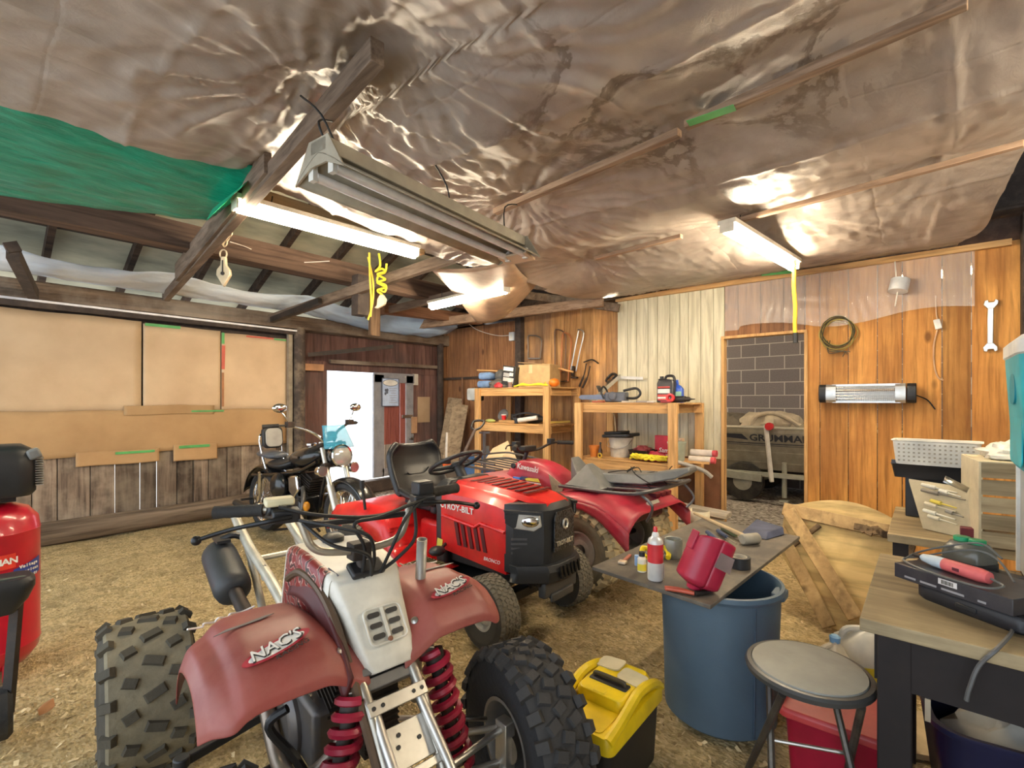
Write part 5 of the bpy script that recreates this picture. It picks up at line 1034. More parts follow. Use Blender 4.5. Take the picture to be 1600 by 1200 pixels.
one(blob((4.86,2.20,Z4),(.09,.16,.07),21,.4),'red_bag',M('bag_red',(.45,.02,.05),.5,bump=.3,bs=30),'crumpled red bag in front of the red box','bag')
b=B()
for k in range(7): 
    ph=k*.9; b.tube(spl([(4.74+.035*math.sin(ph+i*1.7),2.40-.06*i+.02*math.cos(ph),Z4+.025+.022*(1+math.sin(ph*2+i*2.1))) for i in range(7)],5),.013,6)
one(b,'yellow_strap',M('strap_yellow',(.80,.70,.04),.6),'tangle of yellow straps on the middle of the pale shelf','strap')
t=T('grey_bucket','grey green bucket behind the right front post of the pale shelf','bucket',(4.86,1.96,Z4)); b=B(); b.lathe([(.075,0),(.09,.2),(.095,.2),(.095,.215),(.085,.215),(.07,.01),(.005,.01)],22); b.build('body',M('bucket_grey_green',(.33,.37,.30),.5),t)
for i,(x,z,l) in enumerate(((5.0,.035,'lower rolled paper tube sticking out of the pale shelf'),(5.05,.10,'upper rolled paper tube sticking out of the pale shelf'))):
    t=T('paper_roll',l,'paper roll',(x,1.82,Z4+z),0,'paper rolls on the pale shelf'); b=B(); b.tube([(0,.06,0),(0,-.16,0)],.034,14); b.build('roll',M('roll_white',(.76,.70,.64),.6),t); b=B(); b.tube([(0,-.161,0),(0,-.20,0)],.0345,14); b.build('red_end',M('roll_red',(.62,.08,.10),.5),t)
b=B(); b.tube(spl([(4.80,2.02,Z4+.02),(4.74,1.90,Z4+.02),(4.78,1.78,Z4-.01),(4.86,1.68,Z4-.06),(4.9,1.62,Z4-.12)],6),.02,8); one(b,'grey_hose',M('hose_grey',(.42,.40,.37),.5),'short grey hose drooping off the right end of the pale shelf','hose')
b=B(); b.t=.2; b.bar((4.85,2.0,Z4+.02),(4.95,1.66,Z4+.01),.05,.02); one(b,'wooden_stick',pineY,'pale stick sticking out below the paper tubes','stick')
b=B(); b.tube(spl([(4.95,3.00,1.30),(4.98,2.96,1.22),(4.95,2.80,1.27),(4.93,2.72,1.18),(4.93,2.70,1.0)],6),.009,6); one(b,'bent_cane',M('cane',(.62,.46,.24),.5),'thin cane bent in a hoop above the white bucket','cane')
# --- under and around the shelves
wb=wood('white_boards',(.40,.36,.30),(.66,.62,.54),1,6,.6,knots=False)
for i,(x,z,l) in enumerate(((4.95,.05,'lowest'),(5.0,.14,'middle'),(5.05,.24,'topmost'))):
    b=B(); b.t=.1*i; b.box((x,2.35-.05*i,z),(.16,1.5,.05),RX(2*i-1)); one(b,'white_board',wb,l+' of three whitish boards lying under the pale shelf','board','whitish boards under the pale shelf',bev=.003)
b=B(); b.tube([(5.1,1.66,.28+.0)]+[(5.1,1.66,.28)],.01) if 0 else b.lathe([(.20,-.05),(.27,-.06),(.29,0),(.27,.06),(.20,.05)],30,LM(5.78,1.90,.29)@RX(90),False); one(b,'bicycle_tire',rubber,'grey black tire standing just inside the boat bay doorway','tire',solid=.01)
b=B(); b.box((5.3,2.75,.24),(.02,.35,.42),RY(-6)); one(b,'blue_sheet_panel',M('pale_blue_board',(.40,.48,.60),.5),'pale blue panel leaning on the wall below the pale shelf','panel')
t=T('propane_tank','white propane cylinder standing behind the barrel top board','gas cylinder',W(1.50,3.86,0)); b=B(); b.lathe([(.11,0),(.11,.03),(.10,.03),(.145,.07),(.155,.11),(.155,.27),(.14,.33),(.09,.375),(.03,.39)],28); b.build('body',M('tank_cream',(.70,.64,.48),.4,dirt=.4),t)
b=B(); b.surf(lambda u,v:(.085*math.cos(1.0+4.4*u),.085*math.sin(1.0+4.4*u),.36+.11*v),20,2); b.build('collar',M('tank_cream',(.70,.64,.48),.4,dirt=.4),t,solid=.004)
b=B(); cyl(b,(0,0,.38),.02,.05); b.tube([(0,0,.42),(.05,.02,.42)],.012); b.build('valve',M('brass',(.75,.52,.08),.3,.6),t)
t=T('gas_can','orange red gas can with a black spout behind the mower seat','gas can',W(-.93,6.8,0)); t.scale=(1.25,)*3; b=B(); b.loft([[(x*k,y*k,z) for x,y in rrect(.26,.2,.05)] for z,k in((0,1),(.01,1.02),(.25,1.02),(.34,.75),(.37,.3))]); b.build('body',M('can_orange',(.80,.14,.03),.4),t); b=B(); cyl(b,(0,0,.37),.05,.05); b.build('cap',black_plastic,t); b=B(); b.tube([(0,0,.42),(.01,.0,.72)],.013,8); b.build('spout',M('spout_white',(.75,.72,.68),.4),t)
t=T('blue_tub','blue plastic tub with white sheets inside, between gas can and shovel','tub',W(-.50,7.0,0)); t.scale=(.95,.95,1.45); b=B(); b.lathe([(.2,0),(.26,.38),(.27,.38),(.27,.41),(.25,.41),(.19,.02),(.01,.02)],26); b.build('body',M('tub_blue',(.06,.17,.42),.4),t); b=B(); b.box((.05,-.1,.33),(.12,.02,.30),RX(14)); b.box((-.06,-.12,.30),(.10,.02,.28),RX(10)); b.build('sheets',M('sheet_pale',(.66,.76,.80),.5),t)
for i,(l_,d_,la) in enumerate(((-.28,6.25,'white bucket under the tall shelf, nearer the wall corner'),(-.12,5.82,'white bucket under the tall shelf, right of the standing pole'))):
    t=T('white_bucket',la,'bucket',W(l_,d_,0),0,'white buckets under the tall shelf'); b=B(); b.lathe([(.125,0),(.145,.36),(.155,.36),(.155,.38),(.14,.38),(.12,.02),(.01,.02)],24); b.build('body',M('bucket_white',(.60,.56,.48),.5,dirt=.5,dc=(.3,.25,.18)),t); b=B(); b.lathe([(.15,.30),(.156,.31),(.15,.32)],24,None,False); b.build('rim',white_paint,t)
# shovel with a D handle, pole with cross bar
t=T('shovel','long shovel with a D shaped grip leaning toward the tall shelf','shovel',(0,0,0)); p=D(716,728,5.0); q=D(742,672,5.3); 
b=B(); b.tube([p,q],.016,8); b.build('shaft',M('shaft_dark',(.10,.07,.06),.6),t); dv=(q-p).normalized(); sd=RV
b=B(); b.tube(spl([q,q+dv*.04+sd*-.05,q+dv*.13+sd*-.055,q+dv*.13+sd*.055,q+dv*.04+sd*.05,q],4),.013,8); b.build('grip',black_plastic,t)
fl_=p-dv*.42; b=B(); b.loft([[p+sd*w+Vector((0,0,.0))-dv*s+FV*k for w,k in((-ww,0),(0,.02),(ww,0),(0,.025))] for s,ww in((0,.02),(.05,.08),(.2,.10),(.30,.07))]); b.build('blade',iron,t)
b=B(); p=D(757,716,5.4); q=D(757,676,5.4); b.tube([Vector((p.x,p.y,.0)),q],.018,8); b.bar(q-RV*.06,q+RV*.06,.03,.02); one(b,'tamper_pole',M('pole_dark',(.09,.08,.09),.6),'dark pole with a short cross bar standing in front of the tall shelf','pole')
def slab(pts,th,nrm=None):
    b=B(); P_=[Vector(p) for p in pts]; n=(P_[1]-P_[0]).cross(P_[2]-P_[0]).normalized()*th; b.loft([P_,[p+n for p in P_]]); return b
one(slab([D(748,735,5.4),D(808,735,5.35),D(800,712,5.55),D(794,690,5.7),D(770,702,5.7)],.015),'plywood_sheet',M('plywood',(.56,.42,.26),.6,var=.25,vs=4),'larger plywood offcut standing behind the steering wheel','plywood')
one(slab([D(782,735,5.25),D(816,738,5.2),D(802,705,5.35),D(786,712,5.35)],.015),'plywood_sheet',M('plywood',(.56,.42,.26),.6,var=.25,vs=4),'smaller plywood offcut in front of the larger one','plywood')
t=T('water_jug','dark blue grey jug standing behind the four wheeler tank','jug',W(.50,5.05,0)); b=B(); b.loft([[(x*k,y*k,z) for x,y in rrect(.26,.22,.06)] for z,k in((0,1),(.3,1),(.5,.98),(.6,.7),(.63,.3))]); b.build('body',M('jug_slate',(.10,.13,.16),.35),t); b=B(); cyl(b,(0,0,.62),.035,.04); b.build('cap',black_plastic,t)
# leaning boards in the corner
for i,(pa,pb,l) in enumerate((((688,712,7.3),(712,622,7.9),'rounded end board leaning in the corner, behind another'),((695,715,7.1),(720,632,7.6),'grey brown board leaning in the corner, in front'))):
    p=D(*pa); q=D(*pb); p.z=.02; b=B(); b.t=.15*i; b.bar(p,q,.25,.03,FV); one(b,'leaning_board',wood('leaning_grey',(.24,.17,.11),(.48,.37,.24),0,5,.8,knots=False),l,'board','boards leaning in the corner',bev=.01)
b=B(); b.tube([PX(725,720,5.3),PX(722,590,5.42)],.014,6); one(b,'thin_pole',M('pole_brown',(.25,.13,.07),.7),'thin brown pole leaning on the wall left of the tall shelf','pole')
# ================================================================ things hung on the right wall
def bow(label,px0,py0,px1,py1,mat,skew=0,group='bow saws hung on the wall'):
    t=T('bow_saw',label,'saw',(0,0,0),0,group); X=XR-.045
    def P_(u,v): return PX(px0+(px1-px0)*u+skew*v,py0+(py1-py0)*v,X)
    b=B(); b.tube(spl([P_(0,1),P_(.02,.5),P_(.0,.06),P_(.25,0),P_(.75,.05),P_(1,.2),P_(.97,.6),P_(.9,1)],6),.010,8); b.build('frame',mat,t)
    b=B(); b.bar(P_(.0,1),P_(.9,1),.004,.018); b.build('blade',steel,t)
bow('small grey bow saw frame hanging beside the dark post',825,524,846,560,M('saw_frame_grey',(.20,.16,.13),.5,.4))
bow('tall brown bow saw frame hanging above the shelf, third tool from the dark post',867,515,884,582,M('saw_frame_brown',(.16,.09,.06),.5,.4))
bow('orange bow saw frame hanging left of the iron tongs',879,520,893,596,M('saw_frame_orange',(.48,.17,.06),.5,.3),-4)
t=T('iron_tongs','long handled iron bolt cutter hanging right of the bow saws','bolt cutter',(0,0,0)); X=XR-.05
b=B(); b.tube([PX(892,578,X),PX(904,517,X)],.010,8); b.build('handle',steel,t)
b=B(); b.tube(spl([PX(900,580,X),PX(906,550,X),PX(912,520,X),PX(903,515,X)],5),.010,8); b.build('handle',steel,t)
b=B(); b.bar(PX(896,572,X),PX(895,588,X),.05,.03); b.bar(PX(893,590,X),PX(902,590,X),.05,.025); b.build('jaw',iron,t,bev=.005)
t=T('garden_shears','dark garden shears hanging left of the framing square','shears',(0,0,0))
for a,c2 in(((916,568),(905,604)),((922,572),(910,606))):
    b=B(); b.tube(spl([PX(*a,X),PX((a[0]+c2[0])/2+2,(a[1]+c2[1])/2,X),PX(*c2,X)],5),[.008]*6+[.014]*5,8); b.build('arm',iron,t)
b=B(); b.tube(spl([PX(912,566,X),PX(925,562,X),PX(935,568,X)],4),.010); b.build('spring',iron,t)
t=T('outlet_box','white electric box on the far wall left of the dark post','outlet',PX(802,526,XR-.0)); b=B(); b.box((-.025,0,0),(.05,.10,.13)); b.build('body',M('outlet_white',(.72,.75,.80),.4),t,bev=.008); b=B(); b.box((-.052,0,0),(.003,.05,.09)); b.build('plate',white_paint,t)
b=B(); b.tube(spl([PX(693,480,5.0),PX(725,500,5.2),PX(745,515,5.4),PX(775,524,5.44),PX(797,524,5.44)],6),.006,6); one(b,'white_wire',M('wire_white',(.75,.70,.62),.5),'white wire drooping from the hanging flap to the white box','wire')
# coil of wire
t=T('wire_coil','coil of yellow and dark wire hanging on the orange boards','wire coil',PX(1309,518,XR-.04)); b=B(); r2=random.Random(4)
for k in range(7):
    rr=.115+.03*r2.random(); ph=r2.random()*6; b.tube([(-.012*(k%3),(rr+.012*math.sin(3*a+ph))*math.cos(a),(rr*1.12+.010*math.sin(2*a+ph))*math.sin(a)-.01*k*.6) for a in [2*pi*i/30 for i in range(30)]],.004,5,True)
b.build('loops',M('wire_yellow',(.45,.36,.10),.5),t)
b=B()
for k in range(3): b.tube(spl([(-.01,.10-.02*k,-.08),(-.02,.07,-.16-.02*k),(-.02,-.05,-.19),(-.02,-.10+.03*k,-.20-.02*k)],5),.004,5)
for k in range(3):
    ph=k*2; b.tube([(-.03,(.125+.012*math.sin(2*a+ph))*math.cos(a),.14*math.sin(a)-.01*k) for a in [2*pi*i/30 for i in range(30)]],.004,5,True)
b.build('dark_loops',M('wire_dark',(.07,.06,.03),.5),t)
# infrared heater
t=T('infrared_heater','silver infrared heater bar with black ends mounted on orange boards','heater',(XR,.40,1.415)); yc=(atX(1280,XR-.12)+atX(1432,XR-.12))/2; hw=(atX(1280,XR-.12)-atX(1432,XR-.12))/2; t.location.y=yc
sil=M('heater_silver',(.62,.62,.60),.3,.7)
def hsec(s): return [(-.05,s,-.085),(-.13,s,-.085),(-.155,s,-.06),(-.165,s,0),(-.155,s,.06),(-.13,s,.085),(-.05,s,.085)]
b=B(); b.loft([hsec(-hw*.80),hsec(-hw*.60)]); b.build('silver_band',sil,t,ang=30)
b=B(); b.loft([hsec(hw*.62),hsec(hw*.84)]); b.build('silver_band',sil,t,ang=30)
for s in(-1,1):
    b=B(); b.loft([hsec(s*hw*.82),hsec(s*hw)]); b.build('end_cap',black_plastic,t,bev=.006)
b=B(); b.box((-.08,0,.075),(.11,hw*1.4,.02)); b.box((-.08,0,-.075),(.11,hw*1.4,.02)); b.box((-.05,0,0),(.01,hw*1.4,.15)); b.build('reflector',sil,t)
b=B()
for k in range(34): y=-hw*.60+hw*1.22*k/33; b.tube([(-.145,y,.068),(-.165,y,0),(-.145,y,-.068)],.0022,5)
for z in(-.045,-.02,.005,.03,.055): b.tube([(-.163,-hw*.6,z),(-.163,hw*.62,z)],.0025,5)
b.build('grille',steel,t)
b=B(); b.tube([(-.10,-hw*.6,.03),(-.10,hw*.6,.03)],.012,8); b.build('heating_tube',M('quartz',(.55,.42,.32),.15),t)
b=B(); b.box((-.02,0,0),(.06,.08,.08)); b.build('wall_bracket',black_plastic,t)
b=B(); b.box((-.158,-hw*.92,.0),(.004,.03,.012)); b.build('logo_plate',M('gold_plate',(.6,.5,.15),.4,.5),t)
b=B(); b.tube(spl([(-.06,-hw,-.02),(-.02,-hw-.07,-.06),(-.012,-hw-.12,-.14)],5),.005,6); b.build('cable',blkwire,t)
# white metal shade lamp, plug on cord, wrench
t=T('can_light','white metal can shade light clipped under the film on the right wall','lamp',PX(1405,446,XR-.10)); b=B(); b.lathe([(.07,-.055),(.068,.055),(.03,.065)],22,RY(12)@RX(10)); b.build('shade',M('shade_white',(.70,.72,.74),.4,.2),t); b=B(); b.bar((.0,0,.02),(.10,-.02,.06),.03,.03); b.build('bracket',steel,t); b=B(); b.tube([(0,.01,-.05),(.04,.03,-.17)],.005); b.tube([(0,.02,.06),(.03,.03,.22)],.005); b.build('cord',M('wire_white',(.75,.70,.62),.5),t)
t=T('wall_plug','white plug adapter on an extension cord stapled to the boards','plug',PX(1465,507,XR-.015)); b=B(); b.box((-.012,0,0),(.035,.045,.085),RX(-10)); b.build('body',white_paint,t,bev=.006); o_=PX(1465,507,XR-.015)
b=B(); b.tube(spl([PX(1462,462,XR-.008)-o_,PX(1463,490,XR-.01)-o_,Vector((0,0,.04))],4),.005); b.tube(spl([Vector((0,0,-.04)),PX(1459,540,XR-.01)-o_,PX(1460,572,XR-.01)-o_,PX(1466,590,XR-.012)-o_,PX(1474,594,XR-.01)-o_],5),.006); b.build('cord',M('cord_tan',(.60,.38,.22),.5),t)
t=T('wrench','large steel open end wrench hanging at the far right of the boards','wrench',(0,0,0)); a=PX(1548,478,XR-.02); c2=PX(1547,540,XR-.02)
b=B(); b.bar(a,c2,.012,.036); b.build('shank',steel,t,bev=.004)
for q,s in((a,1),(c2,-1)):
    b=B(); m=basis(q,(0,-1,0),(0,0,s)); b.prism([(-.02,-.02),(.02,-.02),(.042,.012),(.044,.04),(.026,.052),(.018,.03),(-.012,.03),(-.016,.05),(-.036,.044),(-.042,.014)],.016,m,-.008); b.build('jaw',steel,t,bev=.003)
# hanging yellow strap with black end by the doorway
t=T('hanging_strap','long yellow strap with a black hook end hanging from the ceiling by doorway','strap',(0,0,0)); a=D(1238,332,4.0); c2=D(1243,520,4.0)
b=B(); b.t=0; P_=[a.lerp(c2,i/20) for i in range(21)]; b.tube([p+RV*(.004*math.sin(i*.9)) for i,p in enumerate(P_)],.016,8); b.build('webbing',M('strap_amber',(.85,.50,.03),.6,dirt=.5,dc=(.3,.15,.02),ds=20),t)
b=B(); b.tube([c2,c2-ZV*.085],.020,10); b.build('black_end',black_plastic,t); b=B(); b.tube(spl([a,a+ZV*.06,a+ZV*.12+FV*.04],4),.008); b.build('hook',iron,t)
# ================================================================ ceiling hung tackle
def chain(b,p,q,r=.014,wr=.0042):
    p=Vector(p);q=Vector(q);n=max(2,int((q-p).length/(r*2.0))); d=(q-p).normalized()
    for i in range(n):
        c=p.lerp(q,(i+.5)/n); u=d.orthogonal().normalized(); w=d.cross(u); e=u if i%2 else w
        b.tube([c+d*(r*1.35*math.cos(a))+e*(r*.7*math.sin(a)) for a in [2*pi*k/10 for k in range(10)]],wr,5,True)
t=T('chain_pulley','rusty chain with a pulley block hanging from the tie beam','pulley',(0,0,0)); tan_iron=M('tan_iron',(.50,.42,.30),.5,.4,dirt=.5,dc=(.25,.17,.1))
dd=3.66; k_=D(350,385,dd)
b=B(); chain(b,D(336,356,dd),k_,.017,.005); b.build('chain',tan_iron,t); b=B(); chain(b,D(362,362,dd),k_,.017,.005); b.build('chain',tan_iron,t)
b=B(); c_=D(349,397,dd); b.tube([c_+RV*.026*math.cos(a)+ZV*.034*math.sin(a) for a in [2*pi*k/14 for k in range(14)]],.006,6,True); b.build('ring',tan_iron,t)
b=B(); m=basis(D(350,428,dd),RV,ZV); b.prism([(0.0,-.10),(.055,-.01),(.05,.03),(.022,.065),(.018,.13),(-.018,.13),(-.022,.065),(-.05,.03),(-.055,-.01)],.03,m,-.015); b.build('pulley_block',tan_iron,t,bev=.006)
b=B(); b.m=m; b.lathe([(.014,.015),(.014,.022)],10); b.bar((0,.01,.018),(0,.10,.018),.008,.006); b.build('pin',iron,t)
t=T('rope_pulley','yellow rope knotted around a pulley hanging near the lit lamp','pulley',(0,0,0)); dd=4.6; yr=M('yellow_rope',(.88,.78,.05),.6,bump=.4,bs=200)
b=B(); b.tube(spl([D(577,395,dd),D(578,430,dd),D(580,470,dd),D(579,495,dd)],5),.010,6); b.tube(spl([D(575,402,dd+.02),D(583,440,dd+.02),D(582,475,dd+.02),D(575,500,dd)],5),.009,6); b.build('rope_tail',M('rope_amber',(.80,.58,.06),.6),t)
b=B(); r2=random.Random(2)
b.tube(spl([D(592,396,dd),D(594,415,dd),D(587,424,dd)]+[D(596+7*math.sin(i*2.1),420+i*4.2,dd+.03*math.cos(i*1.6)) for i in range(9)]+[D(597,460,dd)],5),.011,6)
b.tube(spl([D(604,412,dd),D(602,425,dd),D(592,430,dd),D(590,440,dd),D(603,446,dd),D(601,456,dd),D(592,452,dd)],5),.010,6); b.build('rope_knot',yr,t)
b=B(); m=basis(D(597,468,dd),RV,ZV); b.prism([(.0,-.07),(.03,-.05),(.045,0),(.02,.045),(-.02,.045),(-.045,0),(-.05,-.06),(-.075,-.08),(-.04,-.09)],.03,m,-.015); b.build('pulley_block',tan_iron,t,bev=.006)
b=B(); b.tube(spl([D(360,378,3.9),D(385,386,4.2),D(420,402,4.5),D(455,410,4.6),D(515,408,4.7)],5),.004,5); one(b,'thin_wire',M('wire_white',(.75,.70,.62),.5),'thin pale wire looping along the dark roof beam by the chain','wire')
# papers and notice in the door bay
t=T('notice_sign','blue white printed notice fixed to the door leaf','sign',PY(610,613,6.215)); 
b=B(); b.box((0,0,0),(.30,.004,.42)); b.build('sheet',M('notice_blue_white',(.52,.64,.92),.4),t)
b=B(); b.prism([(.13*math.cos(a),.045*math.sin(a)) for a in [2*pi*i/24 for i in range(24)]],.002,basis((0,-.003,.145),(1,0,0),(0,0,1))); b.build('oval_print',lab,t)
b=B(); b.tube([(.135*math.cos(a),-.004,.145+.05*math.sin(a)) for a in [2*pi*i/24 for i in range(24)]],.004,5,True)
b.build('oval_outline',M('notice_ink',(.10,.12,.18),.5),t)
for i,(x,z) in enumerate(((-.085,.03),(-.06,.0),(-.09,-.02),(-.055,.035))):
    b=B(); b.ball((x,-.003,z),(.018,.003,.024),10,6); b.build('print_mark',M('notice_ink',(.10,.12,.18),.5),t)
for i in range(7):
    b=B(); b.box((.05,-.003,.06-.036*i),(.15-.03*(i%3),.002,.008)); b.build('print_line',M('notice_grey',(.34,.38,.48),.5),t)
b=B(); b.bar((-.15,-.004,-.21),(.15,-.004,-.21),.006,.01); b.bar((-.15,-.004,.21),(.15,-.004,.21),.006,.01); b.bar((-.15,-.004,-.21),(-.15,-.004,.21),.006,.01); b.bar((.15,-.004,-.21),(.15,-.004,.21),.006,.01); b.build('frame',M('notice_ink',(.10,.12,.18),.5),t)
b=B(); b.box(PY(649,593,6.25),(.11,.004,.18)); one(b,'paper_note',M('note_paper',(.68,.64,.56),.7),'pale paper note pinned to the boards right of the door','paper')
b=B(); b.box(PY(647,664,6.22),(.10,.03,.26)); one(b,'tan_board',M('tan_wood',(.50,.30,.17),.7),'small tan board nailed at the right edge of the door leaf','board')
b=B(); b.box(PY(662,640,6.293),(.25,.01,.42)); one(b,'cardboard_patch',cardb,'cardboard patch on the dark boards right of the door','cardboard')
b=B(); b.box(PY(490,574,6.24),(.28,.02,.09)); one(b,'orange_board',M('orange_wood',(.46,.24,.12),.7),'short orange brown board left of the door head','board')
b=B(); b.box(PY(647,505,5.92),(.10,.006,.12)); one(b,'paper_tag',M('tag_grey',(.55,.53,.46),.7),'small pale tag hanging on the blue tarp','tag')
# ================================================================ boat in the next bay
bt_=T('boat','old aluminium fishing boat with dark stripe on a trailer in the next bay','boat',(7.0,2.2,0))
alu=M('boat_olive_alu',(.30,.28,.22),.45,.25,dirt=.4,dc=(.15,.13,.1),ds=3)
def hull(u,v):
    y=-2.3+4.6*u; w=.66*(1-max(0,(u-.7)/.3)**2*.9); a=v*2-1
    k=abs(a); x=.66
    if k<.5: xx=w*.80*k/.5; z=.40+.03*(k/.5)+.10*max(0,(u-.7)/.3)**2
    else: q=(k-.5)/.5; xx=w*(.80+.20*q); z=.43+.55*q+.10*max(0,(u-.7)/.3)**2
    return (.66-math.copysign(xx,a) if a<=0 else .66-xx, y, z) if a>0 else (.66+xx,y,z)
b=B(); b.surf(hull,24,24); b.build('hull',alu,bt_,solid=.01,ang=50)
b=B(); b.tube([(.0,-2.2,.99),(.0,.9,.99)],.022,8); b.tube([(1.32,-2.2,.99),(1.32,.9,.99)],.022,8); b.build('gunwale',M('boat_rail',(.52,.50,.42),.4,.4),bt_)
for z in(.92,.66,.52):
    b=B(); xx=.132*(1-(z-.43)/.55); b.tube([(xx-.006,-2.2,z),(xx-.006,.9,z)],.008,6); b.build('hull_rib',alu,bt_)
dk_=M('boat_lettering',(.03,.035,.05),.4)
tm=basis((.132*(1-(.85-.43)/.55)-.013,(atX(1178,7.0)+atX(1260,7.0))/2-2.2,.85),(0,-1,0),(-.24,0,1))
text('GRUMMAN',.13,dk_,bt_,tm,bold=.003,sx=1.12)
b=B(); b.m=tm; b.prism([(-.72,.05),(-.46,.05),(-.38,-.03),(-.72,-.0)],.003); b.build('stripe',dk_,bt_)
b=B(); b.m=tm; b.box((.0,-.075,.001),(1.6,.012,.003)); b.build('stripe',dk_,bt_); b=B(); b.m=tm; b.box((.0,-.10,.001),(1.6,.006,.003)); b.build('stripe',dk_,bt_)
b=blob((.4,-.55,.9),(.30,.40,.22),31,.35); b.build('canvas_bundle',M('canvas_cream',(.56,.49,.37),.8,bump=.4,bs=12),bt_)
b=blob((.4,.05,.88),(.30,.35,.22),37,.45); b.build('dark_bundle',M('bundle_dark',(.16,.14,.11),.8,bump=.4,bs=12),bt_)
b=B(); b.tube(spl([(.15,-.35,1.0),(.15,-.45,1.15),(.15,-.7,1.17),(.15,-.95,1.02)],6),.03,8); b.build('canvas_roll',M('canvas_cream',(.56,.49,.37),.8,bump=.4,bs=12),bt_)
b=B(); b.lathe([(.11,0),(.11,.12)],14,LM(.5,-1.05,.95)); b.build('motor_cowl',black_plastic,bt_)
tr=T('boat_trailer','grey boat trailer with guide post and red marker light','trailer',(6.95,2.2,0)); galv=M('galvanised',(.42,.43,.36),.5,.4,dirt=.3)
b=B(); b.bar((-.05,.95,.40),(-.02,-.55,.33),.06,.10); b.build('side_rail',galv,tr,bev=.004); b=B(); b.bar((.0,.25,.33),(1.2,.25,.33),.06,.06); b.bar((0,-2,.38),(0,1.8,.38),.05,.06); b.bar((1.25,-2,.38),(1.25,1.8,.38),.05,.06); b.build('cross_member',galv,tr,bev=.004)
yy=atX(1202,6.9)-2.2
b=B(); b.bar((-.06,yy-.03,.30),(-.10,yy+.03,1.03),.045,.045); b.build('guide_post',M('post_white',(.72,.70,.64),.5),tr,bev=.004)
b=B(); b.lathe([(.05,0),(.05,.06)],14,LM(-.10,yy-.02,1.02)@RY(-90)); b.build('marker_light',redp,tr)
b=B(); b.tube([(.02,yy-.16,.10),(.02,yy-.16,.55)],.03,10); b.box((.02,yy-.16,.06),(.10,.10,.02)); b.build('jack_stand',galv,tr)
yw=atX(1165,7.1)-2.2
for x in(.06,1.2):
    b=B(); b.lathe([(.12,-.06),(.20,-.08),(.25,-.06),(.26,0),(.25,.06),(.20,.08),(.12,.06)],28,LM(x,yw,.26)@RY(90),False); tt=b.build('tire',rubber,tr)
    b=B(); b.lathe([(.125,-.06),(.10,-.03),(.03,-.03),(.02,-.05)],20,LM(x,yw,.26)@RY(90)); b.build('rim',galv,tt)
# ================================================================ blue barrel with a board and its clutter
t=T('blue_barrel','open grey blue plastic barrel carrying a dark board','barrel',W(.905,2.10,0)); blu=M('barrel_blue',(.085,.135,.185),.5,var=.12,vs=3,bump=.08,bs=90)
b=B(); b.lathe([(.01,.0),(.20,0),(.225,.02),(.232,.30),(.240,.545),(.250,.55),(.256,.562),(.252,.578),(.240,.58),(.232,.56),(.222,.30),(.215,.03),(.01,.03)],48); b.build('body',blu,t,ang=30)
b=B(); b.tube([(-.145,-.178,.03),(-.150,-.185,.54)],.004,6); b.build('seam',M('barrel_seam',(.05,.08,.12),.5),t)
b=B(); b.box((0,.20,.70),(.01,.01,.01)) if 0 else b.prism(rrect(.10,.05,.02),.03,LM(*(RV*.20+FV*-.12+ZV*.535))); b.build('lip_handle',blu,t,bev=.004)
Q=[G(925,885,.602),G(1110,946,.594),G(1250,838,.606)]; Q.append(Q[0]+Q[2]-Q[1])
b=B(); b.loft([[p-ZV*.016 for p in Q],[p for p in Q]]); one(b,'table_board',M('dark_hardboard',(.10,.085,.07),.55,var=.3,vs=3,dirt=.7,dc=(.25,.21,.15),ds=6),'dark dirty board lying across the blue barrel as a table','board',bev=.002)
def bz(p): # board surface height under a point
    n=(Q[1]-Q[0]).cross(Q[2]-Q[0]); return Q[0].z-((p.x-Q[0].x)*n.x+(p.y-Q[0].y)*n.y)/n.z+.001
def onb(px,py): p=G(px,py,.60); p.z=bz(p); return p
t=T('spray_can','tall red and white spray can standing on the dark board','spray can',onb(1024,905)); b=B(); b.lathe([(.030,0),(.032,.004),(.032,.155),(.028,.17),(.015,.182)],22); b.build('body',M('can_white',(.74,.72,.68),.3,.2),t)
b=B(); b.lathe([(.0325,.075),(.0325,.152)],22,None,False); b.build('red_band',M('can_red',(.62,.04,.05),.3),t); b=B(); b.box((.012,-.031,.04),(.012,.002,.06)); b.build('print',M('can_grey_print',(.5,.45,.42),.4),t)
b=B(); b.lathe([(.015,.18),(.015,.19),(.010,.20)],12); b.build('valve_cup',white_paint,t); b=B(); b.lathe([(.009,.197),(.009,.215),(.006,.222)],10); b.build('nozzle',redp,t)
t=T('yellow_bottle','small bottle with a yellow label and black cap beside the spray can','bottle',onb(1003,893)); b=B(); cyl(b,(0,0,0),.019,.055); b.lathe([(.019,.055),(.011,.068)],16); b.build('body',M('bottle_clear',(.72,.68,.55),.3),t); b=B(); b.lathe([(.0195,.006),(.0195,.035)],18,None,False); b.build('label_print',M('label_yellow',(.78,.60,.05),.4),t); b=B(); cyl(b,(0,0,.066),.013,.02); b.build('cap',black_plastic,t)
b=B(); p=onb(996,884); cyl(b,p,.013,.045); one(b,'blue_cap_bottle',M('pale_blue_cap',(.25,.38,.60),.4),'tiny pale blue tube left of the small yellow bottle','tube')
t=T('adjustable_pliers','small red handled tool lying at the left of the dark board','pliers',onb(975,880),rzf(.5,.8)); b=B(); b.bar((0,0,.008),(0,.09,.010),.014,.010); b.build('handle',M('rust_handle',(.40,.12,.08),.5),t,bev=.002); b=B(); b.box((0,-.02,.008),(.035,.035,.012)); b.build('head',M('tool_tan',(.62,.50,.36),.4,.4),t,bev=.003)
t=T('yellow_clamp','yellow handled tool lying behind the spray can','clamp',onb(1022,872)); 
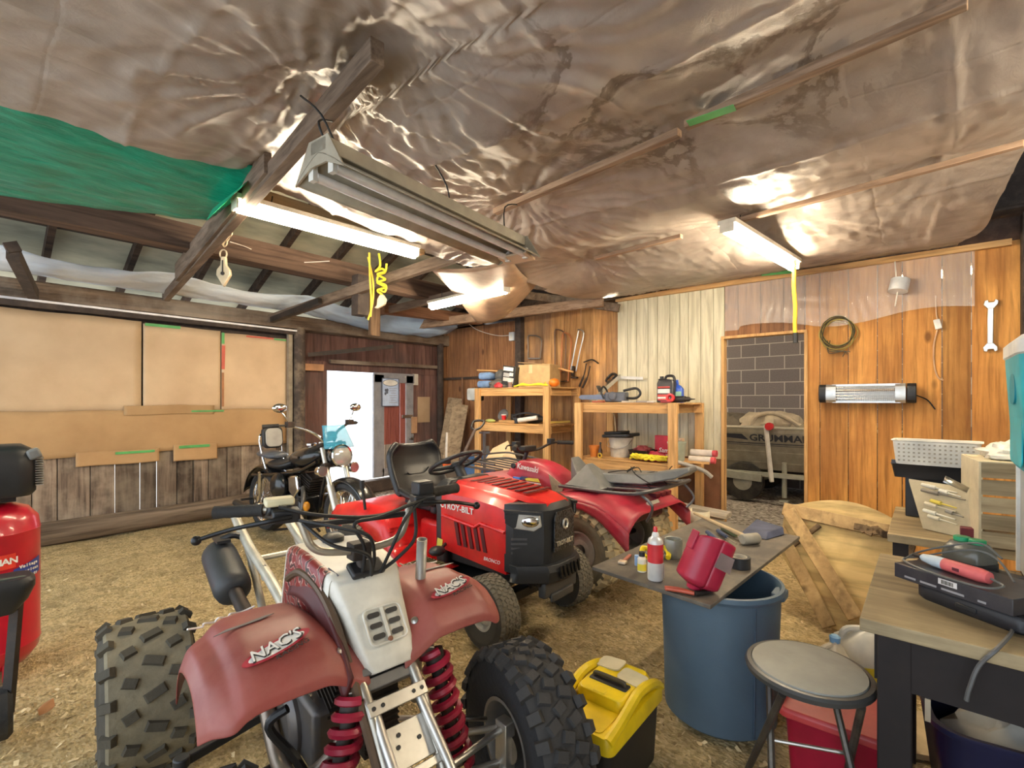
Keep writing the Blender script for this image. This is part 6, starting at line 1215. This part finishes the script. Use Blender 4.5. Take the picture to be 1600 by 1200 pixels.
for s in(-1,1):
    b=B(); b.tube(spl([RV*(s*.01)+ZV*.03,RV*(s*.05)+ZV*.045,RV*(s*.062)+ZV*.025-FV*.02,RV*(s*.05)+ZV*.014-FV*.05],5),.012,8); b.build('handle',yellow,t)
b=B(); b.box((0,0,.02),(.04,.04,.03)); b.build('body',black_plastic,t,bev=.005)
t=T('grey_mug','dented grey metal mug between spray can and red jug','mug',onb(1052,872)); b=B(); b.lathe([(.032,0),(.040,.02),(.043,.075),(.040,.09),(.036,.088),(.03,.01),(.005,.01)],20); b.build('body',M('mug_grey',(.34,.35,.31),.4,.5,dirt=.4),t); b=B(); b.tube([(-.042+0*a,-.01,.05) for a in (0,)]+[Vector((-.03,-.03,.02))],.004) if 0 else b.tube([RV*(-.042-.02*math.sin(a))+ZV*(.045+.028*math.cos(a)) for a in [pi*i/8 for i in range(9)]],.004,6); b.build('handle',steel,t)
# red plastic jug cut open, tilted
t=T('red_jug','cut open red plastic jug tilted on the dark board, largest item there','jug',onb(1088,922),rzf(1,.1)); t.scale=(.93,)*3; Rm=RY(0)
def jug(u,v):
    a=2*pi*u; c,s=math.cos(a),math.sin(a); n=3.2; r=(abs(c)**n+abs(s)**n)**(-1/n); k=1
    if v<.12: k=.55+.45*math.sin(v/.12*pi/2)
    z=-.015+.19*v+(.035*c*v if v>.9 else 0)
    return (.072*r*c*k,.085*r*s*k,z)
jm=Matrix.Translation(Vector((0,0,.04)))@RX(-24)
b=B(); b.m=jm@RZ(0); b.surf(jug,40,20); b.build('body',M('jug_red',(.42,.02,.055),.35,var=.2,vs=6),t,solid=.004,ang=50,off=-1)
b=B(); b.m=jm; b.lathe([(.03,-.035),(.035,-.01),(.045,.0)],16); b.build('neck',M('jug_red',(.42,.02,.055),.35,var=.2,vs=6),t)
b=B(); b.m=jm; b.prism([(-.035,-.03),(.04,-.035),(.035,.03),(-.03,.035)],.003,basis((.0735,.035,.125),(0,1,0),(0,0,1))); b.build('grey_patch',M('patch_grey',(.22,.16,.15),.6),t)
b=B(); b.m=jm; b.box((0,-.088,.16),(.05,.012,.08)); b.build('torn_lip',M('jug_red',(.42,.02,.055),.35,var=.2,vs=6),t,bev=.004)
t=T('rubber_mallet','mallet with a long wooden handle lying across the dark board','mallet',(0,0,0)); a=onb(1085,818); c2=onb(1172,852); a.z+=.05; c2.z+=.028
b=B(); b.tube([a,c2],[.009,.013],10); b.build('handle',M('handle_wood',(.50,.36,.20),.6,dirt=.4),t); b=B(); q=(c2-a).normalized().cross(ZV).normalized(); b.tube([c2-q*.05,c2-q*.045,c2+q*.045,c2+q*.05],[.024,.028,.028,.024],14); b.build('head',M('mallet_grey',(.33,.30,.24),.6),t)
for i,(a_,c_,l) in enumerate((((1105,838),(1138,862),'left'),((1122,836),(1150,856),'right'))):
    t=T('screwdriver',l+' of two dark screwdrivers lying behind the red jug','screwdriver',(0,0,0),0,'screwdrivers on the dark board'); a=onb(*a_); c2=onb(*c_); a.z+=.015; c2.z+=.015
    b=B(); b.tube([a,a.lerp(c2,.5)],[.012,.010],8); b.build('handle',M('navy_handle',(.05,.07,.13),.4),t); b=B(); b.tube([a.lerp(c2,.5),c2],.0035,6); b.build('shaft',steel,t)
t=T('tape_roll','roll of black tape lying on the dark board right of the red jug','tape',onb(1155,886)); b=B(); b.lathe([(.034,0),(.047,0),(.047,.048),(.034,.048)],28,None,False); b.build('roll',M('tape_black',(.03,.03,.032),.4),t); b=B(); b.lathe([(.034,.0),(.0335,.048),(.030,.048),(.030,0)],28,None,False); b.build('core',M('tape_core',(.55,.50,.40),.6),t)
b=B(); b.loft([[onb(1158,838)+ZV*.002,onb(1198,846)+ZV*.002,onb(1226,838)+ZV*.002,onb(1180,824)+ZV*.002],[onb(1160,836)+ZV*.012,onb(1200,842)+ZV*.03,onb(1224,834)+ZV*.03,onb(1182,824)+ZV*.04]]); one(b,'folded_cloth',M('cloth_navy',(.05,.06,.11),.7,var=.4,vs=12),'folded navy blue packet at the far right of the dark board','packet',bev=.004)
b=B(); b.bar(onb(1150,842)+ZV*.012,onb(1128,830)+ZV*.012,.02,.02); one(b,'green_file',M('file_green',(.16,.20,.10),.5),'small green handled file behind the mallet','file',bev=.004)
t=T('red_pliers','orange red handled pliers at the front edge of the dark board','pliers',(0,0,0)); a=onb(1040,922); c2=onb(1085,930); e=onb(1112,927)
for dz in(0,1):
    b=B(); b.tube(spl([a+ZV*.008+FV*.012*dz,a.lerp(c2,.5)+ZV*.010+FV*(.02*dz),c2+ZV*.010],5),.007,8); b.build('handle',M('plier_red',(.55,.10,.05),.45),t)
b=B(); b.tube([c2+ZV*.01,e+ZV*.008],[.012,.004],8); b.build('jaw',iron,t)
# ================================================================ yellow and black toolbox
o=W(.345,1.745,0); t=T('toolbox','yellow lidded black toolbox on the dirt in front of the barrel','toolbox',o,rzf(.261,.311))
bb=M('toolbox_black',(.02,.02,.02),.5)
b=B(); b.loft([[(x*k,y*k2,z) for x,y in rrect(.24,.40,.03)] for z,k,k2 in((0,.88,.92),(.01,.9,.93),(.22,.98,.98),(.235,.98,.98))]); b.build('body',bb,t)
b=B(); b.loft([[(x*k,y*k2,z) for x,y in rrect(.26,.425,.03)] for z,k,k2 in((.225,1,1),(.255,1,1),(.275,.95,.97),(.276,.9,.93))]); ld=b.build('lid',yellow,t,ang=30)
b=B(); b.loft([[(x*k,y+(.055),z) for x,y in rrect(.20,.24,.03)] for z,k in((.27,1),(.305,.96),(.318,.85))]); b.build('raised_lid',yellow,ld,bev=.004)
for s in(-1,1):
    b=B(); b.tube(spl([(s*.112,-.20,.262),(s*.112,-.10,.285),(s*.112,.02,.318),(s*.112,.14,.30),(s*.112,.205,.262)],6),.018,8); b.build('side_rib',yellow,ld)
b=B(); b.loft([[(x,y-.135,z) for x,y in rrect(.17,.12,.02)] for z in(.2765,.279)]); b.build('tray_recess',M('yellow_shade',(.72,.50,.01),.45),ld)
for s in(-1,1):
    b=B(); b.prism(rrect(.10,.085,.02),.006,LM(s*.0+.055*s,.115-.02*s,.317)@RY(s*5)); b.build('clear_pocket',M('pocket_hazy',(.66,.60,.42),.3),ld)
b=B(); b.box((0,.02,.318),(.15,.045,.012)); b.build('handle_well',bb,ld,bev=.006); b=B(); b.tube(spl([(-.06,.02,.325),(-.05,.02,.335),(.05,.02,.335),(.06,.02,.325)],4),.008,8); b.build('carry_handle',M('handle_dark',(.06,.05,.03),.5),ld)
b=B(); b.box((0,-.04,.313),(.05,.045,.015)); b.build('latch',yellow,ld,bev=.005); b=B(); b.box((-.128,0,.16),(.004,.05,.05)); b.build('badge',M('badge_grey',(.25,.25,.25),.5),t)
# ================================================================ folding stool and things by it
t=T('folding_stool','round folding stool with a worn grey padded seat','stool',W(.93,1.51,0),rzf(.3,1))
b=B(); b.lathe([(.01,.487),(.168,.487),(.176,.492),(.178,.505),(.172,.513),(.160,.514),(.158,.511)],40,None,False); b.build('seat_rim',M('rim_black_vinyl',(.05,.05,.05),.35),t)
b=B(); b.lathe([(.158,.509),(.156,.518),(.13,.522),(.01,.5235)],40); b.build('seat_pad',M('pad_grey',(.27,.27,.24),.55,var=.2,vs=6,dirt=.4,dc=(.36,.34,.28),ds=4),t)
lg=M('stool_leg_paint',(.06,.05,.045),.4,.5,dirt=.4,dc=(.25,.22,.16))
for s in(-1,1):
    b=B(); b.tube([(s*.10,-.13,.485),(s*.15,.17,.015)],.011,8); b.build('leg',lg,t); b=B(); b.tube([(s*.085,.13,.485),(s*.13,-.17,.015)],.011,8); b.build('leg',lg,t)
b=B(); b.tube([(-.145,.165,.03),(.145,.165,.03)],.009); b.build('foot_bar',lg,t); b=B(); b.tube([(-.13,-.165,.03),(.13,-.165,.03)],.009); b.build('foot_bar',lg,t); b=B(); b.tube([(-.12,.02,.25),(.12,.02,.25)],.006); b.build('pivot_rod',steel,t)
t=T('red_bin','dark red plastic storage bin standing behind the stool','bin',W(1.16,1.70,0),rzf(.62,.78)); b=B(); b.loft([[(x*k,y*k,z) for x,y in rrect(.30,.34,.03)] for z,k in((0,.86),(.01,.87),(.27,.98))]); b.build('body',M('bin_red',(.34,.006,.03),.4),t); b=B(); b.loft([[(x*k,y*k,z) for x,y in rrect(.33,.37,.03)] for z,k in((.265,1),(.285,1),(.295,.96))]); b.build('lid',M('bin_lid_red',(.50,.05,.05),.4),t,bev=.003)
def jugf(name,label,loc,w,d,h,mat,capm,rz=0,lab_=None):
    t=T(name,label,'jug',loc,rz); b=B(); b.loft([[(x*k,y*k+o*d,z*h) for x,y in rrect(w,d,min(w,d)*.25,5)] for z,k,o in((0,.94,0),(.02,1,0),(.62,1,0),(.78,.86,0),(.90,.45,.12),(.94,.24,.2),(.97,.24,.2))]); b.build('body',mat,t,ang=60)
    b=B(); b.lathe([(w*.15,h*.955),(w*.16,h*1.02),(w*.10,h*1.04)],16,LM(0,d*.2,0)); b.build('cap',capm,t); b=B(); b.tube(spl([(0,d*.02,h*.93),(0,-d*.30,h*.90),(0,-d*.42,h*.70),(0,-d*.40,h*.55)],5),w*.085,8); b.build('handle',mat,t)
    if lab_: 
        b=B(); b.loft([[(x,y,z*h) for x,y in rrect(w*1.012,d*1.012,min(w,d)*.25,5)] for z in(.34,.56)],False); lb=b.build('label_print',lab_,t)
    return t
milky=M('milky_plastic',(.72,.68,.58),.35,alpha=.92)
jg=jugf('white_jug','large milky jug with a yellow label behind the desk corner',W(1.56,2.14,0),.17,.22,.36,milky,white_paint,rzf(1,-.2),M('jug_yellow_label',(.75,.62,.05),.4))
b=B()
for k in range(3): b.bar((-.087,-.05+.035*k,.14),(-.087,-.035+.035*k,.185),.002,.008); b.bar((-.087,-.055+.035*k,.17),(-.087,-.02+.035*k,.165),.002,.007)
b.build('label_mark',M('ink_black',(.05,.045,.02),.5),jg)
jugf('small_jug','smaller milky jug with a pale blue cap beside the stool',W(1.345,2.03,0),.13,.15,.34,M('amber_milky',(.62,.54,.40),.35),M('cap_pale_blue',(.22,.42,.62),.4),rzf(1,.4))
# ================================================================ rotten arched wooden door leaning on the clutter
A_=D(1228,792,3.30); B_=D(1432,832,2.78); C_=G(1306,984,0.012); ux=(B_-A_); Lx=ux.length; m=basis(A_,ux,A_-C_); inv=m.inverted(); c3=inv@C_
t=T('arched_wood_door','old arched plywood door with rotten braces leaning on the clutter','door panel',(0,0,0)); ply=wood('yellow_plywood',(.58,.38,.14),(.88,.67,.31),1,3.2,.7,stain=(.24,.13,.06),sa=.5,knots=True,ss=3)
ys=c3.y
arc=[(Lx*i/14,.115*math.sin(pi*i/14)) for i in range(15)]
b=B(); b.m=m; b.prism([(c3.x+.20,ys),(Lx+.0,-.02)]+arc[::-1]+[(0,-.05),(.02,ys*.45),(c3.x-.06,ys)],.012,None,-.012); b.build('plywood',ply,t)
rot=wood('rotten_wood',(.05,.03,.02),(.46,.30,.15),0,5,.85,stain=(.06,.04,.03),sa=.8,knots=False,ss=5)
br_=wood('brace_wood',(.34,.21,.09),(.66,.46,.22),0,4,.75,stain=(.2,.12,.06),sa=.6,ss=4)
def brace(x0,y0,x1,y1,w,mat,z=.012,th=.022,tn=0):
    b=B(); b.m=m; b.t=tn; b.bar((x0,y0,z),(x1,y1,z),w,th,(0,0,1)); b.build('brace',mat,t,bev=.004)
brace(-.01,-.02,Lx+.01,-.035,.085,br_,tn=.1); brace(.03,-.03,c3.x+.09,ys*.86,.085,br_,.034,tn=.2); brace(-.01,-.16,c3.x-.03,ys,.075,br_,tn=-.1); brace(Lx-.02,-.08,c3.x+.19,ys*.97,.06,rot,.014); brace(.22,-.08,.06,-.30,.03,rot,.010)
b=B(); b.m=m
for k in range(9): b.box((Lx*.62+.028*k,-.045-.006*(k%3),.03),(.05,.035,.02),RZ(k*37))
b.build('rotten_patch',rot,t)
# ================================================================ desk on the right
t=T('workbench','worn wooden desk with dark legs at the right edge','desk',(2.04,-.53,0))
dkw=M('dark_legs',(.010,.006,.006),.75,dirt=.3,dc=(.03,.018,.015)); wt=wood('worn_top',(.22,.16,.085),(.52,.41,.24),1,4.5,.55,stain=(.12,.085,.05),sa=.6,knots=False,ss=3)
b=B(); b.box((0,0,.722),(.76,1.35,.036)); b.build('top',wt,t,bev=.003)
b=B(); b.box((-.34,0,.63),(.03,1.25,.14)); b.build('apron',dkw,t); b=B(); b.box((0,.63,.63),(.66,.03,.14)); b.build('apron',dkw,t)
for x in(-.32,.32):
    for y in(-.6,.6): b=B(); b.box((x,y,.352),(.075,.075,.704)); b.build('leg',dkw,t,bev=.004)
b=B(); b.bar((-.355,.53,.50),(-.355,.53,.56),.012,.008); b.build('handle',steel,t)
ZD=.741
# black cases on the desk
A_=G(1400,893,.80); Bp=G(1560,948,.80); ux=Bp-A_; ux.z=0; m0=basis((A_.x,A_.y,0),ux,Vector((-ux.y,ux.x,0))); L_=ux.length; ang=math.atan2(ux.y,ux.x)
KS=.64
def onc(x,y,z): return m0@Vector((x*KS,y*KS,ZD+(z-ZD)*KS))
t=T('tool_case','black rounded tool case lying lowest in the stack on the desk','case',onc(.30,.16,ZD),ang); t.scale=(KS,)*3; b=B(); b.loft([[(x*k,y*k,z) for x,y in rrect(.46,.30,.06)] for z,k in((0,.94),(.012,1),(.058,1),(.07,.95))]); b.build('shell',M('case_black',(.018,.018,.022),.45),t); b=B(); b.box((0,-.152,.035),(.08,.008,.02)); b.build('latch',black_plastic,t,bev=.003)
t=T('flat_box','flat black printed box with a barcode label on top of the tool case','box',onc(.235,.15,ZD+.072),ang+.03); t.scale=(KS,)*3; b=B(); b.box((0,0,.035),(.47,.32,.07)); b.build('body',M('box_black_print',(.028,.026,.034),.4,dirt=.3,dc=(.13,.12,.10),ds=5),t,bev=.003)
b=B(); b.box((.0,-.161,.05),(.075,.002,.026),RX(0)); lbp=b.build('barcode_label',M('label_white',(.62,.60,.60),.4),t)
for k in range(9): b=B(); b.box((-.022+.0055*k,-.1625,.05),(.0025 if k%3 else .004,.001,.018)); b.build('bar_mark',M('ink_black',(.05,.045,.02),.5),lbp)
for x,w in((-.16,.05),(-.08,.07),(.02,.09),(.13,.03)): b=B(); b.box((x,-.161,.018),(w,.002,.009)); b.build('print',M('print_dim',(.30,.29,.30),.5),t)
zt_=ZD+.143
t=T('rotary_tool','pink red and pale blue rotary tool lying on the flat black box','rotary tool',onc(.20,.10,zt_+.028),ang-.05); t.scale=(KS,)*3; m=RY(90)
b=B(); b.lathe([(.010,-.16),(.018,-.15),(.027,-.10),(.029,-.05)],18,m); b.build('nose',M('tool_pale_blue',(.50,.60,.68),.4),t); b=B(); b.lathe([(.029,-.05),(.030,0),(.032,.10),(.026,.135),(.012,.14)],18,m); b.build('body',M('tool_pink_red',(.66,.13,.13),.45),t); b=B(); b.lathe([(.006,-.20),(.010,-.19),(.012,-.16)],12,m); b.build('chuck',iron,t)
b=B(); b.box((.02,-.031,.0),(.03,.004,.015)); b.build('switch',M('switch_dark',(.12,.02,.03),.4),t,bev=.002)
b=B(); b.tube(spl([(.14,0,0),(.20,-.02,-.01),(.16,-.09,-.022),(-.05,-.11,-.024),(-.20,-.06,-.022),(-.19,.03,-.01),(-.05,.14,.06),(.05,.16,.05),(.16,.10,-.015)],8),.005,6); b.tube(spl([(-.20,-.05,-.02),(-.22,.05,.0),(-.15,.16,.05),(-.04,.20,.09),(.06,.18,.05)],8),.005,6); b.build('power_cord',M('cord_grey',(.13,.13,.12),.5),t)
b=B(); b.lathe([(.09,0),(.10,.05),(.105,.12),(.10,.13)],24,LM(0,0,0)) if 0 else b.box((0,0,.06),(.36,.20,.12)); o_=b.build('black_case',M('case_black',(.018,.018,.022),.45),bev=.015); o_.scale=(KS,)*3; o_.location=Vector((2.12,-.10,ZD)); o_.rotation_euler=(0,0,ang+.1); tag(o_,'black case standing behind the rotary tool','case')
t=T('green_jar','clear jar with two green lids and a black base on the desk','jar',Vector((2.12,-.10,ZD+.0775)),ang); t.scale=(.66,)*3; b=B(); b.loft([[(x*k,y*k,z) for x,y in rrect(.17,.15,.04)] for z,k in((.0,1),(.05,1.02),(.09,.95),(.12,.7))]); b.build('body',M('jar_hazy',(.13,.125,.10),.2),t); b=B(); b.loft([[(x,y,z) for x,y in rrect(.178,.158,.04)] for z in(.0,.035)]); b.build('base',black_plastic,t)
for x in(-.03,.035): b=B(); cyl(b,(x,.0,.118),.032,.022,20); b.build('lid',M('lid_green',(.02,.34,.14),.4),t,bev=.003)
b=B(); P0=G(1578,960,ZD+.006); b.tube(spl([G(1600,930,ZD+.05),P0,G(1582,985,ZD+.006),G(1560,1012,ZD+.006),PX(1530,1040,1.655),PX(1515,1075,1.650),PX(1510,1095,1.65)],6),.005,6); one(b,'power_cable',M('cable_grey',(.10,.10,.10),.5),'black power cable drooping over the front edge of the desk','cable')
# turquoise cooler on a grey cabinet
t=T('storage_cabinet','grey and white cabinet standing on the desk under the cooler','cabinet',(2.32,-.50,ZD)); b=B(); b.box((0,0,.188),(.34,.50,.376)); b.build('body',M('cab_grey',(.34,.36,.37),.5,dirt=.2),t,bev=.006); b=B(); b.box((.172,.253,.188),(.014,.014,.376)); b.build('white_edge',white_paint,t); b=B(); b.box((-.172,.253,.188),(.014,.014,.376)); b.build('white_edge',white_paint,t)
t=T('cooler','turquoise cooler with a white lid on the grey cabinet at the right edge','cooler',(2.30,-.48,ZD+.3775)); tq=M('turquoise',(.02,.42,.50),.4)
b=B(); b.loft([[(x*k,y*k,z) for x,y in rrect(.42,.54,.05)] for z,k in((0,.90),(.012,.93),(.36,1),(.375,1))]); b.build('body',tq,t); b=B(); b.loft([[(x*k,y*k,z) for x,y in rrect(.43,.55,.05)] for z,k in((.372,.97),(.38,1),(.42,1),(.435,.95))]); b.build('lid',white_paint,t)
b=B(); b.prism(rrect(.13,.10,.045),.006,basis((0,.262,.27),(-1,0,0),(0,0,1))); b.build('handle_recess',M('turquoise_deep',(.01,.26,.33),.5),t); b=B(); b.prism(rrect(.28,.20,.03),.004,basis((0,.256,.12),(-1,0,0),(0,0,1))); b.build('side_panel',tq,t,bev=.002)
# second bench with tool tray, basket, crate
t=T('side_table','rough side bench carrying crate and tool tray behind the desk','bench',(3.38,-.20,0)); b=B(); b.box((0,0,.68),(.80,.70,.04)); b.build('top',wt,t,bev=.003)
for x in(-.36,.36):
    for y in(-.3,.3): b=B(); b.box((x,y,.33),(.06,.06,.66)); b.build('leg',dkw,t)
ZB=.701
A_=G(1420,748,.93); B2=G(1512,762,.93); C2=G(1442,822,.715); D2=G(1520,840,.715)
b=B(); b.loft([[A_,C2,D2,B2],[p-ZV*.012 for p in(A_,C2,D2,B2)]]); tt=one(b,'tool_board',M('tray_tan',(.52,.45,.30),.6,dirt=.5,dc=(.3,.25,.16)),'sloping pale board covered with screwdrivers and chisels','board')
for k,(u,v,l,c_,lb) in enumerate(((.25,.10,.6,(.55,.53,.46),'pale grey file at the top of the sloping board'),(.22,.22,.75,(.20,.18,.15),'dark long screwdriver near the top of the sloping board'),(.55,.17,.35,(.70,.68,.60),'white chisel near the top of the sloping board'),(.35,.42,.45,(.75,.62,.10),'yellow handled screwdriver on the sloping board'),(.22,.50,.55,(.60,.55,.42),'tan handled screwdriver on the sloping board'),(.15,.66,.6,(.74,.72,.62),'white handled chisel low on the sloping board'),(.22,.76,.55,(.70,.66,.52),'cream ruler at the bottom of the sloping board'),(.60,.58,.3,(.30,.28,.24),'short grey scraper on the sloping board'))):
    nrm=(B2-A_).cross(C2-A_).normalized(); nrm=nrm if nrm.z>0 else -nrm
    def bp_(u,v): return (A_.lerp(B2,u)).lerp(C2.lerp(D2,u),v)+nrm*.012
    b=B(); p=bp_(u,v); q=bp_(min(.98,u+l),v+.06); b.tube([p,p.lerp(q,.4),p.lerp(q,.42),q],[.009,.010,.004,.003],8); one(b,'hand_tool',M('hand_tool_%d'%k,c_,.5),lb,'hand tool','hand tools on the sloping board')
t=T('tin_can','dark tin can standing low on the sloping board','can',G(1506,815,.735)); b=B(); cyl(b,(0,0,-.02),.035,.10); b.build('body',M('can_dark',(.20,.17,.14),.4,.3),t); b=B(); b.lathe([(.035,.08),(.037,.083),(.03,.084)],18,None,False); b.build('rim',steel,t)
b=B(); b.box(G(1516,838,.72)+ZV*.02,(.05,.07,.04)); one(b,'dark_red_box',M('dark_red_paint',(.14,.02,.03),.5),'tiny dark red box at the foot of the crate','box',bev=.004)
# stand box below basket and tray, so that they rest at the back of the bench
cx=PX(1462,735,3.62)
t=T('parts_box','dark box on the bench that carries the trays','box',(3.60,cx.y,ZB)); b=B(); b.box((0,0,.11),(.20,.26,.22)); b.build('body',sb,t,bev=.004)
t=T('plastic_tray','black shallow tray under the white basket','tray',(3.55,cx.y,ZB+.221),-.05); b=B(); b.loft([[(x*k,y*k,z) for x,y in rrect(.22,.37,.02)] for z,k in((0,.93),(.07,1),(.075,1.03),(.075,.97),(.015,.88))]); b.build('body',black_plastic,t); b=B(); b.box((-.085,.02,.08),(.03,.33,.03)); b.build('insert',M('tray_insert',(.08,.08,.09),.5),t)
t=T('white_basket','white perforated plastic basket on the black tray','basket',(3.52,cx.y,ZB+.298),-.06); wpl=M('basket_white',(.74,.72,.66),.45)
b=B(); b.loft([[(x*k,y*k,z) for x,y in rrect(.20,.36,.03)] for z,k in((0,.92),(.005,.93),(.125,1),(.13,1.05),(.132,1.05),(.13,.98),(.01,.90))]); b.build('body',wpl,t,ang=30)
b=B()
for i in range(15):
    for j in range(5):
        z=.022+.022*j; b.box((-.0955-.06*z,-.150+.0214*i,z),(.004,.009,.009))
b.build('perforations',M('hole_dark',(.35,.32,.26),.8),t)
b=B(); b.box((.0,0,.05),(.1,.3,.06)); b.build('contents',M('contents_grey',(.4,.38,.33),.6),t)
q=PX(1543,716,3.02)
t=T('wooden_crate','upended wooden crate with slatted side on the bench','crate',(3.16,-.27,ZB),.12); cw=wood('crate_wood',(.20,.15,.09),(.52,.44,.30),1,5,.8,knots=False,ss=4)
b=B(); b.box((.0,.115,.19),(.36,.014,.38)); b.t=.15; b.build('end_panel',M('crate_panel',(.56,.49,.34),.7,dirt=.3),t,bev=.002)
b=B(); b.box((.0,-.16,.19),(.36,.014,.38)); b.build('end_panel',M('crate_panel',(.56,.49,.34),.7,dirt=.3),t,bev=.002)
for k in range(5): b=B(); b.t=rnd.uniform(-.3,.1); b.box((-.175,-.022,.038+.076*k),(.012,.27,.066)); b.build('slat',cw,t)
b=B(); b.t=.2; b.box((0,-.022,.374),(.36,.27,.012)); b.build('top_panel',M('crate_panel',(.56,.49,.34),.7,dirt=.3),t); b=B(); b.box((.0,.05,.381),(.14,.02,.003)); b.build('hand_slot',black_plastic,t)
one(blob((3.16,-.30,ZB+.381),(.13,.11,.055),55,.4),'crumpled_bag',M('bag_white',(.66,.64,.58),.4,bump=.6,bs=25),'crumpled whitish plastic bag on top of the crate','bag')
b=B(); p=G(1510,770,.92); b.f([b.v(x_) for x_ in(p,p+RV*-.11+ZV*.05,p+RV*-.08+ZV*.075+FV*.02,p+RV*.03+ZV*.02+FV*.02)]); one(b,'putty_knife',steel,'pale steel putty knife sticking out above the sloping board','knife',solid=.003)
# under the desk
t=T('blue_black_bin','dark navy bin standing under the desk','bin',(2.10,-.24,0),.15); b=B(); b.loft([[(x*k,y*k,z) for x,y in rrect(.36,.50,.08,6)] for z,k in((0,.82),(.012,.84),(.36,1),(.37,1.04),(.385,1.04),(.385,.97),(.03,.78))]); b.build('body',M('bin_navy',(.012,.014,.05),.35),t); b=blob((0,0,.25),(.12,.18,.10),71,.4); b.build('contents',M('contents_grey',(.4,.38,.33),.6),t); b=B(); b.box((-.168,.0,.12),(.003,.13,.08),RY(-9)); b.build('label_print',M('label_slate',(.22,.26,.34),.4),t)
b=B(); b.box((2.56,-.04,.012),(.30,.30,.02),RZ(25)); one(b,'floor_plank',M('plank_tan',(.50,.38,.22),.7,dirt=.3),'tan board lying on the ground beside the desk leg','board')
# ================================================================ compressor at the left edge
t=T('air_compressor','red upright air compressor tank with a black motor head','air compressor',W(-2.60,2.36,0),rzf(.74,-.67)); cr=M('compressor_red',(.50,.006,.025),.3,coat=.4,var=.1)
b=B(); b.lathe([(.12,.03),(.16,.05),(.195,.10),(.202,.14),(.204,.145),(.202,.15),(.202,.70),(.204,.705),(.202,.71),(.195,.76),(.16,.81),(.10,.835),(.02,.84)],44); b.build('tank',cr,t)
for a in(0,2.1,4.2): b=B(); b.box((.17*math.cos(a),.17*math.sin(a),.06),(.05,.05,.12)); b.build('foot',cr,t,bev=.004)
b=B(); b.box((0,0,.87),(.22,.18,.04)); b.tube(spl([(.05,.10,.84),(.08,.14,.86),(.12,.08,.87)],4),.01); b.build('mount_plate',iron,t)
b=B(); b.loft([[(x*k,y*k,z) for x,y in rrect(.36,.34,.07,5)] for z,k in((.88,.92),(.90,1),(1.05,1.02),(1.10,.95),(1.125,.75))]); mh=b.build('motor_cover',mblk,t,ang=45)
b=B()
for k in range(12): b.box((-.19,.06,.93+.012*k),(.03,.18,.004))
b.build('cooling_fin',M('fin_grey',(.30,.28,.24),.5,.4),mh)
b=B(); b.box((-.17,.13,1.085),(.05,.07,.05),RY(20)); b.build('intake',M('intake_grey',(.20,.20,.19),.4),mh,bev=.01)
Rt_=.2045
def wrap(name,a0,a1,z0,z1,mat,par,tilt=0,r=Rt_):
    b=B(); b.surf(lambda u,v:(r*math.cos(a0+(a1-a0)*u),r*math.sin(a0+(a1-a0)*u),z0+(z1-z0)*v+tilt*u),14,2); return b.build(name,mat,par)
ac=math.atan2(1,0)  # facing the camera
import math as _m
toc=(-W(-2.60,2.36,0)).normalized(); ry=t.rotation_euler.z; la=math.atan2(toc.y,toc.x)-ry
wrap('logo_plate',la-.75,la+.55,.545,.615,M('logo_red',(.72,.05,.03),.4),t); 
def wtext(s,size,mat,par,a,z,r,sp):
    for i,ch in enumerate(s):
        aa=a+(i-(len(s)-1)/2)*sp/r; text(ch,size,mat,par,Matrix.Translation(Vector((r*math.cos(aa),r*math.sin(aa),z)))@basis((0,0,0),(-math.sin(aa),math.cos(aa),0),(0,0,1)),sx=1.1,bold=.001)
wtext('CRAFTSMAN',.042,lab,t,la-.08,.58,Rt_+.001,.030)
wrap('blue_sticker',la+.50,la+1.22,.455,.535,M('sticker_blue',(.03,.06,.30),.4),t,.03)
for s_,z_ in(('Voltage',.538),('American',.512),('Industr',.486)): wtext(s_,.020,lab,t,la+.86,z_,Rt_+.001,.0145)
t=T('wheeled_dolly','black handled wheeled dolly standing in front of the compressor','dolly',W(-2.03,1.93,0),rzf(.74,-.67))
b=B(); b.lathe([(.05,-.03),(.085,-.035),(.10,-.02),(.10,.02),(.085,.035),(.05,.03)],26,LM(.02,0,.10)@RY(90)@RX(0),False); wl=b.build('wheel',rubber,t)
b=B(); b.lathe([(.052,-.02),(.02,-.03),(.01,-.03),(.01,.03),(.02,.03),(.052,.02)],18,LM(.02,0,.10)@RY(90)); b.build('hub',M('hub_grey',(.12,.12,.12),.5),wl)
b=B(); b.bar((.0,.02,.10),(-.03,-.01,.56),.035,.022); b.build('post',iron,t); b=B(); b.bar((0.02,-.02,.10),(.22,-.02,.05),.04,.03); b.build('base_arm',iron,t)
b=B(); b.loft([[(x*k+.05,y*k,z) for x,y in rrect(.26,.16,.05)] for z,k in((.50,.55),(.55,.85),(.60,1),(.625,1),(.64,.9))]); b.build('handle_shroud',mblk,t); b=B(); b.bar((-.06,.03,.632),(.16,.03,.645),.02,.015); b.build('grip_strip',M('grip_olive',(.10,.12,.09),.5),t)
# dry leaf on the dirt
b=B(); p=G(72,1106,.01); b.surf(lambda u,v:p+RV*(.05*(u-.5)*(1-.8*abs(2*v-1)**2))+FV*(.07*(v-.5))+ZV*(.012*math.sin(u*5)+.01*v),8,8); one(b,'dry_leaf',M('leaf_brown',(.45,.22,.10),.7),'curled brown dry leaf on the dirt by the dolly','leaf')
